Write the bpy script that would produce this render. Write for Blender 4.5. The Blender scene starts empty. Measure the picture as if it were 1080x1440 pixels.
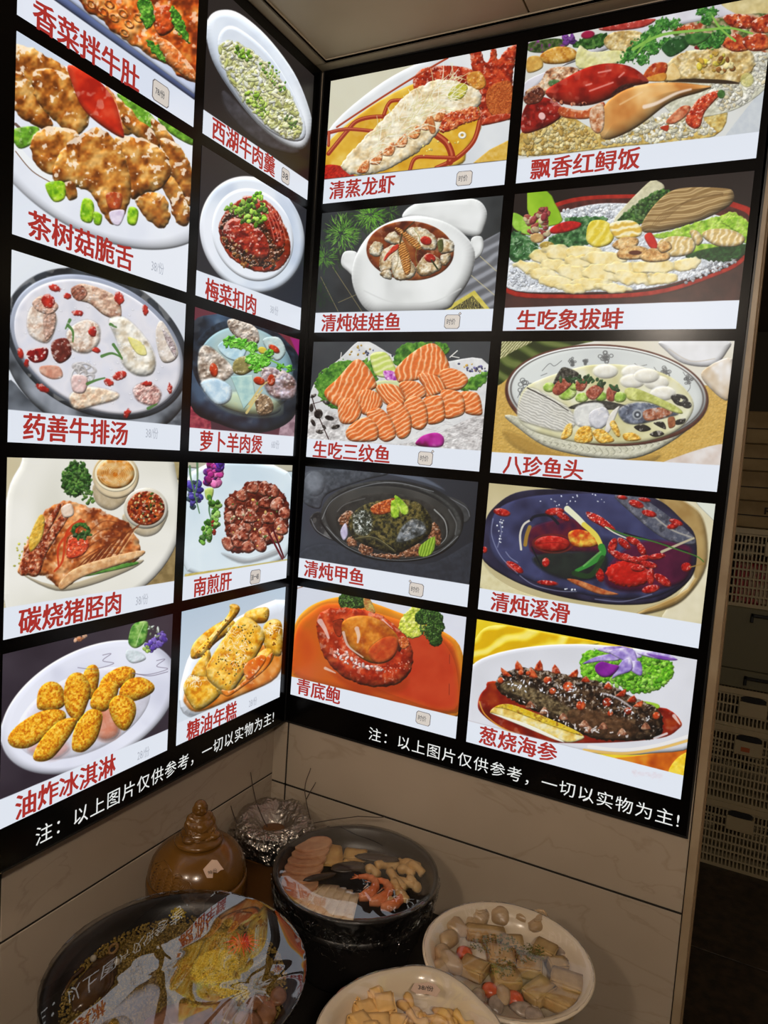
import bpy, bmesh, math, random
import numpy as np
from mathutils import Vector, Matrix, noise
random.seed(5); np.random.seed(5)
SC = bpy.context.scene
COL = SC.collection
pi = math.pi

# ---------------------------------------------------------------- camera, world, lamps, exposure
FH = 2.0                                             # sign heights below are measured from 2 m above the floor
CAM = np.array([0.80881578, -1.20769654, -0.48454091])
RGT = np.array([0.88857737, 0.45392013, 0.06623274]); DWN = np.array([0.09631202, -0.04344081, -0.99440278]); FWD = np.array([-0.44850223, 0.88998282, -0.08231849])
FPX = 986.526
cam = bpy.data.cameras.new('camera'); camo = bpy.data.objects.new('camera', cam); COL.objects.link(camo)
cam.sensor_fit = 'HORIZONTAL'; cam.sensor_width = 36; cam.lens = FPX / 1080 * 36; cam.clip_start = .02
camo.matrix_world = Matrix(((RGT[0], -DWN[0], -FWD[0], CAM[0]), (RGT[1], -DWN[1], -FWD[1], CAM[1]), (RGT[2], -DWN[2], -FWD[2], CAM[2] + FH), (0, 0, 0, 1)))
SC.camera = camo
w = bpy.data.worlds.new('world'); SC.world = w; w.use_nodes = True
w.node_tree.nodes['Background'].inputs[0].default_value = (1, .72, .45, 1)
w.node_tree.nodes['Background'].inputs[1].default_value = .012
SC.view_settings.view_transform = 'Standard'; SC.view_settings.look = 'None'; SC.view_settings.gamma = 1
SC.view_settings.use_curve_mapping = False; SC.view_settings.exposure = 0.0
def lamp(name, kind, loc, e, col, size=.05, rot=None):
    l = bpy.data.lights.new(name, kind); l.energy = e; l.color = col
    if kind == 'AREA': l.size = size
    else: l.shadow_soft_size = size
    o = bpy.data.objects.new(name, l); COL.objects.link(o); o.location = loc
    if rot: o.rotation_euler = rot
    return o
lamp('shop_lamp', 'POINT', (1.3, -1.9, 2.2), 52, (1, .87, .74), .05)
lamp('shop_lamp', 'POINT', (.45, -2.2, 2.2), 25, (1, .87, .74), .05)
lamp('storage_fill', 'POINT', (1.9, .9, 2.15), 2.3, (1, .78, .5), .08)  # added fill light, no fixture known; brightens the crates and floor

def ray(x, y): return (RGT * (x - 540) + DWN * (y - 720)) / FPX + FWD
def at(x, y, z):
    """The point at sign height z (a real horizontal plane) seen at pixel (x, y) of the photograph."""
    d = ray(x, y); t = (z - CAM[2]) / d[2]; P = CAM + d * t; return (P[0], P[1], z + FH)
def on_plane(x, y, ax, v):
    d = ray(x, y); t = (v - CAM[ax]) / d[ax]; return CAM + d * t
def px(P):
    d = np.array(P) - CAM; return (540 + FPX * d @ RGT / (d @ FWD), 720 + FPX * d @ DWN / (d @ FWD))

# ---------------------------------------------------------------- helpers
def mat(name, col, rough=.5, metal=0., spec=.5, col2=None, ns=20., fac=(.4, .6), bump=0., bs=60., coat=0., emit=None, es=1., det=4, sss=0.):
    m = bpy.data.materials.new(name); m.use_nodes = True; nt = m.node_tree; b = nt.nodes['Principled BSDF']
    b.inputs['Base Color'].default_value = (*col, 1); b.inputs['Roughness'].default_value = rough; b.inputs['Metallic'].default_value = metal
    b.inputs['Specular IOR Level'].default_value = spec; b.inputs['Coat Weight'].default_value = coat; b.inputs['Coat Roughness'].default_value = .08
    if sss: b.inputs['Subsurface Weight'].default_value = sss; b.inputs['Subsurface Scale'].default_value = .006
    tc = nt.nodes.new('ShaderNodeTexCoord')
    if col2:
        n = nt.nodes.new('ShaderNodeTexNoise'); n.inputs['Scale'].default_value = ns; n.inputs['Detail'].default_value = det; nt.links.new(tc.outputs['Object'], n.inputs['Vector'])
        r = nt.nodes.new('ShaderNodeValToRGB'); r.color_ramp.elements[0].position = fac[0]; r.color_ramp.elements[1].position = fac[1]
        r.color_ramp.elements[0].color = (*col, 1); r.color_ramp.elements[1].color = (*col2, 1)
        nt.links.new(n.outputs['Fac'], r.inputs['Fac']); nt.links.new(r.outputs['Color'], b.inputs['Base Color'])
    if bump:
        n = nt.nodes.new('ShaderNodeTexNoise'); n.inputs['Scale'].default_value = bs; n.inputs['Detail'].default_value = 5; nt.links.new(tc.outputs['Object'], n.inputs['Vector'])
        bp = nt.nodes.new('ShaderNodeBump'); bp.inputs['Strength'].default_value = bump; bp.inputs['Distance'].default_value = .002
        nt.links.new(n.outputs['Fac'], bp.inputs['Height']); nt.links.new(bp.outputs['Normal'], b.inputs['Normal'])
    if emit: b.inputs['Emission Color'].default_value = (*emit, 1); b.inputs['Emission Strength'].default_value = es
    return m

def lin(*c): return tuple(((v / 255 + .055) / 1.055) ** 2.4 if v > 10 else v / 255 / 12.92 for v in c)

def obj(name, me, m=None, parent=None, loc=None, rot=None, smooth=False):
    if isinstance(me, bmesh.types.BMesh):
        bm = me; me = bpy.data.meshes.new(name); bm.to_mesh(me); bm.free()
    if m and not me.materials: me.materials.append(m)
    if smooth: me.polygons.foreach_set('use_smooth', [True] * len(me.polygons))
    o = bpy.data.objects.new(name, me); COL.objects.link(o); o.parent = parent
    if loc: o.location = loc
    if rot: o.rotation_euler = rot
    return o
def tag(o, label=None, cat=None, group=None, kind=None):
    if label: o['label'] = label
    if cat: o['category'] = cat
    if group: o['group'] = group
    if kind: o['kind'] = kind
    return o
def empty(name, loc=(0, 0, 0), rot=None, **k):
    o = bpy.data.objects.new(name, None); COL.objects.link(o); o.location = loc; o.empty_display_size = .05
    if rot: o.rotation_euler = rot
    return tag(o, **k)
def box(bm, x0, x1, y0, y1, z0, z1):
    v = [bm.verts.new(p) for p in ((x0, y0, z0), (x1, y0, z0), (x1, y1, z0), (x0, y1, z0), (x0, y0, z1), (x1, y0, z1), (x1, y1, z1), (x0, y1, z1))]
    for f in ((3, 2, 1, 0), (4, 5, 6, 7), (0, 1, 5, 4), (1, 2, 6, 5), (2, 3, 7, 6), (3, 0, 4, 7)): bm.faces.new([v[i] for i in f])
    return v
def boxes(name, L, m, parent=None, bev=0, **k):
    bm = bmesh.new()
    for b in L: box(bm, *b)
    if bev: bmesh.ops.bevel(bm, geom=bm.edges[:], offset=bev, segments=1, affect='EDGES')
    return obj(name, bm, m, parent, **k)
def lathe(bm, prof, n=64, c=(0, 0), wob=None, a0=0, a1=2 * pi):
    rings = []
    for r, z in prof:
        rings.append([bm.verts.new((c[0] + (r * (wob(2 * pi * i / n) if wob else 1)) * math.cos(2 * pi * i / n), c[1] + (r * (wob(2 * pi * i / n) if wob else 1)) * math.sin(2 * pi * i / n), z)) for i in range(n)])
    for a, b in zip(rings, rings[1:]):
        for i in range(n): bm.faces.new((a[i], a[(i + 1) % n], b[(i + 1) % n], b[i]))
    return rings
def tube(bm, pts, r, n=8, r2=None, cap=True):
    P = [Vector(p) for p in pts]; rings = []
    for i, p in enumerate(P):
        t = (P[min(i + 1, len(P) - 1)] - P[max(i - 1, 0)]).normalized(); u = t.orthogonal().normalized() if i == 0 else (u0 - t * u0.dot(t)).normalized(); u0 = u; v = t.cross(u)
        rr = r(i / (len(P) - 1)) if callable(r) else r + ((r2 if r2 is not None else r) - r) * i / (len(P) - 1)
        rings.append([bm.verts.new(p + (u * math.cos(2 * pi * k / n) + v * math.sin(2 * pi * k / n)) * rr) for k in range(n)])
    for a, b in zip(rings, rings[1:]):
        for k in range(n): bm.faces.new((a[k], a[(k + 1) % n], b[(k + 1) % n], b[k]))
    if cap: bm.faces.new(rings[0][::-1]); bm.faces.new(rings[-1])
def ball(bm, c, r, sub=2, s=(1, 1, 1), amp=0., fr=30., seed=0, rot=None):
    g = bmesh.ops.create_icosphere(bm, subdivisions=sub, radius=r); M = Matrix.Translation(c) @ (rot.to_4x4() if rot else Matrix()) @ Matrix.Diagonal((*s, 1))
    for v in g['verts']:
        if amp: v.co *= 1 + amp * noise.noise(v.co * fr + Vector((seed, seed * 2.3, 0)))
        v.co = M @ v.co
def slab(sx, sy, sz, cuts=3, amp=.0015, fr=40, seed=0, bev=.003):
    bm = bmesh.new(); box(bm, -sx / 2, sx / 2, -sy / 2, sy / 2, 0, sz)
    bmesh.ops.bevel(bm, geom=bm.edges[:], offset=bev, segments=2, affect='EDGES')
    bmesh.ops.subdivide_edges(bm, edges=bm.edges[:], cuts=cuts, use_grid_fill=True)
    for v in bm.verts:
        n = noise.noise_vector(v.co * fr + Vector((seed, 0, seed))); v.co += n * amp
    return bm
def copy_tree(o, parent=None):
    c = o.copy(); COL.objects.link(c); c.parent = parent
    for ch in [x for x in COL.objects if x.parent == o]: copy_tree(ch, c)
    return c
def smooth(o): o.data.polygons.foreach_set('use_smooth', [True] * len(o.data.polygons)); return o
def mod_sub(o, n=1): m = o.modifiers.new('s', 'SUBSURF'); m.levels = m.render_levels = n; return o

# text: glyph outlines laid flat, scaled into a given box
def text_mesh(s, x0, x1, z0, z1, bold=0., space=1., extr=0.0002, thick=0.):
    cu = bpy.data.curves.new('t', 'FONT'); cu.body = s; cu.size = 1; cu.offset = bold; cu.space_character = space; cu.resolution_u = 2; cu.extrude = 0.004
    o = bpy.data.objects.new('t', cu); COL.objects.link(o); bpy.context.view_layer.update()
    me = bpy.data.meshes.new_from_object(o.evaluated_get(bpy.context.evaluated_depsgraph_get()))
    bpy.data.objects.remove(o); bpy.data.curves.remove(cu)
    co = np.zeros(len(me.vertices) * 3, np.float32); me.vertices.foreach_get('co', co); co = co.reshape(-1, 3)
    lo, hi = co.min(0), co.max(0); sx = (x1 - x0) / (hi[0] - lo[0]); sz = (z1 - z0) / (hi[1] - lo[1])
    out = np.zeros_like(co); out[:, 0] = x0 + (co[:, 0] - lo[0]) * sx; out[:, 2] = z0 + (co[:, 1] - lo[1]) * sz; out[:, 1] = -np.clip(co[:, 2], 0, 1) * (extr / .004) - .0001
    me.vertices.foreach_set('co', out.ravel()); me.update()
    if thick:      # heavy strokes: the same outlines set again a little to each side
        bm = bmesh.new()
        for k, (a, b) in enumerate(((0, 0), (1, 0), (-1, 0), (0, .6), (0, -.6), (.7, .45), (-.7, .45), (.7, -.45), (-.7, -.45))):
            n0 = len(bm.verts); bm.from_mesh(me); bm.verts.ensure_lookup_table()
            for v in bm.verts[n0:]: v.co.x += a * thick; v.co.z += b * thick; v.co.y -= k * 2e-6
        bm.to_mesh(me); bm.free()
    return me
# ---------------------------------------------------------------- printed dish pictures (flat prints on the sign)
_T = np.random.RandomState(7).rand(256, 256).astype(np.float32)

def vnoise(x, y, seed=0):
    x = x + seed * 17.31; y = y + seed * 9.73
    xi = np.floor(x); yi = np.floor(y); fx = x - xi; fy = y - yi
    xi = xi.astype(np.int32) & 255; yi = yi.astype(np.int32) & 255
    x1 = (xi + 1) & 255; y1 = (yi + 1) & 255
    fx = fx * fx * (3 - 2 * fx); fy = fy * fy * (3 - 2 * fy)
    a = _T[yi, xi]; b = _T[yi, x1]; c = _T[y1, xi]; d = _T[y1, x1]
    return (a + (b - a) * fx) * (1 - fy) + (c + (d - c) * fx) * fy

def fbm(x, y, seed=0, o=3):
    s = 0; a = 1.0; t = 0
    for k in range(o):
        s = s + a * vnoise(x * 2 ** k, y * 2 ** k, seed + 31 * k); t += a; a *= .55
    return s / t

def catmull(pts, closed=True, k=5):
    P = np.array(pts, np.float32); n = len(P)
    if n < 3 or k <= 1: return P
    out = []
    for i in range(n if closed else n - 1):
        if closed: p0, p1, p2, p3 = P[i - 1], P[i], P[(i + 1) % n], P[(i + 2) % n]
        else: p0, p1, p2, p3 = P[max(i - 1, 0)], P[i], P[i + 1], P[min(i + 2, n - 1)]
        for t in np.arange(k) / k:
            out.append(.5 * ((2 * p1) + (p2 - p0) * t + (2 * p0 - 5 * p1 + 4 * p2 - p3) * t * t + (3 * p1 - p0 - 3 * p2 + p3) * t ** 3))
    if not closed: out.append(P[-1])
    return np.array(out, np.float32)

def seg_dist(X, Y, A, B):
    ax, ay = A; bx, by = B; dx, dy = bx - ax, by - ay
    t = np.clip(((X - ax) * dx + (Y - ay) * dy) / (dx * dx + dy * dy + 1e-9), 0, 1)
    return (X - ax - t * dx) ** 2 + (Y - ay - t * dy) ** 2, t

class Pic:
    """One print. Its texels are addressed in the frame of the zoomed view it was traced in (ox, oy, s)."""
    def __init__(self, corners, W, H, ox, oy, s, seed=1):
        # corners: pixel positions of TL, TR, BR, BL; homography from the unit square
        self.W, self.H = W, H
        src = [(0, 0), (1, 0), (1, 1), (0, 1)]
        A = []; b = []
        for (u, v), (x, y) in zip(src, corners):
            A += [[u, v, 1, 0, 0, 0, -u * x, -v * x], [0, 0, 0, u, v, 1, -u * y, -v * y]]; b += [x, y]
        h = np.linalg.solve(np.array(A, float), np.array(b, float))
        u, v = np.meshgrid((np.arange(W) + .5) / W, (np.arange(H) + .5) / H)
        w = h[6] * u + h[7] * v + 1
        self.X = (((h[0] * u + h[1] * v + h[2]) / w - ox) * s).astype(np.float32)
        self.Y = (((h[3] * u + h[4] * v + h[5]) / w - oy) * s).astype(np.float32)
        self.img = np.full((H, W, 3), .9, np.float32)
        self.rs = np.random.RandomState(seed); self.seed = seed
    def bg(self, *cols, ns=200):
        self.f(None, cols, ns=ns, dome=0, bump=0)
    def grad(self, c0, c1, a, b, al=1.):
        dx, dy = b[0] - a[0], b[1] - a[1]
        t = np.clip(((self.X - a[0]) * dx + (self.Y - a[1]) * dy) / (dx * dx + dy * dy), 0, 1)[..., None]
        c = (np.array(c0) * (1 - t) + np.array(c1) * t) / 255
        self.img = self.img * (1 - al) + c.astype(np.float32) * al
    def _crop(self, x0, x1, y0, y1, m):
        M = (self.X > x0 - m) & (self.X < x1 + m) & (self.Y > y0 - m) & (self.Y < y1 + m)
        r = np.flatnonzero(M.any(1)); c = np.flatnonzero(M.any(0))
        if not len(r): return None
        return slice(r[0], r[-1] + 1), slice(c[0], c[-1] + 1)
    def f(self, reg, cols, dome=18, bump=5, ns=14, gloss=0., soft=3., wob=None, al=1., dark=.25, seed=None, k=5, st=None, inner=None):
        """Paint a region: rounded by DOME, roughened by BUMP at noise size NS, in colours mixed by noise; GLOSS adds printed highlights."""
        if seed is None: seed = self.rs.randint(1000)
        wob = wob or (0, 10)
        if reg is None:
            sl = (slice(0, self.H), slice(0, self.W)); X, Y = self.X, self.Y; d = np.full(X.shape, 1e3, np.float32)
        elif reg[0] == 'e':
            _, cx, cy, rx, ry, rot = reg
            R = max(rx, ry); sl = self._crop(cx - R, cx + R, cy - R, cy + R, wob[0] + 3)
            if sl is None: return
            X, Y = self.X[sl], self.Y[sl]; c, s_ = math.cos(math.radians(rot)), math.sin(math.radians(rot))
            q = np.sqrt((((X - cx) * c + (Y - cy) * s_) / rx) ** 2 + (((Y - cy) * c - (X - cx) * s_) / ry) ** 2 + 1e-9)
            d = (1 - q) * min(rx, ry)
        else:
            P = catmull(reg, True, k)
            sl = self._crop(P[:, 0].min(), P[:, 0].max(), P[:, 1].min(), P[:, 1].max(), wob[0] + 3)
            if sl is None: return
            X, Y = self.X[sl], self.Y[sl]
            d2 = np.full(X.shape, 1e12, np.float32); ins = np.zeros(X.shape, bool)
            for i in range(len(P)):
                A, B = P[i - 1], P[i]
                d2 = np.minimum(d2, seg_dist(X, Y, A, B)[0])
                if A[1] != B[1]:
                    ins ^= ((A[1] > Y) != (B[1] > Y)) & (X < (B[0] - A[0]) * (Y - A[1]) / (B[1] - A[1]) + A[0])
            d = np.sqrt(d2) * np.where(ins, 1, -1)
        if wob[0]: d = d + (fbm(X / wob[1], Y / wob[1], seed + 5, 2) - .5) * 2 * wob[0]
        if inner: d = np.minimum(d, inner - d)
        a = np.clip(d / soft + .5, 0, 1) * al
        n = fbm(X / ns / 1.25, Y / ns / 1.25, seed, 3)
        if st:  # stripes: (period, angle, warp)
            t = math.radians(st[1]); w_ = (X * math.cos(t) + Y * math.sin(t)) / st[0] + (fbm(X / ns / 2, Y / ns / 2, seed + 3, 2) - .5) * st[2]
            n = n * .35 + .65 * (.5 + .5 * np.sin(w_ * 6.283)) ** 1.6
        cols = np.array(cols, np.float32) / 255
        if len(cols) > 1:
            t = np.clip((n - .5) * 1.9 + .5, 0, .9999) * (len(cols) - 1); i = t.astype(int); fr = (t - i)[..., None]
            col = cols[i] * (1 - fr) + cols[np.minimum(i + 1, len(cols) - 1)] * fr
        else: col = np.broadcast_to(cols[0], X.shape + (3,)).copy()
        if dome or bump:
            u = np.clip(d / max(dome, 1e-3), 0, 1)
            h = (np.sqrt(np.clip(1 - (1 - u) ** 2, 0, 1)) * dome if dome else 0) + fbm(X / ns, Y / ns, seed + 11, 2) * bump * 1.5
            if min(h.shape) > 2:
                gy, gx = np.gradient(h)
                px = abs(X[0, -1] - X[0, 0]) / max(X.shape[1] - 1, 1) + 1e-3
                gx, gy = np.clip(gx / px, -2, 2), np.clip(gy / px, -2, 2)
                sh = gx * .45 + gy * .75
                col = col * np.clip(1 + sh * .27 - dark * (1 - u) ** 1.5, .25, 1.5)[..., None]
                if gloss:
                    nn = fbm(X / (ns * .8), Y / (ns * .8), seed + 23, 3)
                    sp = np.clip((sh * .7 - .12 + (nn - .62) * 5) * 2.2, 0, 1) * gloss
                    col = col + (np.array([1, .97, .92], np.float32) - col) * sp[..., None]
        a = a[..., None]
        self.img[sl] = self.img[sl] * (1 - a) + np.clip(col, 0, 1) * a
    def l(self, pts, w, col, al=1., soft=1.5, w2=None, k=6):
        P = catmull(pts, False, k) if len(pts) > 2 else np.array(pts, np.float32)
        sl = self._crop(P[:, 0].min(), P[:, 0].max(), P[:, 1].min(), P[:, 1].max(), w + 3)
        if sl is None: return
        X, Y = self.X[sl], self.Y[sl]; w2 = w if w2 is None else w2; best = np.full(X.shape, -1e9, np.float32); n = len(P) - 1
        for i in range(n):
            d2, t = seg_dist(X, Y, P[i], P[i + 1]); r = (w + (w2 - w) * (i + t) / n) / 2
            best = np.maximum(best, r - np.sqrt(d2))
        a = (np.clip(best / soft + .5, 0, 1) * al)[..., None]
        self.img[sl] = self.img[sl] * (1 - a) + np.array(col, np.float32) / 255 * a
    def s(self, reg, n, size, cols, el=1.6, gloss=.2, al=1., dome=None, rot=None):
        """Scatter N small pieces over a region."""
        if reg[0] == 'e': _, cx, cy, rx, ry, ro = reg
        else:
            P = np.array(reg, float)
        for _ in range(n):
            if reg[0] == 'e':
                r = math.sqrt(self.rs.rand()); t = self.rs.rand() * 6.283; c, s_ = math.cos(math.radians(ro)), math.sin(math.radians(ro))
                ex, ey = r * rx * math.cos(t), r * ry * math.sin(t); x, y = cx + ex * c - ey * s_, cy + ex * s_ + ey * c
            else:
                for _k in range(40):
                    x = self.rs.uniform(P[:, 0].min(), P[:, 0].max()); y = self.rs.uniform(P[:, 1].min(), P[:, 1].max()); ins = False
                    for i in range(len(P)):
                        A, B = P[i - 1], P[i]
                        if (A[1] > y) != (B[1] > y) and x < (B[0] - A[0]) * (y - A[1]) / (B[1] - A[1]) + A[0]: ins = not ins
                    if ins: break
            z = self.rs.uniform(size[0], size[1]); c = cols[self.rs.randint(len(cols))]
            j = self.rs.uniform(.85, 1.12); c = tuple(min(255, v * j) for v in c)
            self.f(('e', x, y, z * self.rs.uniform(1, el), z, self.rs.uniform(0, 180) if rot is None else rot + self.rs.uniform(-25, 25)),
                   [c], dome=z * .8 if dome is None else dome, bump=0, soft=1.2, gloss=gloss, al=al)
GRN = [(35, 85, 20), (70, 135, 35), (130, 180, 70)]
DGRN = [(15, 45, 12), (40, 85, 30), (85, 125, 55)]
WHT = (222, 228, 238)

def pic_A0(p):
    p.bg((215, 222, 236), (228, 232, 242))
    p.f([(120, -40), (640, 330), (660, 300), (240, -20)], [(70, 85, 135), (120, 135, 175)], dome=20, bump=0, ns=90, k=1)
    p.f([(170, -40), (640, 312), (660, 262), (250, -20)], [(185, 195, 220), (215, 222, 240)], dome=12, bump=0, ns=90, k=1, dark=.1)
    p.f([(235, -30), (640, 278), (680, 260), (680, -60)], [(120, 40, 8), (200, 85, 22), (228, 140, 58), (240, 180, 110)], dome=25, bump=14, ns=26, gloss=.55, wob=(9, 30))
    for x, y in ((300, 15), (340, 40), (375, 60), (405, 45), (360, 15), (425, 80), (410, 110), (455, 60)):
        p.f(('e', x, y, 20, 13, 40), [(150, 55, 10), (235, 150, 60)], dome=8, bump=4, ns=9, inner=7, gloss=.4)
    p.f([(515, 130), (560, 140), (640, 230), (640, 270), (560, 215)], [(205, 90, 25), (235, 160, 95)], dome=22, bump=5, ns=14, gloss=.5)
    p.f([(505, 30), (560, 20), (575, 90), (530, 120), (505, 80)], [(170, 50, 12), (220, 100, 40)], dome=18, bump=6, ns=14, gloss=.5)
    for g in ([(455, 0), (490, -5), (510, 60), (485, 95), (460, 50)], [(480, 135), (520, 150), (550, 205), (520, 195)], [(565, 20), (600, 60), (625, 140), (595, 120), (565, 70)]):
        p.f(g, GRN, dome=8, bump=6, ns=8, wob=(7, 9))

def pic_A1(p):
    p.grad((205, 215, 230), (228, 232, 240), (50, 110), (300, 800))
    p.f(('e', 330, 520, 430, 250, 30), [(222, 226, 236), (232, 235, 242)], dome=30, bump=0, ns=90, dark=.12)
    p.l([(50, 410), (120, 480), (250, 640)], 9, (75, 45, 30), .8); p.l([(50, 485), (100, 540), (175, 600)], 22, (235, 238, 240)); p.l([(50, 500), (105, 565), (175, 607)], 3, (120, 90, 70))
    G = [(70, 110, 25), (100, 160, 40), (150, 200, 60)]
    p.f([(385, 310), (450, 335), (515, 400), (505, 432), (430, 390)], G, dome=10, bump=2, gloss=.4)
    p.f([(520, 390), (590, 410), (640, 455), (632, 480), (560, 440)], G, dome=10, bump=2)
    p.f([(40, 430), (125, 420), (110, 470), (60, 490)], G, dome=9, bump=3, gloss=.3)
    M = [(110, 52, 10), (165, 92, 28), (200, 135, 55), (224, 172, 95)]
    K = dict(dome=34, bump=8, ns=24, gloss=.75, wob=(5, 20))
    for q in ([(40, 150), (110, 160), (160, 190), (235, 240), (200, 300), (110, 290), (40, 250)],
              [(40, 240), (90, 260), (170, 400), (140, 425), (60, 380), (40, 340)],
              [(110, 240), (180, 230), (250, 270), (295, 350), (285, 420), (240, 450), (180, 400), (120, 330)],
              [(340, 290), (400, 330), (460, 400), (450, 440), (380, 430)],
              [(400, 380), (450, 390), (520, 450), (515, 500), (450, 450), (410, 420)],
              [(500, 390), (560, 440), (580, 500), (540, 490), (510, 450)],
              [(525, 460), (580, 475), (632, 560), (628, 680), (580, 610), (540, 540)],
              [(100, 470), (140, 425), (210, 420), (260, 450), (235, 530), (180, 580), (120, 545)],
              [(455, 640), (530, 640), (560, 700), (540, 755), (490, 730), (452, 680)],
              [(520, 590), (575, 590), (625, 690), (620, 742), (580, 735), (555, 660)],
              [(375, 470), (450, 455), (530, 490), (565, 560), (530, 622), (470, 640), (425, 650)]): p.f(q, M, **K)
    p.f([(225, 215), (310, 255), (375, 330), (408, 440), (392, 452), (320, 405), (270, 355), (238, 280)], [(165, 22, 8), (205, 45, 18), (215, 70, 40)], dome=22, bump=1, ns=40, gloss=.3)
    p.l([(330, 262), (375, 320), (404, 425)], 5, (235, 150, 120), .8, w2=2)
    p.f([(172, 590), (200, 500), (255, 450), (330, 425), (400, 495), (430, 600), (422, 680), (380, 742), (335, 705), (300, 640), (225, 610)], M, **K)
    p.f([(205, 610), (240, 600), (255, 650), (225, 660)], M, **K)
    p.f([(350, 640), (400, 640), (395, 690), (360, 690)], [(150, 25, 10), (185, 70, 25)], dome=10, bump=4, gloss=.5, al=.7)
    p.f([(360, 700), (410, 695), (395, 742), (370, 738)], [(205, 190, 215), (225, 215, 230)], dome=5, bump=1)
    for q in ([(148, 612), (180, 598), (212, 605), (212, 655), (175, 665)], [(272, 660), (300, 660), (310, 690), (300, 735), (265, 722)], [(308, 700), (335, 710), (330, 742), (310, 738)], [(425, 685), (455, 695), (447, 742), (420, 735)]):
        p.f(q, [(90, 150, 15), (150, 200, 30), (190, 220, 60)], dome=10, bump=2, gloss=.3)

def pic_A2(p):
    p.grad((225, 230, 236), (200, 206, 216), (40, 30), (640, 700))
    p.f([(25, 480), (120, 560), (300, 625), (640, 640), (640, 700), (20, 700)], [(60, 65, 72), (110, 116, 125)], dome=0, bump=3, ns=60)
    p.f([(400, 640), (640, 520), (640, 640)], [(70, 75, 82), (120, 125, 132)], dome=10, bump=0)
    rot = 28
    p.f(('e', 335, 400, 340, 262, rot), [(60, 64, 70), (120, 126, 134), (150, 155, 165)], dome=26, bump=1, ns=60, dark=.45)
    p.f(('e', 333, 352, 336, 238, rot), [(28, 31, 36), (60, 66, 74)], dome=14, bump=1, ns=50, gloss=.25)
    p.f(('e', 333, 357, 318, 220, rot), [(150, 158, 178), (185, 192, 208)], dome=24, bump=0, ns=90, dark=.35)
    p.f(('e', 335, 362, 306, 208, rot), [(205, 206, 216), (222, 220, 226), (212, 214, 226)], dome=10, bump=1, ns=60, dark=.12)
    B = [(185, 150, 128), (218, 200, 184), (232, 222, 212)]
    p.f([(95, 250), (130, 210), (190, 250), (190, 300), (160, 350), (100, 320)], B, dome=12, bump=4, gloss=.5, soft=8)
    p.f([(150, 250), (190, 245), (185, 310), (155, 340)], [(160, 120, 100), (205, 175, 160)], dome=8, bump=6, ns=7)
    p.f([(110, 210), (150, 185), (200, 220), (175, 250), (130, 240)], [(190, 150, 130), (215, 180, 160)], dome=8, bump=7, ns=8)
    p.f([(250, 165), (290, 145), (400, 190), (415, 265), (360, 255), (310, 215), (265, 200)], [(165, 120, 100), (200, 165, 140), (225, 200, 180)], dome=14, bump=5, ns=12, gloss=.3)
    p.f([(245, 160), (280, 150), (300, 180), (275, 205), (250, 190)], [(120, 60, 45), (180, 130, 110)], dome=6, bump=7, ns=7)
    p.f([(230, 310), (290, 270), (340, 290), (340, 350), (300, 385), (245, 370)], B, dome=16, bump=5, gloss=.6, soft=9)
    p.f([(180, 345), (230, 335), (245, 390), (205, 420), (178, 390)], [(80, 25, 20), (130, 55, 45)], dome=12, bump=4, gloss=.5)
    p.f([(95, 375), (160, 365), (158, 405), (120, 418), (95, 400)], [(95, 10, 15), (160, 25, 25)], dome=12, bump=1, gloss=.8)
    for i in range(9):
        x = 280 + 14 * math.sin(i * 2.1); y = 430 + 7 * i
        p.f(('e', x + 10 * math.sin(i), y, 34, 16, 20 * i), [(180, 172, 168), (225, 222, 222)], dome=5, bump=0, inner=6, al=.75)
    p.f([(375, 270), (430, 262), (500, 330), (535, 400), (525, 455), (470, 462), (420, 420), (400, 340)], [(205, 190, 165), (232, 226, 212), (240, 238, 230)], dome=25, bump=6, ns=20, gloss=.5, soft=9)
    p.f([(440, 330), (490, 350), (505, 390), (470, 385)], [(215, 205, 100), (228, 220, 140)], dome=5, bump=2, al=.8)
    p.f([(538, 300), (560, 275), (612, 370), (600, 410), (560, 415), (540, 360)], [(205, 190, 175), (228, 220, 212)], dome=12, bump=2, gloss=.4)
    p.f([(560, 300), (600, 350), (605, 400), (575, 350)], [(150, 130, 130), (205, 195, 195)], dome=3, bump=5, ns=6)
    p.f([(240, 530), (300, 500), (400, 520), (400, 545), (330, 565), (260, 578)], [(195, 150, 120), (222, 198, 170), (230, 215, 195)], dome=14, bump=6, gloss=.4, soft=9)
    p.f([(250, 460), (300, 470), (290, 520), (250, 515)], [(205, 165, 160), (225, 200, 195)], dome=10, bump=4)
    p.f([(460, 505), (510, 485), (555, 520), (535, 565), (475, 550)], [(150, 100, 95), (205, 165, 155), (225, 200, 195)], dome=10, bump=7, ns=9, soft=9)
    p.f([(140, 430), (200, 430), (215, 465), (180, 475), (140, 455)], [(190, 110, 80), (220, 170, 140)], dome=9, bump=3, al=.8)
    R_ = [(150, 15, 12), (195, 40, 25)]
    for x, y, a, b, r in ((187, 160, 20, 12, 20), (165, 205, 26, 22, 60), (232, 188, 13, 11, 0), (410, 195, 16, 22, -20), (500, 238, 10, 18, -10), (267, 247, 18, 10, 0), (318, 310, 14, 18, 0),
                          (330, 375, 15, 10, 20), (145, 505, 24, 12, 30), (412, 462, 24, 15, -20), (375, 485, 18, 12, 30), (505, 490, 20, 9, 0), (437, 592, 10, 18, 30), (585, 508, 8, 18, 0), (70, 385, 10, 18, -15), (90, 418, 8, 16, 0)):
        p.f(('e', x, y, a, b, r), R_, dome=8, bump=2, gloss=.5, wob=(3, 8), al=.92)
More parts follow.
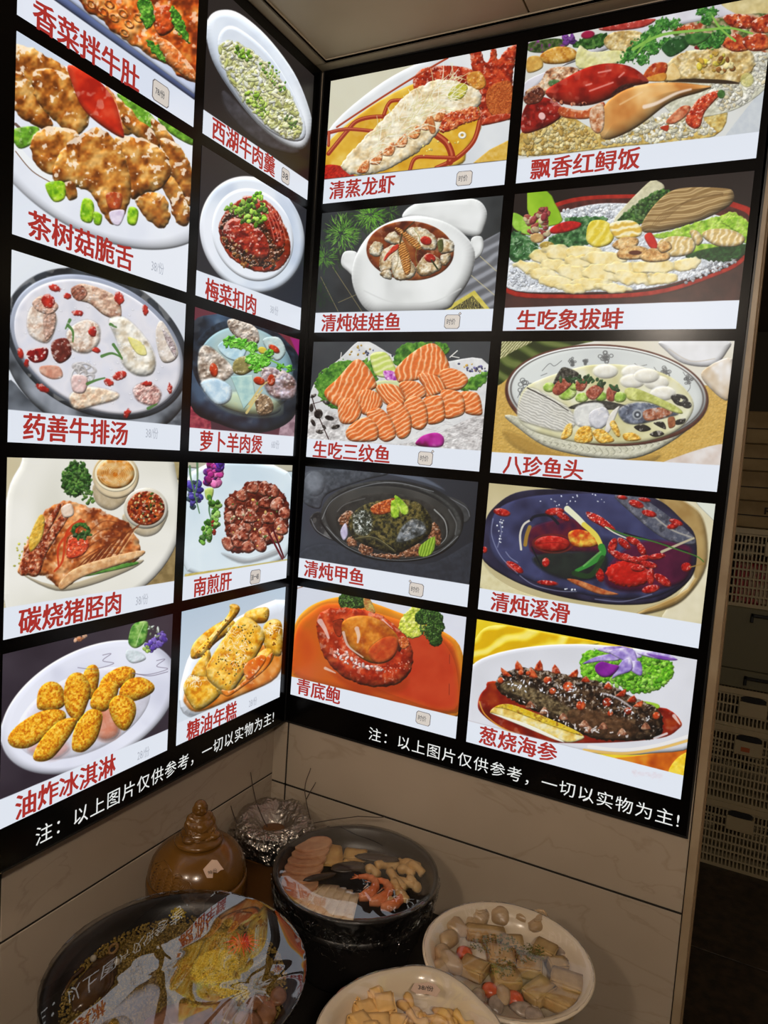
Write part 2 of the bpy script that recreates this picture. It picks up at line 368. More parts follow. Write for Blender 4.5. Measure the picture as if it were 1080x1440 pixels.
    for a in ([(235, 290), (250, 310), (250, 345)], [(350, 395), (385, 385), (420, 400)], [(390, 355), (410, 385), (420, 405)], [(300, 490), (330, 478), (360, 470)], [(380, 285), (400, 295)], [(510, 575), (540, 560)], [(240, 270), (225, 300)]):
        p.l(a, 11, (70, 115, 50), .9, w2=5)
    for i in range(70):
        t = p.rs.rand() * 6.28; r = p.rs.uniform(.2, .95); x = 335 + r * 290 * math.cos(t) * .88 - r * 190 * math.sin(t) * .47; y = 362 + r * 290 * math.cos(t) * .47 + r * 190 * math.sin(t) * .88
        p.f(('e', x, y, 5, 3, 20), [(238, 238, 242)], dome=2, bump=0, al=.5)
    p.f([(20, 578), (640, 636), (640, 740), (20, 700)], [WHT], dome=0, bump=0, k=1, soft=1)

def pic_A3(p):
    p.bg((196, 184, 150), (206, 196, 166))
    p.f([(470, 500), (640, 300), (640, 480)], [(120, 100, 60), (150, 128, 84)], dome=10, bump=0)
    p.f([(560, 0), (660, 0), (660, 90), (600, 60)], [(150, 135, 90), (175, 160, 120)], dome=10, bump=0)
    p.f([(20, 560), (20, 180), (70, 40), (140, -30), (560, -30), (640, 90), (650, 280), (560, 440), (400, 540), (150, 570)], [(214, 212, 200), (226, 224, 214), (232, 230, 222)], dome=26, bump=0, ns=160, dark=.18)
    p.f([(345, 100), (480, 120), (450, 170), (400, 200), (345, 170)], [(150, 125, 85), (180, 160, 125)], dome=18, bump=0, al=.75)
    p.f([(450, 210), (600, 190), (580, 270), (520, 295), (460, 260)], [(160, 138, 100), (185, 168, 135)], dome=20, bump=0, al=.7)
    p.f([(80, 430), (230, 470), (500, 380), (480, 410), (330, 470), (200, 490)], [(165, 150, 120)], dome=14, bump=0, al=.8)
    p.f(('e', 275, 85, 52, 62, 10), DGRN + [(110, 150, 70)], dome=18, bump=12, ns=8, wob=(10, 12)); p.s(('e', 275, 85, 55, 66, 10), 90, (3, 7), [(45, 90, 30), (85, 130, 55), (30, 65, 20)])
    p.s(('e', 318, 150, 25, 25, 0), 30, (3, 6), [(60, 100, 40), (100, 140, 60)])
    p.f(('e', 417, 75, 84, 82, 0), [(190, 165, 120), (225, 210, 180)], dome=10, bump=0, ns=50)
    p.f(('e', 417, 68, 76, 64, 0), [(235, 225, 195)], dome=4, bump=0)
    p.f(('e', 417, 66, 68, 55, 0), [(190, 105, 20), (215, 145, 60), (232, 190, 120)], dome=16, bump=5, ns=20, gloss=.4)
    for i in range(9): p.f(('e', 415, 70, 60 - 6 * i, 44 - 4 * i, 10 * i), [(238, 205, 150)], dome=2, bump=0, inner=3, al=.6)
    p.f(('e', 526, 192, 80, 74, 0), [(205, 198, 180), (230, 226, 214)], dome=14, bump=0, ns=50)
    p.f(('e', 526, 192, 68, 62, 0), [(95, 20, 5), (150, 50, 15), (185, 85, 30)], dome=12, bump=8, ns=9, gloss=.5)
    p.s(('e', 526, 188, 58, 52, 0), 60, (2, 5), [(60, 80, 20), (200, 110, 50), (220, 190, 130), (40, 30, 10)], gloss=.4)
    p.s([(60, 310), (110, 290), (90, 410), (50, 400)], 18, (2, 5), [(205, 200, 80), (190, 190, 70)], gloss=0)
    p.f([(370, 405), (485, 385), (480, 400), (300, 440)], [(60, 120, 40), (110, 160, 70)], dome=6, bump=1)
    ME = [(110, 42, 12), (165, 82, 32), (202, 125, 68), (222, 165, 110)]
    p.f([(68, 425), (90, 330), (150, 220), (215, 170), (290, 175), (420, 225), (480, 270), (500, 370), (400, 405), (290, 440), (220, 485), (160, 440), (110, 435)], ME, dome=28, bump=11, ns=22, gloss=.35, wob=(7, 22))
    for i, q in enumerate(([(70, 430), (90, 350), (200, 190), (215, 200), (140, 340), (110, 420)], [(100, 420), (140, 330), (230, 200), (260, 200), (170, 350), (140, 430)])):
        p.f(q, [(90, 25, 10), (150, 60, 30), (215, 160, 120)], dome=10, bump=8, ns=10, gloss=.4)
    p.f([(105, 300), (140, 220), (160, 230), (150, 300), (110, 350)], [(200, 150, 40), (225, 190, 90)], dome=8, bump=5, ns=9)
    for i in range(7):
        x = 235 + i * 30; y = 455 - i * 14
        p.l([(x, y), (x + 70, y - 75 - i * 5), (x + 115, y - 105 - i * 4)], 7, (110, 45, 15), .75, w2=3)
        p.l([(x + 9, y - 4), (x + 78, y - 78 - i * 5)], 4, (238, 200, 150), .6, w2=2)
    for i in range(5): p.l([(290, 310 + i * 22), (370, 240 + i * 30), (440, 250 + i * 26)], 4, (95, 35, 12), .5)
    p.f([(215, 460), (290, 400), (500, 345), (498, 372), (300, 440), (225, 487)], [(195, 140, 90), (225, 185, 135)], dome=10, bump=3, gloss=.2)
    for a in ([(290, 235), (240, 280), (225, 380), (195, 420)], [(300, 240), (215, 320), (210, 400)], [(280, 250), (260, 330)]): p.l(a, 11, (195, 55, 20), .9, w2=6)
    p.f([(255, 290), (320, 310), (300, 360), (240, 370)], [(190, 45, 20), (215, 100, 60)], dome=10, bump=6, ns=9, gloss=.6)
    p.f(('e', 290, 272, 35, 28, 0), DGRN, dome=6, bump=6, ns=6, inner=14, wob=(4, 8)); p.s(('e', 300, 290, 30, 18, 0), 14, (4, 7), [(30, 60, 20), (60, 100, 40)])
    p.f([(220, 190), (255, 175), (265, 215), (230, 225)], [(215, 185, 160), (235, 220, 205)], dome=8, bump=2)
    p.f([(-10, 556), (640, 453), (660, 700), (-10, 700)], [WHT], dome=0, bump=0, k=1, soft=1)

def pic_A4(p):
    p.bg((42, 34, 44), (58, 50, 60), ns=120)
    p.s([(265, 188), (315, 186), (300, 205), (270, 210)], 12, (4, 8), [(190, 120, 80), (215, 170, 140)])
    p.f(('e', 320, 448, 345, 205, -28), [(196, 198, 216), (222, 224, 238), (228, 230, 242)], dome=22, bump=0, ns=150, dark=.25)
    p.f(('e', 300, 470, 260, 140, -25), [(196, 190, 200), (215, 212, 224)], dome=40, bump=1, ns=14, al=.6, dark=0)
    p.f([(330, 470), (420, 440), (430, 540), (380, 570), (330, 540)], [(200, 100, 60), (215, 140, 110)], dome=30, bump=0, al=.8, soft=20)
    p.f([(100, 600), (200, 560), (250, 600), (180, 640)], [(205, 120, 100)], dome=20, bump=0, al=.5, soft=20)
    Y = [(190, 95, 8), (222, 142, 20), (238, 178, 40), (246, 205, 85)]
    for q in ([(132, 445), (138, 390), (165, 360), (200, 358), (228, 385), (232, 440), (190, 462), (150, 460)],
              [(300, 330), (318, 300), (345, 297), (358, 330), (345, 400), (315, 420), (298, 380)],
              [(365, 350), (400, 318), (450, 300), (488, 318), (470, 360), (400, 390), (355, 400)],
              [(430, 390), (460, 350), (510, 340), (553, 365), (550, 395), (490, 425), (440, 420)],
              [(230, 430), (235, 360), (262, 326), (300, 330), (328, 380), (310, 450), (285, 498), (250, 480)],
              [(325, 430), (345, 385), (390, 355), (425, 365), (420, 410), (380, 462), (335, 455)],
              [(392, 450), (410, 412), (445, 405), (485, 430), (488, 480), (455, 532), (415, 510)],
              [(27, 560), (60, 515), (130, 470), (190, 455), (232, 465), (230, 500), (160, 560), (100, 595), (45, 592)],
              [(118, 625), (150, 560), (210, 500), (262, 486), (278, 500), (250, 555), (190, 630), (140, 645)],
              [(258, 590), (270, 520), (310, 465), (345, 455), (370, 480), (350, 560), (310, 605), (275, 610)]):
        p.f(q, Y, dome=34, bump=1.6, ns=5, dark=.32, soft=2.5)
    for x, y in ((350, 280), (545, 300)):
        p.l([(x - 70, y + 25), (x - 10, y + 30), (x + 60, y + 10), (x + 20, y), (x + 50, y - 25), (x + 20, y - 20)], 2.5, (120, 110, 130), .8)
    p.l([(480, 325), (540, 335), (605, 320)], 2.5, (110, 100, 120), .8)
    p.f([(465, 190), (480, 150), (520, 137), (535, 150), (525, 210), (490, 235), (465, 220)], [(50, 110, 35), (110, 165, 70), (160, 195, 110)], dome=12, bump=3, gloss=.2)
    p.l([(490, 225), (505, 180), (520, 145)], 2, (190, 215, 150))
    p.f([(460, 240), (510, 250), (525, 275), (480, 290), (455, 270)], [(215, 220, 225), (190, 205, 205)], dome=10, bump=4, al=.8)
    p.s([(520, 225), (590, 175), (598, 210), (540, 250)], 40, (5, 9), [(110, 85, 180), (140, 115, 205), (80, 55, 150)])
    p.s([(515, 230), (545, 215), (545, 248), (520, 250)], 8, (4, 7), [(160, 190, 90)])
    p.s([(525, 150), (570, 150), (570, 195), (530, 195)], 10, (2, 5), [(190, 200, 190), (120, 130, 110)], el=4)
    p.f([(-10, 786), (610, 526), (620, 640), (-10, 900)], [WHT], dome=0, bump=0, k=1, soft=1)

def pic_B0(p):
    p.bg((30, 26, 26), (24, 21, 22)); p.grad((38, 32, 32), (22, 18, 18), (700, 0), (1000, 600), .7)
    p.f([(740, 300), (860, 420), (980, 490), (960, 510), (850, 470), (750, 370)], [(46, 44, 48), (66, 64, 70)], dome=12, bump=0, soft=10)
    O = [(679, 110), (690, 55), (730, 33), (790, 45), (880, 120), (970, 240), (1020, 360), (1028, 430), (1000, 490), (940, 480), (850, 410), (760, 300), (700, 200)]
    p.f(O, [(196, 206, 222), (222, 230, 240), (236, 240, 246)], dome=26, bump=0, ns=120, dark=.25)
    p.f([(720, 165), (730, 100), (780, 90), (880, 170), (960, 290), (1005, 400), (1000, 460), (940, 460), (850, 400), (770, 290)], [(205, 214, 226), (232, 236, 242)], dome=14, bump=0, ns=90, dark=.16)
    I = [(723, 165), (745, 135), (790, 145), (870, 200), (950, 300), (990, 390), (990, 450), (940, 455), (860, 395), (780, 300), (735, 220)]
    p.f(I, [(150, 150, 80), (190, 190, 130), (214, 214, 180), (222, 222, 205)], dome=6, bump=6, ns=9, gloss=.25, wob=(5, 14), soft=6)
    p.s(I, 260, (3, 7), [(220, 222, 215), (205, 200, 160), (175, 180, 100), (200, 205, 150)], el=3, gloss=.2, al=.8)
    p.s(('e', 800, 175, 35, 18, 35), 26, (3, 7), [(70, 120, 25), (120, 160, 50)])
    p.s(('e', 845, 340, 60, 22, 55), 50, (3, 7), [(110, 150, 35), (150, 185, 60), (175, 200, 90)])
    p.s(('e', 900, 250, 60, 25, 50), 30, (2, 5), [(90, 140, 40), (150, 180, 80)]); p.s(('e', 960, 400, 30, 20, 60), 15, (3, 5), [(80, 110, 40)])
    p.f([(660, 354), (1020, 600), (1020, 700), (660, 470)], [WHT], dome=0, bump=0, k=1, soft=1)

def pic_B1(p):
    p.bg((34, 36, 42), (26, 26, 30)); p.grad((40, 34, 34), (44, 52, 66), (660, 500), (1010, 1000), .6)
    # traced in the 2.348x view, rows below 892 extrapolated
    p.f(('e', 831, 775, 168, 198, -24), [(190, 202, 220), (220, 228, 238), (232, 236, 244)], dome=16, bump=0, ns=100, dark=.25)
    p.f(('e', 833, 775, 130, 158, -24), [(222, 228, 238), (232, 237, 244)], dome=10, bump=0, ns=100, dark=.12)
    p.f([(722, 740), (760, 680), (830, 650), (900, 680), (950, 770), (955, 840), (915, 890), (840, 895), (760, 850), (730, 800)], [(90, 15, 5), (140, 35, 12), (170, 60, 30)], dome=8, bump=1, gloss=.4, wob=(3, 14))
    p.f([(730, 740), (770, 690), (850, 670), (900, 700), (935, 780), (930, 840), (880, 880), (800, 862), (745, 810)], [(28, 12, 8), (75, 30, 15), (120, 60, 30)], dome=12, bump=9, ns=7, gloss=.6, wob=(6, 10))
    RR = [(95, 12, 8), (150, 32, 20), (185, 70, 45)]
    p.f([(735, 760), (770, 720), (840, 745), (880, 790), (885, 850), (830, 850), (760, 805)], RR, dome=20, bump=6, ns=12, gloss=.6)
    p.f([(800, 650), (850, 655), (920, 715), (940, 800), (915, 820), (870, 740), (820, 690)], RR, dome=14, bump=5, ns=10, gloss=.7)
    for i in range(4): p.l([(850 + i * 18, 660 + i * 10), (885 + i * 16, 720 + i * 12), (905 + i * 12, 790)], 4, (215, 120, 100), .6)
    p.s(('e', 832, 705, 50, 45, 20), 70, (4, 9), [(85, 140, 25), (130, 180, 45), (165, 205, 80), (60, 100, 20)])
    p.s(('e', 770, 690, 30, 18, 0), 22, (3, 7), [(100, 150, 40), (140, 175, 60)]); p.s(('e', 848, 652, 15, 14, 0), 12, (4, 7), [(90, 160, 30), (150, 200, 60)])
    p.s([(730, 750), (760, 790), (870, 870), (930, 850), (950, 800), (900, 890), (800, 880), (730, 800)], 50, (3, 6), [(40, 18, 10), (110, 60, 25), (150, 100, 50)], gloss=.5)
    p.f([(640, 889), (1020, 1026), (1020, 1110), (640, 980)], [WHT], dome=0, bump=0, k=1, soft=1)

def pic_B2(p):
    p.bg((120, 40, 55), (70, 40, 50)); p.f([(990, 560), (1040, 480), (1040, 700), (960, 700)], [(180, 150, 160), (120, 90, 100)], dome=0, bump=0)
    p.f([(655, 560), (720, 600), (720, 680), (655, 650)], [(110, 25, 45), (165, 70, 80)], dome=0, bump=3, ns=12)
    p.f([(1000, 330), (1040, 340), (1040, 420)], [(150, 30, 110)], dome=0, bump=0, k=1)
    p.f([(655, 300), (740, 250), (860, 262), (970, 330), (1035, 410), (1030, 560), (985, 630), (880, 660), (760, 630), (655, 560)], [(18, 24, 34), (38, 52, 70), (62, 84, 108)], dome=40, bump=1, ns=60, gloss=.1, dark=.4)
    p.f(('e', 845, 430, 188, 158, 22), [(14, 20, 28), (40, 54, 70)], dome=10, bump=0, inner=26)
    p.f(('e', 846, 440, 168, 145, 22), [(120, 160, 180), (165, 190, 190), (190, 205, 190)], dome=24, bump=0, ns=120, dark=.4)
    p.f(('e', 860, 560, 110, 40, 8), [(190, 205, 165), (200, 205, 150)], dome=30, bump=0, al=.7, soft=20)
    MT = [(120, 100, 85), (175, 160, 145), (210, 200, 190)]
    p.f([(785, 270), (830, 270), (885, 300), (890, 350), (840, 345), (795, 310)], MT, dome=12, bump=8, ns=12, gloss=.5)
    p.f([(685, 380), (720, 360), (800, 430), (800, 460), (750, 490), (690, 480)], MT, dome=12, bump=8, ns=14, gloss=.6, soft=8)
    p.f([(750, 360), (800, 330), (850, 360), (830, 410), (780, 400)], [(165, 200, 215), (200, 225, 230)], dome=6, bump=1)
    p.f([(905, 340), (960, 330), (985, 380), (950, 410)], [(170, 195, 195), (205, 215, 210)], dome=8, bump=1)
    p.f([(808, 410), (850, 395), (880, 430), (840, 460), (805, 450)], [(115, 105, 60), (165, 155, 95)], dome=14, bump=4, gloss=.4)
    p.f([(690, 490), (740, 470), (795, 500), (790, 550), (740, 560)], [(165, 195, 215), (205, 225, 235)], dome=14, bump=0, gloss=.3, soft=8)
    p.f([(795, 465), (870, 460), (880, 530), (840, 578)], [(150, 190, 190), (185, 215, 205)], dome=3, bump=0, k=1)
    p.f([(900, 440), (970, 440), (1020, 480), (1010, 540), (930, 530)], [(110, 80, 75), (165, 145, 150), (195, 190, 205)], dome=14, bump=8, ns=14, gloss=.5, soft=8)
    p.f([(880, 530), (920, 530), (942, 560), (935, 590), (890, 595)], [(90, 70, 50), (165, 140, 110)], dome=10, bump=7, ns=9, gloss=.6)
    for a in ([(860, 560), (900, 500), (930, 480)], [(850, 590), (880, 545), (905, 510)]): p.l(a, 9, (205, 185, 120), .9, w2=4)
    for x, y, a, b, r in ((737, 443, 14, 24, -10), (945, 370, 22, 11, 35), (935, 478, 14, 20, 0), (893, 480, 20, 14, 20)): p.f(('e', x, y, a, b, r), [(150, 30, 12), (205, 70, 30)], dome=8, bump=1, gloss=.4)
    p.f(('e', 905, 375, 16, 12, 20), [(205, 180, 60)], dome=6, bump=0)
    GB = [(45, 120, 20), (85, 170, 40), (130, 205, 75)]
    for x, y, r in ((795, 345, 26), (830, 350, 22), (865, 365, 22), (870, 405, 26), (905, 410, 30), (880, 430, 24), (930, 385, 18), (1000, 438, 14), (965, 432, 12)): p.f(('e', x, y, r, r * .8, 0), GB, dome=6, bump=7, ns=8, wob=(9, 9), gloss=.3)
    p.l([(780, 345), (870, 380), (1000, 440)], 5, (110, 180, 60))
    p.f([(640, 640), (1030, 673), (1030, 760), (640, 740)], [WHT], dome=0, bump=0, k=1, soft=1)

def pic_B3(p):
    p.bg((190, 206, 214), (214, 222, 228)); p.f([(670, 20), (1060, 20), (1060, 60), (670, 45)], [(185, 180, 160)], dome=6, bump=0)
    p.f([(690, 60), (1040, 60), (1030, 370), (675, 420)], [(200, 216, 226), (216, 228, 234), (208, 220, 228)], dome=20, bump=0, ns=130, dark=.1)
    p.f([(668, 430), (1040, 378), (1040, 386), (668, 442)], [(185, 160, 60), (205, 185, 110)], dome=0, bump=3, ns=9, k=1)
    p.s([(745, 30), (800, 30), (790, 110), (745, 105)], 60, (7, 14), [(150, 30, 110), (190, 60, 140), (215, 110, 170), (90, 30, 120)], gloss=.2)
    p.s([(780, 28), (803, 28), (800, 55)], 10, (6, 10), [(80, 40, 150)])
    p.f([(740, 125), (770, 120), (765, 155), (745, 160)], [(160, 185, 80), (200, 215, 130)], dome=8, bump=1)
    p.s([(678, 100), (720, 95), (728, 150), (700, 200), (680, 170)], 45, (6, 12), [(60, 50, 140), (90, 75, 170), (60, 80, 90)])
    for a in ([(685, 40), (690, 90), (720, 210)], [(712, 30), (712, 100), (700, 150)], [(760, 160), (755, 200), (765, 240)]): p.l(a, 8, (80, 120, 80), .9, w2=4)
    p.s([(755, 150), (795, 170), (790, 240), (760, 300), (722, 322), (725, 270), (765, 220)], 80, (5, 10), [(70, 130, 40), (110, 165, 60), (150, 195, 95), (50, 95, 30)])
    p.s([(750, 240), (785, 235), (780, 300), (755, 260)], 6, (4, 6), [(150, 40, 30)])
    p.f([(800, 355), (890, 375), (950, 360), (1000, 340), (1000, 360), (880, 392)], [(130, 130, 130)], dome=10, bump=0, al=.6, soft=10)
    L = [(92, 30, 18), (140, 62, 42), (172, 95, 72), (195, 130, 105)]
    p.f([(812, 240), (815, 160), (870, 120), (905, 95), (990, 110), (1040, 170), (1040, 260), (1000, 310), (900, 350), (830, 345)], [(70, 20, 12), (120, 48, 32)], dome=20, bump=8, ns=12, wob=(6, 12))
    cs = [(835, 175), (875, 150), (915, 115), (955, 120), (985, 130), (830, 225), (870, 210), (915, 185), (960, 175), (1005, 180), (1025, 210), (845, 270), (885, 255), (930, 240), (975, 230), (1010, 250), (825, 320), (860, 315), (895, 330), (925, 300), (960, 285), (1000, 290), (1020, 270), (945, 325), (880, 290), (905, 225)]
    for i, (x, y) in enumerate(cs):
        q = [(x + 27 * p.rs.uniform(.7, 1.2) * math.cos(a), y + 27 * p.rs.uniform(.7, 1.2) * math.sin(a)) for a in (0.3, 1.4, 2.6, 3.7, 5.)]
        p.f(q, L, dome=12, bump=4, ns=11, gloss=.5, k=3, dark=.4)
    p.s([(830, 150), (1020, 140), (1010, 330), (830, 330)], 26, (3, 5), [(205, 190, 150), (90, 110, 50), (215, 170, 90)])
    p.l([(965, 270), (1020, 375)], 7, (95, 25, 30)); p.l([(985, 265), (1025, 370)], 6, (80, 20, 25))
    p.f([(655, 441), (1045, 378), (1045, 470), (655, 540)], [WHT], dome=0, bump=0, k=1, soft=1); p.l([(668, 436), (1036, 378)], 5, (190, 175, 100), .8)

def pic_B4(p):
    p.grad((178, 196, 212), (222, 228, 236), (690, 90), (840, 560))
    p.f([(660, 330), (740, 200), (1040, 60), (1040, 380), (800, 480), (660, 470)], [(206, 214, 224), (226, 230, 236)], dome=50, bump=0, ns=150, dark=.12)
    p.f([(665, 400), (700, 320), (900, 230), (1010, 240), (1000, 340), (860, 410), (720, 465), (670, 440)], [(190, 90, 15), (210, 125, 40), (225, 160, 90)], dome=16, bump=1, ns=30, gloss=.3, soft=6)
    Y = [(205, 125, 15), (232, 170, 40), (244, 196, 75), (248, 214, 120)]; K = dict(dome=30, bump=2.5, ns=16, gloss=.3, dark=.35)
    for q in ([(690, 270), (700, 215), (770, 155), (830, 130), (850, 160), (780, 215), (730, 265)],
              [(705, 250), (760, 190), (825, 110), (830, 78), (860, 80), (860, 110), (790, 190), (740, 262)],
              [(880, 120), (900, 98), (965, 88), (970, 125), (950, 145), (890, 140)],
              [(950, 160), (985, 130), (1018, 150), (1015, 260), (960, 240)],
              [(690, 330), (740, 250), (760, 250), (760, 320), (740, 350)],
              [(662, 385), (685, 340), (760, 340), (800, 370), (790, 410), (740, 450), (700, 455)],
              [(780, 380), (830, 400), (960, 310), (990, 250), (950, 240), (850, 330)]): p.f(q, Y, **K)
    p.f([(745, 325), (750, 290), (820, 180), (870, 125), (910, 130), (955, 180), (945, 230), (890, 320), (835, 395), (800, 390), (755, 355)], Y, **K)
    for x, y, x2, y2 in ((765, 350, 905, 150), (795, 370, 930, 170), (820, 390, 945, 210)): p.l([(x, y), (x2, y2)], 3, (220, 140, 30), .55)
    p.f([(800, 385), (850, 380), (960, 270), (985, 255), (960, 310), (870, 380), (820, 410)], [(205, 95, 20), (228, 140, 50)], dome=8, bump=1, gloss=.4)
    p.f([(880, 300), (940, 260), (960, 280), (900, 350)], [(205, 85, 15), (225, 130, 40)], dome=8, bump=1, gloss=.5)
    for n, reg in ((90, ('e', 850, 230, 45, 85, 30)), (36, ('e', 700, 350, 30, 22, -20)), (30, ('e', 985, 165, 28, 18, 10))):
        for _ in range(n):
            t = p.rs.rand() * 6.28; r = p.rs.rand() ** .5; x = reg[1] + r * reg[3] * math.cos(t); y = reg[2] + r * reg[4] * math.sin(t); a = p.rs.rand() * 3.14
            p.l([(x, y), (x + 12 * math.cos(a), y + 12 * math.sin(a))], 2.2, (250, 240, 215), .8)
    p.s([(770, 300), (850, 150), (930, 150), (900, 280), (820, 380)], 70, (1.5, 3), [(110, 80, 15), (160, 110, 20), (90, 100, 30)], gloss=0); p.s([(690, 270), (840, 90), (860, 110), (720, 280)], 34, (1.5, 3), [(150, 90, 15)], gloss=0); p.s([(950, 90), (1010, 160), (990, 240)], 16, (1.5, 3), [(150, 90, 15)], gloss=0)
    p.f([(630, 511), (1040, 335), (1040, 440), (630, 600)], [WHT], dome=0, bump=0, k=1, soft=1)

def pic_C0(p):
    p.bg((208, 204, 180), (214, 212, 192))
    p.f([(100, 480), (330, 260), (560, 130), (740, 70), (1040, 50), (1040, 640), (100, 700)], [(206, 210, 214), (226, 228, 228)], dome=30, bump=0, ns=140, dark=.15)
    p.f([(95, 690), (95, 560), (160, 470), (330, 340), (520, 240), (760, 180), (860, 420), (790, 560), (740, 640), (400, 700)], [(205, 150, 25), (218, 172, 50), (226, 190, 80)], dome=20, bump=0, ns=60, soft=8, gloss=.1)
    p.f([(820, 625), (1000, 510), (1000, 620)], [(205, 160, 50), (220, 185, 100)], dome=6, bump=0, k=2)
    RD = [(120, 22, 8), (172, 45, 18), (205, 85, 45)]
    p.f([(530, 200), (580, 160), (700, 150), (800, 165), (830, 200), (820, 250), (720, 240), (620, 260), (540, 280), (522, 240)], RD, dome=26, bump=4, ns=16, gloss=.5)
    p.f([(800, 60), (850, 75), (870, 130), (890, 130), (905, 65), (925, 65), (935, 120), (970, 80), (1010, 50), (1035, 60), (1010, 190), (1010, 400), (930, 400), (860, 440), (845, 330), (840, 230), (810, 160)], RD, dome=26, bump=7, ns=16, gloss=.4, wob=(5, 12))
    p.f([(900, 250), (1000, 230), (1000, 380), (920, 400), (880, 330)], [(150, 60, 20), (200, 110, 50)], dome=10, bump=4, ns=5)
    p.f([(860, 440), (900, 395), (1005, 385), (1000, 410), (930, 430)], [(150, 35, 15), (190, 70, 35)], dome=14, bump=2, gloss=.3)
    p.f([(790, 190), (850, 180), (880, 240), (840, 270), (790, 240)], [(185, 110, 35), (215, 160, 70)], dome=10, bump=5, gloss=.4)
    for a, w in (([(150, 450), (330, 330), (520, 210), (690, 112)], 9), ([(110, 580), (200, 470), (250, 420), (330, 400), (420, 400)], 20), ([(100, 480), (200, 460), (330, 470)], 18), ([(110, 540), (112, 475)], 14), ([(380, 390), (400, 340), (430, 320), (520, 320)], 18),
                 ([(850, 420), (820, 520), (740, 600), (640, 650)], 22), ([(640, 490), (690, 530), (715, 590), (705, 620)], 34), ([(510, 660), (540, 600), (640, 598), (730, 600)], 18)):
        p.l(a, w, (150, 45, 20)); p.l([(x - 1, y - w * .2) for x, y in a], w * .3, (215, 120, 80), .7)
    p.f([(90, 640), (170, 640), (230, 680), (235, 700), (88, 710)], [(150, 15, 10), (195, 40, 25)], dome=12, bump=6, ns=10)
    FL = [(205, 178, 130), (228, 212, 176), (240, 232, 208)]
    p.f([(175, 640), (210, 580), (290, 500), (370, 420), (470, 310), (560, 250), (640, 220), (750, 230), (840, 270), (850, 340), (780, 380), (700, 410), (650, 480), (560, 560), (440, 640), (300, 680), (220, 680)], FL, dome=26, bump=9, ns=24, gloss=.35, wob=(8, 24))
    for i in range(7):
        x = 250 + i * 62; y = 668 - i * 42
        p.f([(x, y), (x + 28, y - 45), (x + 58, y - 60), (x + 62, y - 20), (x + 42, y + 8)], [(165, 70, 25), (215, 140, 80), (235, 200, 160)], dome=10, bump=5, ns=10, gloss=.4)
    p.f([(650, 470), (680, 390), (740, 370), (830, 350), (850, 410), (790, 430), (700, 470)], [(150, 35, 15), (195, 85, 40), (220, 140, 90)], dome=12, bump=8, ns=10, gloss=.6, wob=(6, 10))
    p.f([(590, 410), (620, 400), (635, 470), (610, 480)], [(180, 95, 45), (220, 150, 90)], dome=8, bump=3)
    p.f([(700, 270), (760, 235), (790, 260), (760, 310), (700, 320)], [(165, 165, 60), (210, 195, 60)], dome=8, bump=4, gloss=.3)
    for i in range(150):
        x = p.rs.uniform(310, 730); y = 560 - (x - 310) * .75 + p.rs.uniform(-75, 75); a = p.rs.uniform(-1.9, .3); L_ = p.rs.uniform(40, 110)
        p.l([(x, y), (x + L_ / 2 * math.cos(a) + 5, y + L_ / 2 * math.sin(a)), (x + L_ * math.cos(a), y + L_ * math.sin(a) + 8)], 5, [(236, 228, 200), (242, 238, 220), (215, 205, 150), (228, 224, 190)][i % 4], .85, w2=3)
    p.f(('e', 765, 490, 20, 18, 0), [(240, 236, 220)], dome=6, bump=0, inner=12); p.s(('e', 640, 540, 130, 40, -20), 10, (3, 6), [(232, 210, 120)])
    p.f([(80, 706), (1000, 609), (1000, 760), (70, 850)], [WHT], dome=0, bump=0, k=1, soft=1); p.l([(85, 706), (990, 610)], 2.5, (60, 55, 60))

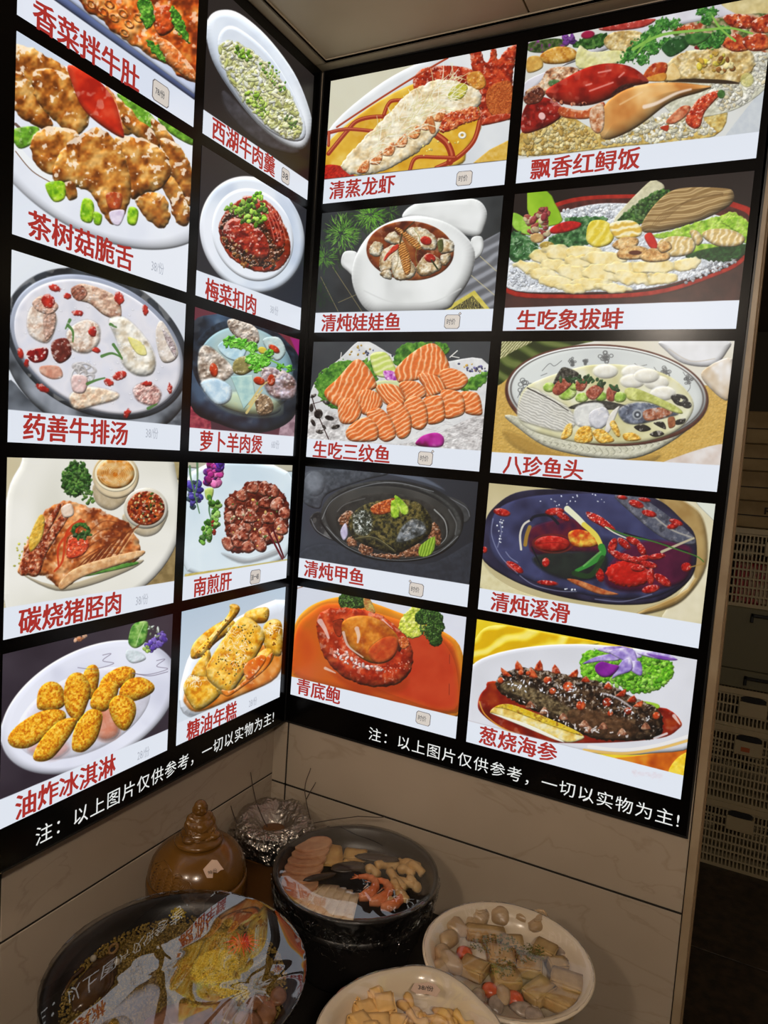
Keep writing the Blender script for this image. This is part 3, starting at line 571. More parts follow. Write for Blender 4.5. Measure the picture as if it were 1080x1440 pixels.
def pic_C1(p):
    p.bg((38, 42, 44), (56, 60, 62), ns=90)
    p.f([(880, 260), (990, 200), (980, 600), (660, 605)], [(95, 97, 102), (145, 148, 155)], dome=0, bump=0, k=1, st=(52, 62, .6), ns=60)
    for a in ([(880, 320), (970, 400)], [(840, 420), (965, 525)]): p.l(a, 4, (190, 180, 140), .9)
    for a in ([(80, 430), (170, 605)], [(140, 380), (290, 605)], [(170, 560), (260, 520)]): p.l(a, 3, (150, 135, 90), .8)
    p.f([(690, 600), (860, 498), (945, 600)], [(195, 180, 70), (210, 195, 100)], dome=0, bump=0, k=1)
    p.f([(740, 595), (850, 525), (910, 590)], [(40, 38, 32), (175, 165, 90)], dome=0, bump=0, k=1, st=(9, 0, 2.5), ns=7)
    def fern(cx, cy, R_, n, cols):
        for _ in range(n):
            a = p.rs.rand() * 6.28; r = p.rs.uniform(.1, 1) * R_; x, y = cx + r * math.cos(a) * .9, cy + r * math.sin(a); b = a + p.rs.uniform(-.5, .5)
            p.l([(x, y), (x + 26 * math.cos(b), y + 26 * math.sin(b))], 3.2, cols[p.rs.randint(len(cols))], .85, w2=1.5)
    fern(280, 110, 150, 200, [(30, 60, 25), (45, 80, 30), (25, 45, 22)]); fern(110, 300, 110, 90, [(30, 60, 25), (50, 90, 35)]); fern(80, 520, 60, 40, [(35, 65, 30)])
    fern(330, 115, 75, 200, [(95, 165, 45), (130, 195, 65), (70, 130, 30)]); fern(185, 210, 85, 240, [(95, 160, 50), (135, 190, 75), (70, 125, 35)]); fern(100, 330, 55, 90, [(70, 120, 40), (95, 150, 50)]); fern(430, 100, 40, 40, [(55, 100, 30), (80, 130, 45)])
    W = [(196, 198, 196), (222, 224, 222), (232, 234, 233)]
    p.f([(495, 135), (520, 80), (610, 45), (760, 35), (870, 40), (918, 100), (905, 180), (870, 225), (750, 200), (620, 150)], W, dome=34, bump=0, ns=120, dark=.2)
    p.f([(185, 330), (205, 300), (260, 305), (275, 360), (250, 425), (215, 400), (185, 370)], W, dome=18, bump=0, ns=60)
    p.f([(840, 240), (890, 225), (905, 270), (890, 320), (850, 340)], W, dome=18, bump=0, ns=60)
    p.f([(236, 420), (262, 310), (330, 210), (430, 150), (560, 120), (700, 145), (800, 210), (860, 300), (840, 430), (770, 540), (700, 600), (420, 620), (320, 600), (260, 520)], W, dome=60, bump=0, ns=150, dark=.22)
    p.l([(300, 500), (450, 560), (640, 560), (790, 490)], 8, (205, 207, 205), .6)
    p.f(('e', 532, 298, 222, 150, 4), [(70, 25, 8), (120, 50, 18), (150, 85, 35)], dome=16, bump=1, ns=40, gloss=.2, dark=.1)
    F = [(165, 130, 85), (208, 188, 150), (232, 224, 202)]
    for q in ([(325, 290), (355, 250), (395, 265), (385, 320), (340, 325)], [(375, 360), (400, 290), (470, 270), (475, 360), (430, 400), (390, 410)], [(440, 330), (520, 330), (565, 400), (530, 440), (455, 440)],
              [(510, 190), (590, 180), (660, 230), (660, 290), (590, 290), (540, 240)], [(670, 235), (745, 250), (750, 300), (690, 310)], [(565, 380), (620, 310), (680, 340), (690, 390), (620, 425), (580, 420)], [(400, 240), (450, 200), (500, 260), (450, 270)], [(380, 410), (430, 395), (440, 440), (400, 435)], [(690, 320), (740, 315), (720, 370), (690, 365)]):
        p.f(q, F, dome=22, bump=6, ns=16, gloss=.5, wob=(4, 14), dark=.5)
    for q in ([(455, 190), (480, 185), (570, 250), (590, 290), (560, 290), (510, 240)], [(470, 270), (500, 255), (530, 320), (535, 400), (510, 420), (485, 350)]):
        p.f(q, [(130, 70, 20), (190, 120, 50), (220, 165, 90)], dome=12, bump=4, ns=8, gloss=.3, st=(11, 60, .5))
    p.l([(500, 200), (552, 150)], 9, (60, 50, 30), w2=4); p.l([(480, 260), (490, 215)], 8, (70, 60, 30))
    p.f([(400, 335), (440, 280), (472, 265), (470, 290), (430, 320), (405, 350)], [(170, 30, 15), (200, 60, 35)], dome=8, bump=1, gloss=.3)
    for x, y in ((612, 247), (633, 335)): p.f(('e', x, y, 30, 22, 20), [(150, 20, 12), (205, 50, 25)], dome=14, bump=3, gloss=.5)
    p.l([(640, 345), (672, 390)], 8, (40, 50, 25)); p.f([(670, 255), (695, 240), (700, 290), (680, 305)], [(70, 75, 35), (110, 110, 60)], dome=8, bump=3)
    p.l([(550, 190), (580, 240), (560, 320), (580, 400)], 3, (120, 130, 60), .7); p.l([(470, 290), (470, 360), (440, 430)], 3, (100, 90, 50), .7)
    p.f([(40, 612), (985, 590), (985, 740), (40, 750)], [WHT], dome=0, bump=0, k=1, soft=1)

def pic_C2(p):
    p.bg((56, 58, 62), (66, 70, 72), ns=120)
    p.f([(235, 130), (330, 40), (400, 45), (560, 130), (780, 150), (1040, 165), (1040, 640), (60, 600), (70, 340), (130, 220)], [(205, 205, 205), (224, 224, 222)], dome=8, bump=1, ns=30)
    p.s([(280, 110), (330, 55), (540, 120), (400, 120)], 26, (3, 6), [(80, 85, 140), (190, 150, 60), (60, 60, 80)]); p.s([(860, 150), (1030, 175), (1030, 215), (930, 200)], 26, (3, 7), [(90, 85, 140), (200, 160, 70), (60, 60, 90)])
    p.l([(830, 125), (870, 90)], 6, (225, 222, 215)); p.l([(840, 120), (880, 128)], 5, (225, 222, 215)); p.l([(240, 100), (235, 140)], 5, (215, 210, 205))
    p.f([(70, 420), (250, 440), (300, 560), (620, 590), (1040, 430), (1040, 640), (60, 600)], [(165, 160, 158), (200, 196, 194), (222, 220, 218)], dome=0, bump=8, ns=18)
    for i in range(80):
        x = p.rs.uniform(600, 1000); y = p.rs.uniform(490, 620); p.l([(x, y), (x + 50, y - 22), (x + 110, y - 10)], 2.2, (235, 233, 230) if i % 3 else (150, 145, 145), .6)
    LG = [(40, 85, 25), (75, 130, 40), (115, 165, 60)]
    for q in ([(100, 270), (160, 180), (260, 140), (330, 150), (380, 130), (370, 200), (240, 330), (150, 350)], [(520, 140), (570, 60), (680, 45), (810, 55), (800, 120), (640, 180), (540, 170)], [(380, 160), (470, 110), (430, 200), (440, 250), (400, 230)], [(890, 300), (940, 240), (1035, 200), (1020, 270), (960, 305)], [(120, 330), (200, 340), (240, 400), (180, 400)], [(800, 50), (812, 80), (770, 90)]):
        p.f(q, LG, dome=8, bump=4, ns=14, wob=(12, 16))
    p.f([(400, 110), (480, 100), (530, 170), (540, 230), (440, 230), (410, 180)], [(190, 205, 100), (222, 226, 160)], dome=12, bump=2, st=(30, 70, .5), ns=20)
    p.f([(470, 200), (530, 205), (550, 260), (520, 270), (480, 240)], [(150, 40, 150), (205, 120, 200), (235, 220, 235)], dome=8, bump=1, gloss=.3)
    p.f([(430, 260), (560, 255), (600, 310), (450, 330)], [(200, 210, 160)], dome=10, bump=0)
    S = [(212, 92, 22), (228, 120, 42), (236, 148, 75)]; ST = [(214, 106, 44), (222, 120, 56), (226, 130, 66), (230, 142, 80), (240, 188, 142)]
    def sal(q, per, ang, w=1.3): p.f(q, ST, dome=22, bump=3.5, ns=24, st=(per * .72, ang, w * .8), gloss=.18, dark=.3)
    sal([(150, 310), (220, 240), (300, 150), (345, 140), (400, 200), (435, 280), (400, 310), (330, 380), (250, 400), (180, 370)], 40, 25)
    sal([(535, 190), (600, 120), (680, 65), (740, 50), (790, 90), (830, 180), (800, 230), (700, 240), (570, 265), (540, 240)], 42, 10)
    sal([(780, 200), (840, 185), (910, 215), (930, 260), (880, 305), (810, 300), (780, 250)], 26, 70)
    sal([(655, 230), (700, 210), (780, 240), (810, 300), (760, 330), (700, 345), (690, 290)], 28, -30)
    sal([(555, 265), (640, 255), (700, 300), (690, 345), (600, 370), (575, 320)], 26, 50)
    sal([(430, 290), (480, 268), (560, 290), (590, 370), (540, 400), (470, 370)], 28, -40)
    sal([(335, 320), (390, 300), (450, 330), (465, 390), (400, 440), (345, 420)], 26, 20)
    sal([(225, 380), (270, 345), (330, 365), (355, 420), (320, 480), (240, 480)], 26, 30)
    sal([(885, 315), (980, 320), (1008, 400), (1000, 440), (920, 430), (890, 370)], 30, 60)
    sal([(780, 320), (830, 300), (900, 330), (915, 420), (870, 452), (800, 450)], 34, 70)
    sal([(690, 350), (780, 335), (805, 400), (800, 470), (720, 490), (690, 430)], 34, 65)
    sal([(585, 370), (650, 335), (700, 380), (715, 470), (680, 520), (620, 500), (590, 430)], 30, 60)
    sal([(490, 390), (560, 370), (620, 440), (618, 540), (560, 568), (510, 480)], 30, 60)
    sal([(380, 430), (450, 400), (520, 470), (540, 555), (480, 585), (420, 530)], 30, 60)
    sal([(268, 530), (310, 480), (380, 450), (440, 500), (440, 570), (380, 585), (290, 578)], 32, 60)
    p.f([(650, 585), (690, 550), (760, 535), (800, 560), (795, 605), (740, 616), (660, 605)], [(115, 15, 70), (165, 25, 130), (190, 60, 160)], dome=20, bump=1, ns=50, gloss=.15)
    p.l([(175, 570), (130, 470), (100, 400), (80, 330)], 5, (50, 30, 28)); p.l([(80, 380), (150, 360)], 3, (50, 30, 28)); p.l([(150, 520), (110, 530)], 3, (50, 30, 28))
    for x, y, a, b, r in ((118, 432, 24, 26, 0), (90, 335, 18, 9, -30), (160, 370, 20, 10, 20), (178, 455, 26, 13, 15), (90, 480, 22, 10, 60), (212, 503, 24, 12, -15), (125, 530, 20, 11, 10), (80, 400, 12, 22, 0), (150, 505, 14, 8, 50)):
        p.f(('e', x, y, a, b, r), [(22, 14, 14), (50, 42, 38), (95, 90, 85)], dome=9, bump=1, ns=12, gloss=.35)
    p.f([(40, 566), (1010, 633), (1010, 780), (40, 720)], [WHT], dome=0, bump=0, k=1, soft=1)

def pic_C3(p):
    p.grad((62, 66, 76), (32, 34, 40), (100, 50), (900, 620)); p.f([(60, 520), (400, 600), (980, 660), (990, 420), (700, 540), (200, 430)], [(52, 56, 66), (40, 43, 50)], dome=40, bump=0, al=.7, soft=30)
    p.f([(70, 200), (80, 60), (300, 40), (520, 60), (380, 100), (200, 170), (160, 245)], [(50, 54, 60), (78, 82, 90)], dome=14, bump=0)
    p.f(('e', 135, 115, 55, 65, 0), [(150, 155, 165)], dome=40, bump=0, al=.55, soft=50); p.f([(520, 65), (700, 80), (820, 150), (700, 110)], [(110, 120, 138)], dome=10, bump=0, al=.6, soft=14)
    K1 = [(34, 35, 36), (52, 53, 54), (68, 69, 70)]
    p.f([(110, 300), (160, 260), (210, 330), (260, 400), (230, 412), (150, 370)], K1, dome=10, bump=0, gloss=.15, ns=50); p.l([(118, 300), (150, 360), (220, 402)], 4, (130, 132, 138), .7)
    p.f([(820, 180), (920, 215), (958, 280), (920, 320), (860, 260)], K1, dome=10, bump=0, ns=50); p.l([(845, 190), (930, 240), (950, 285)], 4, (125, 128, 135), .7)
    p.f([(165, 290), (230, 180), (380, 110), (560, 95), (760, 140), (890, 230), (920, 310), (880, 420), (760, 500), (580, 525), (400, 500), (250, 420), (190, 350)], [(28, 29, 30), (44, 45, 46)], dome=30, bump=0, ns=80, dark=.3)
    E_ = ('e', 540, 305, 372, 200, 7)
    p.f(E_, [(70, 71, 70), (52, 53, 52)], dome=6, bump=0, inner=14); p.l([(175, 300), (230, 200), (380, 130), (560, 108), (760, 155)], 4, (150, 152, 155), .7); p.l([(200, 340), (300, 440), (450, 500), (620, 515), (780, 480), (890, 390)], 3.5, (170, 172, 176), .6)
    p.f(('e', 540, 312, 345, 182, 7), [(46, 46, 44), (64, 63, 60)], dome=20, bump=0, ns=90)
    p.f(('e', 545, 325, 300, 160, 7), [(38, 37, 35), (52, 50, 47)], dome=14, bump=0, dark=.1)
    p.l([(765, 250), (820, 310), (830, 390), (790, 440)], 8, (160, 162, 160), .8, w2=3); p.l([(255, 260), (300, 220), (400, 190)], 5, (110, 110, 108), .6); p.l([(840, 250), (880, 320), (875, 380)], 7, (120, 122, 122), .6)
    BR = [(60, 30, 16), (115, 68, 42), (160, 110, 78)]
    for q in ([(262, 300), (300, 260), (340, 270), (330, 340), (280, 340)], [(310, 400), (350, 390), (360, 440), (315, 440)], [(370, 440), (420, 420), (450, 470), (420, 490), (380, 480)], [(580, 470), (660, 430), (700, 440), (690, 490), (600, 500)], [(720, 350), (770, 320), (800, 380), (790, 440), (740, 410)], [(440, 480), (600, 490), (560, 510), (460, 500)]):
        p.f(q, BR, dome=14, bump=9, ns=9, gloss=.5, wob=(6, 9))
    p.f([(272, 365), (300, 320), (312, 380), (290, 412)], [(175, 165, 195), (205, 200, 220)], dome=8, bump=0)
    p.f([(315, 310), (370, 240), (460, 205), (600, 195), (690, 220), (750, 300), (740, 380), (660, 440), (560, 480), (440, 450), (340, 400)], [(18, 17, 10), (48, 46, 24), (85, 76, 34), (110, 96, 50)], dome=60, bump=6, ns=10, gloss=.12, dark=.4)
    p.f([(340, 280), (400, 250), (440, 310), (420, 380), (350, 370)], [(30, 32, 24), (62, 66, 52), (225, 230, 230)], dome=0, bump=8, ns=8, gloss=.5, soft=14)
    p.f([(590, 350), (650, 300), (710, 320), (720, 370), (640, 410), (570, 420)], [(40, 42, 40), (75, 78, 78), (130, 135, 140)], dome=6, bump=5, ns=14, gloss=.35, soft=12)
    p.f([(430, 240), (480, 210), (560, 190), (570, 230), (520, 270), (450, 275)], [(120, 40, 12), (175, 75, 25), (200, 110, 50)], dome=12, bump=5, ns=9, gloss=.4)
    for q in ([(538, 205), (580, 205), (580, 288), (540, 288)], [(553, 182), (575, 182), (626, 235), (624, 275), (590, 270)]): p.f(q, [(110, 155, 25), (165, 200, 55), (195, 218, 95)], dome=9, bump=1, k=2, gloss=.2)
    p.f([(686, 450), (715, 420), (770, 390), (766, 460), (735, 495), (688, 495)], [(105, 140, 30), (160, 190, 65)], dome=6, bump=1, k=2, st=(14, 15, .3))
    p.l([(350, 405), (450, 400), (560, 470)], 10, (60, 55, 30)); p.l([(350, 400), (450, 395), (555, 462)], 2.5, (170, 165, 130), .7)
    p.f([(40, 500), (960, 645), (960, 790), (40, 610)], [WHT], dome=0, bump=0, k=1, soft=1)

def pic_C4(p):
    p.bg((205, 210, 222), (214, 216, 226)); p.l([(88, 70), (130, 58)], 4, (150, 100, 70))
    p.f([(60, 560), (70, 300), (130, 190), (250, 130), (400, 120), (640, 200), (860, 290), (990, 420), (980, 760), (700, 720), (300, 620)], [(200, 120, 20), (214, 140, 40)], dome=26, bump=0, ns=100, dark=.05)
    p.f([(70, 540), (80, 310), (150, 210), (300, 150), (640, 240), (880, 330), (960, 440), (960, 750), (400, 640)], [(188, 92, 18), (196, 82, 22), (188, 66, 22)], dome=40, bump=1, ns=150, dark=0, soft=30)
    p.f([(480, 560), (620, 330), (800, 310), (900, 380), (960, 520), (950, 730), (700, 680)], [(178, 48, 20), (188, 62, 30)], dome=0, bump=1, ns=80, soft=50)
    p.f([(250, 500), (400, 580), (560, 600), (700, 560), (640, 640), (400, 620)], [(150, 50, 12)], dome=0, bump=0, al=.6, soft=30)
    p.f([(640, 270), (700, 180), (760, 170), (790, 260), (760, 330), (690, 335)], [(150, 170, 40), (200, 205, 80), (215, 215, 120)], dome=14, bump=8, ns=14, gloss=.3, wob=(6, 12))
    for x, y, r in ((355, 135, 42), (400, 140, 42), (435, 150, 30), (340, 165, 20), (800, 210, 50), (840, 240, 46), (830, 300, 48), (845, 350, 38), (770, 230, 40), (860, 280, 34)): p.f(('e', x, y, r, r, 0), [(18, 38, 12), (38, 70, 22), (70, 105, 40)], dome=16, bump=9, ns=6, wob=(5, 9))
    for x, y, rx, ry, n in ((385, 140, 68, 35, 120), (815, 260, 62, 95, 240)): p.s(('e', x, y, rx, ry, -10), n, (3, 5), [(30, 60, 20), (70, 110, 40), (22, 45, 16), (95, 135, 60)], el=1.2)
    p.f([(450, 120), (480, 120), (515, 200), (480, 200), (455, 170)], [(165, 100, 50), (200, 190, 100)], dome=8, bump=4, ns=10)
    RR = [(140, 28, 8), (182, 52, 20), (208, 88, 44)]
    p.f([(200, 240), (240, 190), (330, 175), (440, 185), (530, 210), (600, 250), (650, 300), (700, 350), (722, 430), (705, 530), (640, 590), (520, 608), (400, 580), (300, 520), (240, 440), (205, 340)], RR, dome=60, bump=4, ns=26, gloss=.3, wob=(6, 24), dark=.3)
    p.f([(285, 250), (340, 235), (330, 270), (300, 275)], [(40, 15, 10)], dome=3, bump=0); p.f([(632, 350), (660, 385), (650, 415), (635, 400)], [(50, 20, 12)], dome=3, bump=0)
    p.f([(285, 255), (340, 245), (330, 330), (300, 320)], [(120, 28, 12), (160, 50, 25)], dome=8, bump=2)
    p.f([(332, 270), (360, 235), (430, 218), (510, 228), (580, 270), (640, 340), (620, 440), (560, 478), (480, 472), (400, 420), (345, 350)], [(165, 70, 10), (198, 110, 22), (215, 138, 45)], dome=50, bump=4, ns=28, gloss=.1, dark=.35)
    p.f([(480, 410), (560, 340), (635, 340), (640, 400), (600, 460), (520, 478)], [(175, 50, 18), (195, 85, 38)], dome=20, bump=3, ns=20, soft=20, al=.9)
    for a, w in (([(342, 310), (370, 385), (450, 445)], 16), ([(415, 290), (425, 330), (420, 365)], 26), ([(215, 250), (240, 290), (262, 340)], 30), ([(245, 505), (300, 530)], 16), ([(555, 240), (610, 290)], 9)):
        p.l(a, w, (228, 205, 200), .75, w2=w * .4, soft=4)
    p.s([(280, 410), (340, 400), (460, 490), (580, 500), (560, 520), (400, 500), (300, 450)], 46, (3, 9), [(235, 205, 200), (225, 170, 155)], gloss=0, el=2); p.s([(520, 500), (720, 460), (700, 520), (560, 530)], 60, (2, 4), [(225, 150, 130), (150, 30, 15)], gloss=0)
    p.f([(640, 340), (680, 335), (700, 380), (660, 400)], [(165, 60, 20), (205, 110, 50)], dome=8, bump=6, ns=8, gloss=.5)
    p.f([(40, 545), (970, 770), (970, 900), (40, 660)], [WHT], dome=0, bump=0, k=1, soft=1)
    p.l([(921, 430), (921, 480)], 2, (80, 30, 20)); p.l([(921, 590), (921, 650)], 2, (80, 30, 20))

def pic_D0(p):
    p.bg((214, 216, 214), (206, 204, 194)); p.f([(860, 620), (1100, 330), (1100, 560), (900, 620)], [(190, 196, 202), (200, 205, 208)], dome=0, bump=0)
    p.f([(80, 400), (300, 220), (620, 60), (1100, -20), (1100, 60), (700, 110), (300, 250), (90, 330)], [(196, 192, 200), (222, 222, 228)], dome=20, bump=0, ns=80)
    p.f([(880, 10), (1100, -30), (1100, 60), (1000, 80)], [(190, 170, 110), (215, 200, 150)], dome=0, bump=5, ns=30)
    p.f([(90, 180), (200, 160), (260, 180), (200, 215), (100, 215)], [(30, 50, 20), (70, 95, 40), (120, 50, 120)], dome=6, bump=6, ns=12); p.s(('e', 255, 165, 25, 20, 0), 14, (6, 12), [(80, 30, 110), (120, 60, 150)])
    p.f([(270, 190), (330, 150), (410, 140), (410, 185), (340, 205)], DGRN, dome=6, bump=6, ns=10, wob=(9, 12)); p.f([(380, 120), (470, 95), (610, 80), (560, 115), (430, 130)], [(150, 35, 30), (190, 70, 60)], dome=10, bump=2, gloss=.4); p.f(('e', 335, 145, 28, 16, -10), [(150, 20, 60)], dome=8, bump=0)
    p.f([(140, 230), (200, 195), (270, 200), (295, 235), (240, 262), (160, 262)], [(170, 105, 30), (205, 150, 60), (220, 180, 100)], dome=20, bump=1, gloss=.3); p.f([(90, 240), (140, 235), (150, 280), (90, 300)], [(190, 140, 60), (215, 175, 90)], dome=10, bump=2)
    FL = [(165, 130, 70), (205, 180, 120), (228, 212, 168)]
    p.f([(400, 170), (440, 135), (540, 130), (570, 170), (520, 220), (430, 210)], FL, dome=14, bump=9, ns=16, gloss=.4); p.f([(300, 190), (350, 215), (470, 210), (480, 255), (300, 285)], [(205, 200, 130), (225, 220, 175)], dome=10, bump=5, ns=20)
    p.f([(60, 640), (90, 520), (240, 470), (420, 540), (760, 440), (900, 420), (860, 560), (500, 600)], [(165, 130, 60), (200, 170, 90), (215, 200, 140)], dome=6, bump=6, ns=14)
    p.f([(640, 330), (1090, 200), (1090, 330), (1000, 420), (880, 470), (700, 480)], [(190, 188, 165), (215, 214, 196)], dome=4, bump=5, ns=14)
    p.s([(80, 560), (220, 480), (360, 540), (380, 600), (70, 640)], 300, (5, 9), [(196, 166, 92), (212, 188, 120), (186, 150, 74), (222, 206, 150)], el=2, gloss=.3)
    p.s([(400, 590), (620, 480), (760, 450), (860, 540), (640, 580)], 340, (5, 9), [(214, 210, 182), (226, 222, 202), (206, 194, 152), (232, 230, 216)], el=2, gloss=.3)
    p.s([(830, 350), (1060, 210), (1085, 330), (980, 420), (880, 460)], 340, (5, 9), [(214, 210, 190), (226, 224, 208), (206, 194, 158), (232, 230, 218)], el=2, gloss=.3)
    p.f([(650, 335), (670, 250), (750, 210), (900, 195), (1000, 210), (1020, 280), (960, 340), (900, 345), (750, 330)], FL, dome=14, bump=10, ns=18, gloss=.4, wob=(6, 16)); p.f([(650, 335), (740, 325), (900, 330), (960, 345), (880, 345), (740, 340)], [(50, 35, 20)], dome=2, bump=0)
    p.s(('e', 860, 265, 80, 45, 0), 26, (6, 14), [(190, 150, 60), (150, 95, 40), (225, 210, 150), (205, 185, 60)])
    p.f([(660, 290), (690, 260), (720, 320), (660, 332)], [(215, 180, 110), (228, 205, 150)], dome=6, bump=1)
    p.f([(560, 320), (600, 265), (660, 262), (650, 310), (580, 335)], [(150, 35, 15), (190, 90, 35)], dome=12, bump=4, gloss=.4); p.f([(560, 330), (650, 300), (650, 335)], [(190, 120, 40), (215, 160, 70)], dome=6, bump=1)
    p.f([(700, 110), (1100, 60), (1100, 210), (980, 200), (760, 190)], [(150, 60, 30), (200, 170, 140), (60, 80, 30), (210, 200, 185)], dome=0, bump=8, ns=30)
    for q in ([(890, 70), (960, 60), (1020, 80), (1000, 120), (920, 110)], [(1010, 90), (1090, 60), (1090, 130), (1020, 135)], [(900, 160), (950, 140), (1000, 200), (940, 215), (890, 190)], [(970, 160), (1060, 140), (1080, 200), (1000, 210)], [(690, 115), (760, 105), (770, 130), (700, 135)]): p.f(q, [(110, 20, 10), (170, 55, 25), (210, 110, 55)], dome=18, bump=7, ns=14, gloss=.7)
    p.f([(780, 190), (850, 180), (840, 200), (780, 205)], [(120, 15, 30)], dome=4, bump=0)
    CL = [(25, 75, 25), (50, 115, 40), (95, 155, 65)]
    for x, y, r in ((640, 105, 38), (690, 100, 26), (610, 130, 34), (580, 165, 38), (545, 195, 42), (510, 225, 36), (560, 245, 30), (600, 200, 34), (800, 50, 26), (835, 55, 28), (820, 85, 26), (860, 170, 40), (820, 180, 34), (890, 130, 30), (650, 175, 26), (480, 250, 20)): p.f(('e', x, y, r, r * .75, -20), CL, dome=8, bump=8, ns=9, wob=(13, 10), gloss=.2)
    p.f([(640, 190), (700, 150), (760, 160), (740, 200), (680, 235), (650, 220)], [(20, 60, 25), (45, 95, 45)], dome=10, bump=2, gloss=.3); p.f([(740, 145), (840, 140), (800, 180), (750, 185)], [(35, 85, 35), (70, 125, 55)], dome=10, bump=3)
    p.l([(520, 205), (640, 145), (820, 125), (920, 118), (1010, 140)], 13, (130, 180, 75), w2=8); p.l([(590, 150), (540, 220)], 8, (120, 170, 70)); p.l([(845, 70), (880, 120), (940, 170)], 9, (130, 180, 75))
    p.f([(80, 380), (140, 340), (170, 290), (230, 275), (300, 285), (280, 320), (200, 360), (120, 420)], [(110, 60, 40), (190, 140, 100), (220, 200, 170)], dome=8, bump=9, ns=14, gloss=.5); p.f(('e', 200, 343, 26, 15, 0), [(40, 80, 35), (110, 140, 90)], dome=9, bump=1, gloss=.3)
    p.f([(70, 545), (75, 450), (130, 400), (200, 415), (235, 450), (220, 490), (150, 530)], [(95, 8, 6), (145, 20, 14), (165, 40, 30)], dome=30, bump=2, ns=18, gloss=.35); p.f(('e', 150, 478, 16, 14, 60), [(225, 180, 175)], dome=3, bump=0)
    p.f([(75, 400), (130, 360), (160, 380), (140, 420), (90, 430)], [(60, 20, 15), (120, 60, 40)], dome=8, bump=6, ns=8, gloss=.4)
    p.f([(225, 440), (320, 455), (400, 420), (400, 460), (330, 490), (230, 480)], [(165, 60, 25), (200, 110, 60)], dome=12, bump=4, gloss=.4)
    p.f([(165, 375), (250, 320), (330, 280), (420, 262), (510, 275), (575, 320), (580, 345), (500, 360), (440, 400), (360, 430), (280, 435), (200, 415)], [(125, 12, 6), (168, 28, 14), (188, 50, 30)], dome=60, bump=3, ns=40, gloss=.12, dark=.3)
    for a in ([(330, 352), (352, 345)], [(345, 375), (440, 340)], [(465, 318), (485, 300)], [(380, 300), (430, 290)]): p.l(a, 7, (228, 150, 140), .8, soft=4)
    p.s([(180, 400), (250, 425), (350, 425), (300, 437), (200, 418)], 16, (4, 7), [(60, 8, 5), (200, 120, 90)]); p.f([(435, 385), (480, 350), (530, 348), (490, 385), (445, 400)], [(35, 12, 12), (80, 40, 35)], dome=6, bump=6, ns=6)
    p.f([(400, 572), (385, 500), (410, 430), (480, 375), (580, 345), (700, 340), (800, 350), (845, 358), (800, 380), (680, 420), (560, 510), (470, 560)], [(190, 120, 55), (215, 158, 88), (230, 188, 125)], dome=60, bump=1, ns=70, gloss=.0, dark=.3)
    p.l([(570, 440), (620, 425), (700, 385), (760, 368)], 17, (240, 222, 205), .85, w2=8, soft=6); p.l([(470, 430), (560, 380)], 7, (235, 200, 150), .6, soft=4)
    for q in ([(350, 450), (400, 430), (405, 520), (380, 550), (350, 520)],): p.f(q, [(170, 95, 50), (220, 190, 160)], dome=10, bump=5, gloss=.4)
    p.f([(740, 490), (790, 410), (860, 375), (880, 390), (820, 460), (800, 520), (770, 528)], [(150, 30, 12), (190, 60, 30), (215, 110, 70)], dome=14, bump=7, ns=10, gloss=.6); p.f([(660, 500), (720, 440), (760, 440), (740, 480), (690, 510)], [(165, 60, 30), (215, 150, 110)], dome=9, bump=5)
    p.f([(635, 525), (670, 515), (665, 540)], [(170, 50, 25)], dome=4, bump=0); p.f(('e', 885, 388, 16, 18, 0), [(45, 85, 35), (80, 120, 60)], dome=5, bump=3); p.f(('e', 990, 330, 28, 30, 0), [(190, 185, 100), (215, 205, 130)], dome=6, bump=4, al=.7)
    p.f([(40, 656), (1060, 540), (1060, 760), (30, 860)], [WHT], dome=0, bump=0, k=1, soft=1)

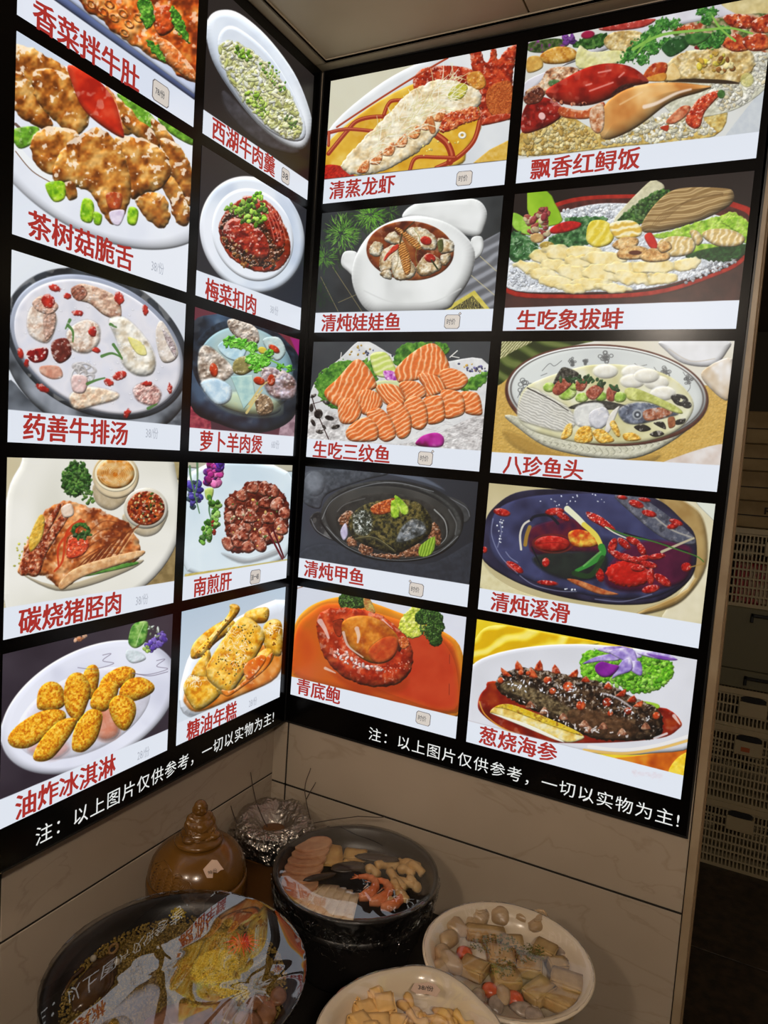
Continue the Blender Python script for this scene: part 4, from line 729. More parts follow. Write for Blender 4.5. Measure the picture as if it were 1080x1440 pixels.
def pic_D1(p):
    p.bg((26, 18, 18), (36, 26, 26)); p.f([(60, 250), (60, 90), (300, 80), (300, 200)], [(28, 20, 18)], dome=0, bump=0)
    p.f([(30, 480), (200, 505), (500, 510), (760, 470), (990, 360), (985, 520), (30, 552)], [(72, 44, 40), (52, 34, 32)], dome=0, bump=2, ns=40)
    p.f([(40, 490), (45, 330), (150, 180), (300, 110), (550, 95), (800, 100), (960, 130), (1030, 180), (1000, 350), (860, 430), (620, 500), (300, 512)], [(140, 22, 15), (172, 42, 30)], dome=6, bump=0)
    p.f([(42, 470), (50, 330), (160, 190), (310, 125), (550, 110), (800, 118), (950, 150), (1015, 200), (985, 340), (850, 415), (620, 480), (300, 495)], [(60, 26, 24), (90, 40, 36)], dome=14, bump=0)
    p.f([(45, 470), (50, 340), (170, 210), (310, 150), (480, 130), (800, 160), (1000, 230), (975, 340), (850, 400), (620, 470), (300, 487)], [(185, 190, 196), (212, 216, 220), (226, 228, 230)], dome=4, bump=6, ns=9)
    p.s([(250, 160), (480, 130), (470, 190), (300, 200)], 110, (4, 7), [(215, 220, 226), (190, 195, 205), (235, 238, 240)], el=1.2); p.s([(60, 400), (170, 380), (260, 470), (60, 460)], 90, (4, 7), [(215, 220, 226), (195, 200, 208)], el=1.2); p.s([(720, 420), (960, 330), (960, 370), (760, 450)], 90, (4, 7), [(165, 170, 178), (205, 208, 212)], el=1.2)
    p.f([(118, 90), (200, 84), (230, 130), (262, 200), (215, 222), (140, 220)], [(130, 175, 30), (160, 200, 50)], dome=6, bump=1, k=2, ns=60); p.f([(62, 170), (110, 190), (150, 240), (130, 260), (66, 230)], [(130, 180, 50), (165, 205, 85)], dome=6, bump=1)
    for q in ([(55, 250), (120, 260), (170, 310), (150, 350), (52, 356)], [(210, 270), (340, 220), (400, 240), (380, 290), (240, 305)], [(260, 190), (430, 185), (440, 200), (340, 225)]): p.f(q, [(20, 60, 28), (55, 105, 55), (120, 155, 110)], dome=6, bump=7, ns=12, wob=(8, 12))
    for i in range(26):
        x = p.rs.uniform(55, 160); y = p.rs.uniform(270, 350); p.l([(x, y), (x + p.rs.uniform(-20, 20), y + p.rs.uniform(-12, 12))], 3, (165, 195, 160), .8)
    p.s([(110, 190), (200, 160), (215, 250), (180, 290), (120, 250)], 44, (7, 14), [(190, 170, 130), (165, 80, 70), (205, 190, 150), (130, 50, 50)]); p.s([(175, 150), (195, 150), (190, 200)], 8, (8, 12), [(140, 50, 55)])
    p.f(('e', 200, 300, 30, 17, 0), [(150, 120, 40), (190, 165, 80)], dome=12, bump=2, gloss=.3); p.f(('e', 160, 270, 28, 20, 0), [(190, 150, 90), (215, 190, 130)], dome=10, bump=4)
    p.f([(212, 235), (240, 215), (290, 202), (335, 210), (325, 230), (270, 248), (220, 252)], [(150, 12, 15), (195, 30, 28)], dome=12, bump=2, ns=10)
    p.f([(470, 190), (600, 50), (640, 42), (665, 80), (560, 180), (500, 215)], [(190, 185, 150), (215, 210, 180)], dome=10, bump=2)
    p.f([(480, 195), (560, 130), (650, 75), (705, 90), (690, 120), (620, 150), (580, 215), (510, 205)], DGRN, dome=10, bump=9, ns=9, wob=(7, 12)); p.s([(480, 195), (560, 130), (650, 80), (700, 90), (620, 140), (570, 210)], 70, (4, 8), [(50, 90, 40), (90, 125, 65), (30, 60, 28)])
    p.f([(575, 235), (610, 160), (680, 90), (760, 68), (900, 70), (942, 85), (930, 140), (800, 205), (640, 248)], [(140, 110, 65), (180, 150, 100), (205, 178, 128), (160, 130, 85)], dome=36, bump=2, ns=50, st=(26, 78, 1.4), dark=.35)
    for i in range(7): p.l([(610 + i * 12, 235 - i * 8), (660 + i * 20, 170 - i * 10), (760 + i * 22, 125 - i * 6), (900, 90 + i * 2)], 2.5, (110, 82, 45), .55)
    LT = [(110, 160, 30), (150, 190, 55), (185, 210, 95)]
    for q in ([(620, 260), (700, 240), (900, 175), (950, 170), (985, 200), (990, 240), (900, 250), (720, 280)], [(900, 200), (960, 180), (1005, 210), (1000, 290), (960, 250)]): p.f(q, LT, dome=8, bump=8, ns=14, wob=(9, 14), gloss=.2)
    p.f([(760, 340), (830, 310), (1000, 290), (990, 340), (900, 362), (800, 352)], [(15, 50, 22), (40, 88, 40)], dome=8, bump=8, ns=9, wob=(7, 10)); p.f([(760, 335), (800, 295), (900, 300), (820, 318)], LT, dome=5, bump=5)
    CR = [(205, 175, 110), (224, 200, 148), (236, 220, 180)]
    for q in ([(640, 290), (700, 262), (790, 275), (780, 330), (700, 345), (660, 320)], [(770, 245), (800, 240), (825, 275), (800, 300)], [(820, 260), (850, 235), (930, 235), (990, 265), (970, 300), (880, 302)]): p.f(q, CR, dome=16, bump=4, ns=12, st=(24, 20, 1.), dark=.4)
    p.f([(590, 260), (618, 250), (645, 305), (620, 312), (600, 290)], [(180, 20, 15), (205, 45, 30)], dome=8, bump=0)
    p.f([(356, 260), (372, 205), (430, 200), (470, 240), (455, 290), (400, 308), (365, 290)], [(215, 190, 50), (232, 216, 110)], dome=12, bump=2, st=(34, 30, .6), gloss=.2); p.f([(450, 215), (530, 198), (575, 225), (570, 262), (480, 272)], [(215, 175, 70), (236, 215, 140), (238, 228, 190)], dome=10, bump=2, st=(28, 80, .8))
    CL = [(228, 200, 120), (238, 220, 158), (242, 230, 185)]
    for x, y, a, b, r in ((130, 385, 60, 22, 10), (190, 350, 60, 25, 15), (260, 330, 70, 30, 10), (360, 330, 80, 30, 5), (240, 380, 70, 25, 8), (340, 365, 70, 28, 0), (430, 350, 80, 30, 0), (200, 420, 70, 25, 10), (310, 410, 80, 30, 8), (420, 410, 80, 32, 5), (520, 395, 80, 28, 5), (620, 385, 90, 28, 0), (760, 375, 62, 24, -10), (250, 450, 70, 22, 8), (380, 455, 80, 24, 6), (540, 430, 85, 26, 5), (660, 430, 70, 24, 0), (300, 470, 60, 18, 8), (470, 470, 70, 18, 4)):
        p.f(('e', x, y, a * 1.02, b * 1.05, r), CL, dome=9, bump=1.5, ns=22, dark=.22, soft=4, wob=(9, 30), al=.93)
    for q in ([(460, 300), (500, 268), (560, 270), (560, 300), (500, 320)], [(480, 330), (520, 300), (600, 310), (590, 350), (500, 355)], [(570, 340), (620, 310), (690, 330), (680, 360), (600, 365)], [(640, 300), (680, 280), (700, 310), (660, 330)]): p.f(q, [(175, 120, 60), (215, 170, 105), (230, 200, 145)], dome=12, bump=4, ns=10, gloss=.2, dark=.5)
    p.f(('e', 553, 328, 26, 9, 0), [(90, 40, 20)], dome=3, bump=0)
    p.f([(20, 549), (990, 517), (990, 700), (20, 700)], [WHT], dome=0, bump=0, k=1, soft=1)

def pic_D2(p):
    p.bg((206, 196, 168), (224, 222, 216), ns=260)
    p.f([(20, 560), (20, 240), (120, 200), (900, 240), (985, 330), (960, 490), (700, 570)], [(190, 152, 72), (206, 170, 92)], dome=0, bump=2, ns=6, k=2); p.f([(640, 590), (960, 480), (960, 580), (760, 600)], [(205, 190, 180), (222, 216, 212)], dome=0, bump=2, ns=40)
    p.f([(40, 60), (440, 50), (300, 90), (120, 180), (30, 235)], [(38, 48, 18), (70, 85, 34), (100, 112, 56)], dome=0, bump=3, ns=60, st=(70, 115, .7)); p.f([(45, 60), (180, 55), (100, 100), (40, 130)], [(120, 120, 70), (215, 210, 170)], dome=0, bump=3, ns=8, st=(9, 40, .5))
    p.f([(700, 60), (780, 50), (980, 55), (980, 100), (920, 160), (800, 150), (720, 90)], [(205, 205, 205), (228, 228, 230)], dome=26, bump=0, ns=80); p.f([(880, 180), (1000, 130), (990, 300), (900, 240)], [(190, 165, 130), (226, 222, 218)], dome=20, bump=3, ns=50); p.l([(740, 90), (830, 140), (930, 130)], 5, (190, 180, 165), .6)
    p.f([(60, 430), (120, 440), (300, 520), (500, 545), (700, 520), (640, 560), (300, 560), (120, 500)], [(150, 115, 50)], dome=20, bump=0, al=.6, soft=20)
    p.f([(90, 360), (130, 420), (260, 500), (480, 542), (640, 530), (800, 440), (880, 340), (500, 460)], [(190, 188, 165), (212, 210, 190)], dome=20, bump=2, ns=8, dark=.3)
    for x in range(200, 760, 26): p.l([(x, 500 - abs(x - 480) * .12), (x + 12, 520 - abs(x - 480) * .2), (x + 4, 530 - abs(x - 480) * .22)], 3, (120, 118, 100), .6)
    p.f(('e', 487, 280, 420, 208, 4), [(78, 42, 34), (96, 58, 46)], dome=6, bump=0)
    p.f(('e', 488, 275, 408, 196, 4), [(196, 200, 198), (212, 216, 212)], dome=20, bump=0, ns=120, dark=.15); p.f(('e', 488, 275, 400, 190, 4), [(85, 80, 78)], dome=0, bump=0, inner=3)
    for x, y, s_ in ((150, 240, 1.2), (480, 125, 1.), (345, 140, .6), (400, 140, .5), (720, 185, 1.), (820, 215, .7)):
        for i in range(16):
            a = p.rs.rand() * 6.28; p.f(('e', x + 28 * s_ * math.cos(a) * p.rs.rand(), y + 34 * s_ * math.sin(a) * p.rs.rand(), 9 * s_, 8 * s_, 0), [(90, 92, 92)], dome=0, bump=0, inner=2.5)
    for a in ([(220, 180), (250, 150), (270, 160), (300, 138)], [(600, 150), (620, 160), (650, 155)], [(680, 165), (720, 215), (775, 235)], [(800, 185), (830, 240), (815, 270)], [(120, 290), (140, 250)], [(215, 200), (240, 190)]): p.l(a, 2.5, (90, 92, 92), .8)
    p.f([(120, 350), (150, 250), (280, 190), (430, 155), (600, 160), (740, 200), (830, 280), (840, 350), (770, 430), (620, 475), (400, 478), (220, 440), (140, 400)], [(196, 190, 140), (212, 208, 168), (220, 218, 192)], dome=16, bump=2, ns=60, soft=5, dark=.12)
    for x, y in ((480, 182), (598, 185), (592, 222), (690, 228), (718, 272), (650, 200)): p.f(('e', x, y, 52, 30, 0), [(216, 212, 196), (228, 226, 216)], dome=22, bump=0, dark=.08, soft=9)
    p.f([(120, 330), (165, 250), (280, 300), (340, 340), (360, 400), (300, 430), (180, 400), (130, 380)], [(170, 168, 165), (205, 204, 200), (220, 218, 214)], dome=10, bump=1, st=(11, 115, 1.2), gloss=.2, soft=14, al=.85); p.l([(160, 250), (260, 300), (330, 345)], 5, (60, 55, 50), w2=3)
    p.f([(265, 235), (290, 180), (315, 165), (370, 190), (350, 220), (290, 230)], [(25, 25, 22), (65, 62, 55), (110, 108, 100)], dome=9, bump=3, ns=5)
    p.f([(330, 330), (440, 300), (560, 320), (640, 350), (560, 340), (400, 340)], [(35, 35, 32), (80, 78, 72)], dome=5, bump=5, ns=8)
    p.f([(360, 330), (450, 310), (480, 340), (430, 410), (360, 400)], [(200, 200, 196), (222, 222, 216)], dome=12, bump=1, gloss=.3, soft=8); p.f([(420, 350), (480, 330), (500, 380), (460, 420), (420, 400)], [(190, 190, 195), (215, 214, 218)], dome=12, bump=1, gloss=.3); p.f([(480, 430), (500, 360), (540, 325), (520, 380), (500, 430)], [(205, 200, 190), (225, 222, 215)], dome=6, bump=0)
    p.f([(535, 340), (600, 310), (680, 315), (760, 340), (780, 360), (700, 380), (620, 400), (560, 390)], [(60, 66, 80), (110, 118, 135), (160, 165, 175)], dome=12, bump=4, ns=18, gloss=.4, soft=8); p.f([(640, 345), (720, 330), (760, 350), (720, 375), (650, 385)], [(110, 50, 30), (165, 100, 70), (190, 170, 160)], dome=8, bump=4, ns=10)
    p.f(('e', 614, 360, 22, 22, 0), [(150, 155, 160)], dome=4, bump=0); p.f(('e', 614, 360, 14, 14, 0), [(60, 66, 74)], dome=0, bump=0); p.f(('e', 614, 360, 6, 6, 0), [(190, 195, 200)], dome=0, bump=0)
    p.f([(560, 260), (600, 250), (700, 290), (780, 330), (800, 355), (760, 350), (660, 310), (580, 300)], [(165, 170, 80), (205, 208, 130)], dome=8, bump=3)
    for x, y, r in ((790, 300, 34), (815, 318, 22), (770, 292, 20)): p.f(('e', x, y, r, r * .7, 20), [(20, 20, 20), (60, 60, 60)], dome=8, bump=4, ns=10, inner=16, gloss=.5)
    for q in ([(600, 410), (640, 400), (670, 420), (630, 430)], [(665, 440), (700, 425), (725, 440), (690, 452)], [(770, 385), (810, 375), (805, 395), (775, 402)], [(680, 395), (720, 390), (730, 420)]): p.f(q, [(15, 15, 15), (55, 50, 45)], dome=7, bump=3, gloss=.5)
    p.f([(740, 375), (765, 370), (770, 405), (745, 415)], [(130, 70, 40), (170, 110, 70)], dome=5, bump=3)
    for q in ([(300, 455), (320, 405), (345, 398), (345, 440), (320, 460)], [(355, 465), (375, 415), (420, 410), (430, 465), (390, 478)], [(430, 430), (470, 420), (520, 465), (480, 478), (450, 470)], [(500, 400), (520, 385), (545, 440), (530, 450)], [(555, 440), (600, 435), (630, 462), (570, 468)]): p.f(q, [(190, 130, 30), (218, 170, 65), (232, 205, 120)], dome=9, bump=6, ns=9, gloss=.3)
    for x, y, a, b, r in ((250, 248, 26, 20, 0), (325, 272, 38, 28, -15), (385, 290, 28, 20, -10), (463, 285, 26, 20, 0), (540, 288, 28, 22, 0), (355, 245, 24, 16, 0)): p.f(('e', x, y, a, b, r), [(120, 160, 50), (165, 195, 85), (200, 215, 140)], dome=14, bump=1, gloss=.3)
    for q in ([(268, 245), (300, 212), (345, 225), (330, 250), (290, 280), (265, 270)], [(360, 225), (385, 212), (408, 228), (390, 262), (362, 258)], [(405, 260), (440, 238), (475, 250), (455, 285), (430, 300), (405, 285)], [(488, 255), (510, 240), (535, 252), (520, 280), (515, 305), (488, 298)]): p.f(q, [(115, 45, 30), (155, 75, 55), (180, 105, 85)], dome=9, bump=4, ns=8, gloss=.3)
    p.s([(280, 215), (400, 200), (460, 215), (560, 260), (540, 270), (400, 230)], 40, (4, 8), [(40, 80, 40), (75, 110, 60), (30, 55, 30)], el=2.5)
    p.f([(0, 512), (960, 568), (960, 700), (0, 640)], [WHT], dome=0, bump=0, k=1, soft=1)

def pic_D3(p):
    p.bg((178, 165, 120), (198, 186, 146)); p.f([(700, 60), (1030, 100), (1030, 620), (800, 620), (930, 420), (980, 260), (900, 140)], [(205, 196, 162), (220, 212, 184)], dome=10, bump=2, ns=60); p.f([(940, 100), (1040, 110), (1040, 200), (1000, 170)], [(214, 218, 206)], dome=4, bump=0)
    p.f([(780, 80), (930, 130), (985, 220), (990, 380), (920, 500), (830, 560), (700, 580), (940, 430)], [(150, 118, 66), (172, 145, 92)], dome=26, bump=1, ns=50, soft=10)
    p.f([(30, 350), (100, 430), (240, 500), (500, 560), (700, 600), (200, 560), (30, 470)], [(205, 195, 150), (216, 208, 168)], dome=10, bump=0)
    p.f([(36, 340), (50, 200), (90, 130), (180, 70), (330, 55), (520, 70), (700, 75), (800, 110), (880, 180), (940, 250), (945, 380), (900, 460), (790, 530), (640, 545), (480, 530), (300, 490), (150, 430)], [(24, 22, 40), (40, 38, 62), (52, 52, 80)], dome=14, bump=1, ns=80, dark=.35)
    p.f([(75, 300), (90, 160), (200, 95), (400, 75), (640, 90), (830, 200), (930, 320), (900, 440), (760, 515), (560, 515), (300, 460), (140, 390)], [(46, 48, 82), (60, 64, 102), (36, 36, 62)], dome=26, bump=1, ns=90, dark=.25, soft=8)
    p.f([(700, 280), (900, 290), (930, 350), (900, 440), (780, 480), (600, 480), (560, 400)], [(58, 10, 40), (82, 18, 50)], dome=20, bump=1, ns=50, soft=18); p.f([(240, 230), (330, 190), (420, 180), (520, 250), (560, 330), (400, 320), (260, 330)], [(58, 14, 44), (90, 20, 40), (44, 16, 50)], dome=20, bump=1, soft=14, ns=50)
    p.f([(260, 340), (420, 320), (560, 330), (550, 420), (420, 440), (300, 400)], [(24, 26, 30), (34, 42, 38)], dome=14, bump=1, soft=16, ns=50)
    p.f([(600, 80), (700, 85), (830, 170), (930, 250), (930, 290), (800, 260), (640, 130)], [(52, 54, 66), (96, 98, 110), (70, 74, 90)], dome=10, bump=3, ns=18, gloss=.2); p.l([(640, 240), (780, 280), (910, 320)], 6, (22, 22, 34)); p.l([(800, 320), (880, 285), (935, 262)], 12, (180, 170, 140), w2=8); p.l([(720, 130), (830, 220), (925, 258)], 7, (165, 160, 150), .8)
    p.l([(205, 310), (200, 250), (215, 205), (245, 185)], 9, (205, 200, 185)); p.l([(222, 290), (228, 250), (240, 215)], 16, (150, 115, 45)); p.l([(245, 185), (262, 170), (320, 165), (360, 200)], 12, (20, 22, 34)); p.l([(250, 300), (290, 380)], 6, (18, 20, 28))
    RD = [(130, 8, 10), (172, 22, 18), (200, 60, 45)]
    for x, y, a, b, r in ((122, 153, 36, 16, 12), (178, 385, 42, 16, 32), (310, 365, 16, 20, 0), (318, 452, 44, 11, 5), (345, 150, 40, 16, -5), (380, 170, 34, 14, 30), (540, 418, 18, 30, -15), (905, 385, 22, 20, 0), (50, 312, 12, 14, 0), (690, 118, 34, 15, 20), (745, 158, 32, 14, 15), (630, 90, 22, 9, 10), (725, 100, 26, 9, 10), (860, 195, 30, 12, 20), (845, 212, 24, 12, -10)):
        p.f(('e', x, y, a, b, r), RD, dome=10, bump=3, ns=9, gloss=.5)
    p.f([(480, 150), (540, 170), (600, 220), (590, 235), (530, 205), (490, 180)], RD, dome=10, bump=6, ns=9, gloss=.7)
    p.f(('e', 336, 286, 76, 34, 2), RD, dome=26, bump=3, ns=18, gloss=.2); p.l([(280, 285), (350, 280), (400, 290)], 3, (110, 8, 8), .7); p.f(('e', 340, 286, 90, 42, 2), [(120, 40, 20)], dome=4, bump=0, inner=6, al=.6)
    p.f([(405, 240), (450, 225), (510, 245), (540, 280), (500, 300), (440, 300), (412, 280)], [(185, 45, 12), (205, 110, 35), (222, 190, 70)], dome=16, bump=4, ns=18)
    p.l([(398, 138), (440, 175), (470, 205)], 26, (222, 222, 190), w2=22); p.l([(470, 205), (520, 250), (545, 300)], 22, (215, 200, 80), w2=20); p.l([(545, 300), (550, 330), (500, 370), (440, 400)], 30, (50, 130, 50), w2=14); p.l([(540, 320), (470, 380)], 8, (110, 180, 90), .8); p.l([(430, 410), (500, 420), (550, 345)], 22, (30, 60, 28), .8)
    p.l([(560, 215), (650, 250), (760, 275), (880, 315), (950, 340), (978, 362)], 7, (60, 110, 40), w2=4); p.l([(560, 215), (600, 240), (650, 262)], 5, (215, 215, 190)); p.l([(920, 385), (980, 370)], 5, (150, 120, 60))
    p.f([(400, 435), (450, 440), (560, 480), (620, 500), (540, 500), (440, 460)], [(150, 60, 25), (195, 130, 80)], dome=8, bump=2)
    p.f([(565, 400), (620, 360), (700, 370), (755, 410), (740, 450), (660, 470), (590, 450)], [(165, 14, 10), (190, 30, 20)], dome=26, bump=4, ns=18, gloss=.15, wob=(5, 14))
    for x, y, a, b, r in ((592, 295, 34, 18, -70), (615, 335, 36, 16, 30), (640, 285, 34, 16, 40), (680, 275, 34, 15, 25), (715, 310, 30, 15, 60), (650, 345, 34, 16, 20), (690, 355, 34, 15, 10), (720, 350, 30, 14, -20), (780, 340, 36, 13, -8), (745, 375, 38, 15, 12), (755, 425, 16, 36, 0), (805, 440, 42, 18, 35), (755, 478, 38, 17, -12), (700, 390, 30, 15, 0)):
        p.f(('e', x, y, a, b, r), RD, dome=13, bump=3, ns=9, gloss=.5)
    for a in ([(115, 200), (120, 240), (105, 300)], [(85, 180), (80, 250), (120, 340), (190, 410)], [(200, 420), (260, 460), (360, 485), (440, 488)], [(520, 520), (640, 530), (760, 500)], [(140, 320), (160, 345), (190, 365)]): p.l(a, 4, (165, 172, 200), .55, soft=3)
    p.s([(100, 190), (130, 180), (120, 300), (105, 280)], 14, (2, 4), [(225, 230, 240)], gloss=0); p.s([(200, 90), (520, 75), (560, 110), (300, 130)], 18, (2, 3), [(215, 220, 235)], gloss=0); p.s([(360, 470), (440, 480), (430, 492)], 8, (2, 4), [(225, 230, 240)], gloss=0)
    p.f([(10, 470), (990, 628), (990, 760), (0, 600)], [WHT], dome=0, bump=0, k=1, soft=1)

def pic_D4(p):
    p.bg((222, 190, 20), (232, 208, 60), ns=80); p.f([(75, 120), (160, 60), (400, 100), (600, 140), (300, 170), (75, 230)], [(215, 170, 5), (236, 212, 60), (240, 224, 110)], dome=10, bump=4, ns=50, st=(80, 70, 1.2))
    p.f([(560, 640), (800, 610), (1020, 560), (1020, 720), (700, 700)], [(165, 62, 10), (205, 105, 20), (215, 150, 40)], dome=6, bump=2, ns=50); p.f([(900, 700), (940, 620), (1020, 600), (1020, 740)], [(226, 185, 30), (240, 215, 80)], dome=6, bump=2)
    p.f([(40, 520), (50, 300), (80, 215), (250, 160), (500, 140), (760, 160), (1030, 200), (1030, 545), (820, 605), (600, 605), (300, 570), (50, 560)], [(205, 206, 212), (216, 217, 224)], dome=20, bump=0, ns=150, dark=.12)
    p.l([(540, 590), (700, 605), (850, 585), (985, 548)], 12, (225, 180, 90), .9); p.l([(560, 575), (700, 590), (850, 570), (985, 530)], 14, (230, 228, 226), .9)
    p.f([(50, 520), (90, 480), (240, 545), (360, 560)], [(214, 214, 220)], dome=0, bump=0)
    p.f([(90, 380), (120, 330), (200, 300), (800, 400), (900, 420), (950, 470), (940, 500), (860, 540), (600, 560), (330, 550), (180, 490), (100, 430)], [(92, 12, 5), (125, 22, 8), (150, 50, 15)], dome=12, bump=1, ns=40, gloss=.15, dark=-.25); p.l([(95, 385), (120, 440), (200, 500), (330, 550)], 6, (220, 160, 60), .8)
    for q in ([(530, 190), (580, 165), (660, 180), (700, 240), (640, 300), (560, 300), (520, 260)], [(660, 280), (740, 200), (820, 190), (900, 210), (915, 260), (870, 320), (780, 350), (690, 320)]):
        p.f(q, [(60, 130, 15), (105, 175, 35), (145, 200, 65)], dome=12, bump=8, ns=9, wob=(8, 12))
    p.s([(540, 200), (900, 210), (880, 320), (760, 350), (560, 290)], 160, (5, 9), [(75, 150, 25), (120, 190, 50), (55, 115, 15), (150, 205, 80)])
    for q in ([(530, 225), (600, 190), (700, 180), (680, 210), (600, 215)], [(590, 165), (700, 150), (780, 190), (740, 200)], [(640, 170), (740, 160), (760, 230), (700, 210)], [(720, 220), (775, 215), (780, 275), (730, 250)], [(760, 180), (860, 175), (932, 208), (850, 205)], [(690, 220), (730, 200), (740, 250), (680, 275), (655, 285)]):
        p.f(q, [(120, 95, 175), (165, 145, 210), (222, 216, 236)], dome=8, bump=2, ns=24, gloss=.2)
    p.f([(800, 180), (932, 205), (870, 208)], [(100, 40, 150)], dome=4, bump=0, al=.7); p.f([(583, 235), (610, 215), (650, 225), (685, 235), (660, 270), (620, 282), (590, 262)], [(110, 20, 130), (150, 45, 165)], dome=14, bump=1, ns=30)
    p.f([(770, 380), (850, 395), (850, 415), (780, 400)], [(150, 190, 50)], dome=4, bump=2)
    BK = [(14, 9, 7), (38, 24, 16), (66, 45, 30), (100, 78, 55)]
    p.f([(165, 300), (200, 260), (280, 240), (380, 255), (520, 280), (640, 315), (760, 370), (840, 410), (870, 460), (860, 530), (760, 548), (600, 545), (480, 500), (360, 440), (240, 380), (180, 340)], BK, dome=50, bump=8, ns=12, gloss=.45, wob=(6, 14), dark=.35)
    p.f([(190, 310), (260, 300), (420, 380), (520, 440), (440, 450), (300, 380), (200, 340)], [(50, 38, 24), (100, 84, 56), (140, 122, 88)], dome=10, bump=7, ns=8, soft=16, al=.9)
    p.f([(480, 420), (620, 430), (760, 480), (740, 540), (600, 540), (480, 480)], [(45, 28, 16), (80, 52, 32), (105, 72, 46)], dome=20, bump=6, ns=14, soft=16, al=.8)
    SP = [(120, 25, 8), (180, 55, 20), (215, 110, 60)]
    for x, y, dx, dy in ((215, 275, -30, -35), (265, 250, -12, -40), (325, 280, -15, -42), (345, 250, 5, -42), (420, 262, -8, -36), (490, 278, 18, -32), (545, 300, 0, -24), (640, 330, 0, -28), (690, 360, 25, -30), (740, 385, 10, -28), (765, 405, 20, -26)):
        p.f([(x - 20, y), (x + dx, y + dy), (x + 18, y + 3)], SP, dome=10, bump=2, k=2, gloss=.3)
    for x, y, r in ((383, 295, 17), (470, 322, 22), (405, 340, 15), (636, 388, 20), (725, 425, 16), (525, 402, 20), (650, 435, 12), (845, 445, 16), (185, 295, 14), (300, 265, 10), (270, 262, 12)): p.f(('e', x, y, r, r, 0), SP, dome=12, bump=3, gloss=.5)
    for x, y in ((310, 400), (370, 425), (450, 450), (540, 480), (620, 490), (700, 515), (800, 490), (560, 505)): p.f([(x - 20, y + 12), (x, y - 18), (x + 22, y + 12)], [(80, 40, 25), (140, 85, 60), (190, 150, 120)], dome=9, bump=3, gloss=.4)
    p.l([(620, 350), (680, 370), (740, 410)], 8, (205, 200, 205), .7, soft=4); p.s([(190, 290), (350, 290), (640, 350), (840, 460), (780, 470), (500, 380), (200, 330)], 90, (2, 4), [(225, 225, 230)], gloss=0, el=3); p.s([(240, 370), (500, 470), (760, 540), (480, 500)], 40, (2, 4), [(215, 205, 200)], gloss=0, el=3)
    p.f([(140, 430), (160, 408), (220, 395), (320, 430), (470, 490), (538, 530), (520, 550), (450, 555), (300, 495), (160, 440)], [(205, 160, 60), (225, 200, 110), (230, 222, 180)], dome=10, bump=3, ns=20, gloss=.1); p.f([(160, 408), (220, 395), (330, 432), (480, 495), (530, 530), (380, 480), (220, 420)], [(205, 165, 20), (215, 190, 60), (150, 100, 20)], dome=4, bump=3, ns=12); p.f([(140, 432), (300, 480), (450, 552), (420, 548), (280, 490)], [(232, 230, 215)], dome=3, bump=0)
    p.l([(920, 445), (945, 480)], 16, (225, 205, 200), .85, soft=4, w2=6); p.l([(838, 540), (890, 520)], 10, (230, 225, 228), .8)
    p.f([(40, 466), (985, 703), (975, 820), (30, 590)], [WHT], dome=0, bump=0, k=1, soft=1)
    p.f([(745, 678), (800, 685), (872, 690), (862, 716), (800, 700), (760, 702)], [(216, 206, 214), (224, 224, 234)], dome=0, bump=0, ns=9, soft=8, wob=(8, 12), al=.8); p.l([(44, 463), (500, 580)], 2, (170, 160, 165), .6)
# ---------------------------------------------------------------- materials of the setting
M = {}
M['tile'] = mat('marble_tile', lin(156, 142, 124), .3, spec=.4, col2=lin(176, 162, 144), ns=2.2, fac=(.3, .7), bump=.05, bs=40)
nt = M['tile'].node_tree; b_ = nt.nodes['Principled BSDF']
tc = nt.nodes.new('ShaderNodeTexCoord'); mp = nt.nodes.new('ShaderNodeMapping'); mp.inputs['Rotation'].default_value = (.3, .5, .4); mp.inputs['Scale'].default_value = (1, 1, 2.2)
wv = nt.nodes.new('ShaderNodeTexNoise'); wv.inputs['Scale'].default_value = 3.1; wv.inputs['Detail'].default_value = 6; wv.inputs['Distortion'].default_value = 1.2
rp = nt.nodes.new('ShaderNodeValToRGB'); rp.color_ramp.elements[0].position = .485; rp.color_ramp.elements[1].position = .515
e_ = rp.color_ramp.elements.new(.5); rp.color_ramp.elements[0].color = rp.color_ramp.elements[2].color = (0, 0, 0, 1); e_.color = (1, 1, 1, 1)
mx = nt.nodes.new('ShaderNodeMix'); mx.data_type = 'RGBA'; mx.blend_type = 'MULTIPLY'; src = b_.inputs['Base Color'].links[0].from_socket
ml = nt.nodes.new('ShaderNodeMath'); ml.operation = 'MULTIPLY'; ml.inputs[1].default_value = .24
nt.links.new(tc.outputs['Object'], mp.inputs['Vector']); nt.links.new(mp.outputs['Vector'], wv.inputs['Vector']); nt.links.new(wv.outputs['Fac'], rp.inputs['Fac']); nt.links.new(rp.outputs['Color'], ml.inputs[0])
nt.links.new(ml.outputs[0], mx.inputs['Factor']); nt.links.new(src, mx.inputs['A']); mx.inputs['B'].default_value = (.45, .36, .26, 1); nt.links.new(mx.outputs['Result'], b_.inputs['Base Color'])
M['grout'] = mat('dark_joint', (.012, .009, .006), .8)
M['ceil'] = mat('ceiling_panel', lin(176, 162, 140), .55, col2=lin(164, 150, 128), ns=3)
M['alu'] = mat('ceiling_trim', lin(165, 152, 130), .4, spec=.5)
M['dark'] = mat('dark_plaster', lin(70, 62, 48), .8)
M['floor'] = mat('dark_wet_floor', lin(66, 52, 38), .45, col2=lin(34, 26, 18), ns=30, fac=(.35, .65), bump=.6, bs=90)
M['trim'] = mat('corner_trim', lin(156, 138, 112), .35, col2=lin(142, 122, 96), ns=12)
M['trimdark'] = mat('corner_bead', lin(120, 98, 72), .3)

def struct(name, L, m, bev=0, **k):
    o = boxes(name, L, m, bev=bev, **k); o['kind'] = 'structure'; return o
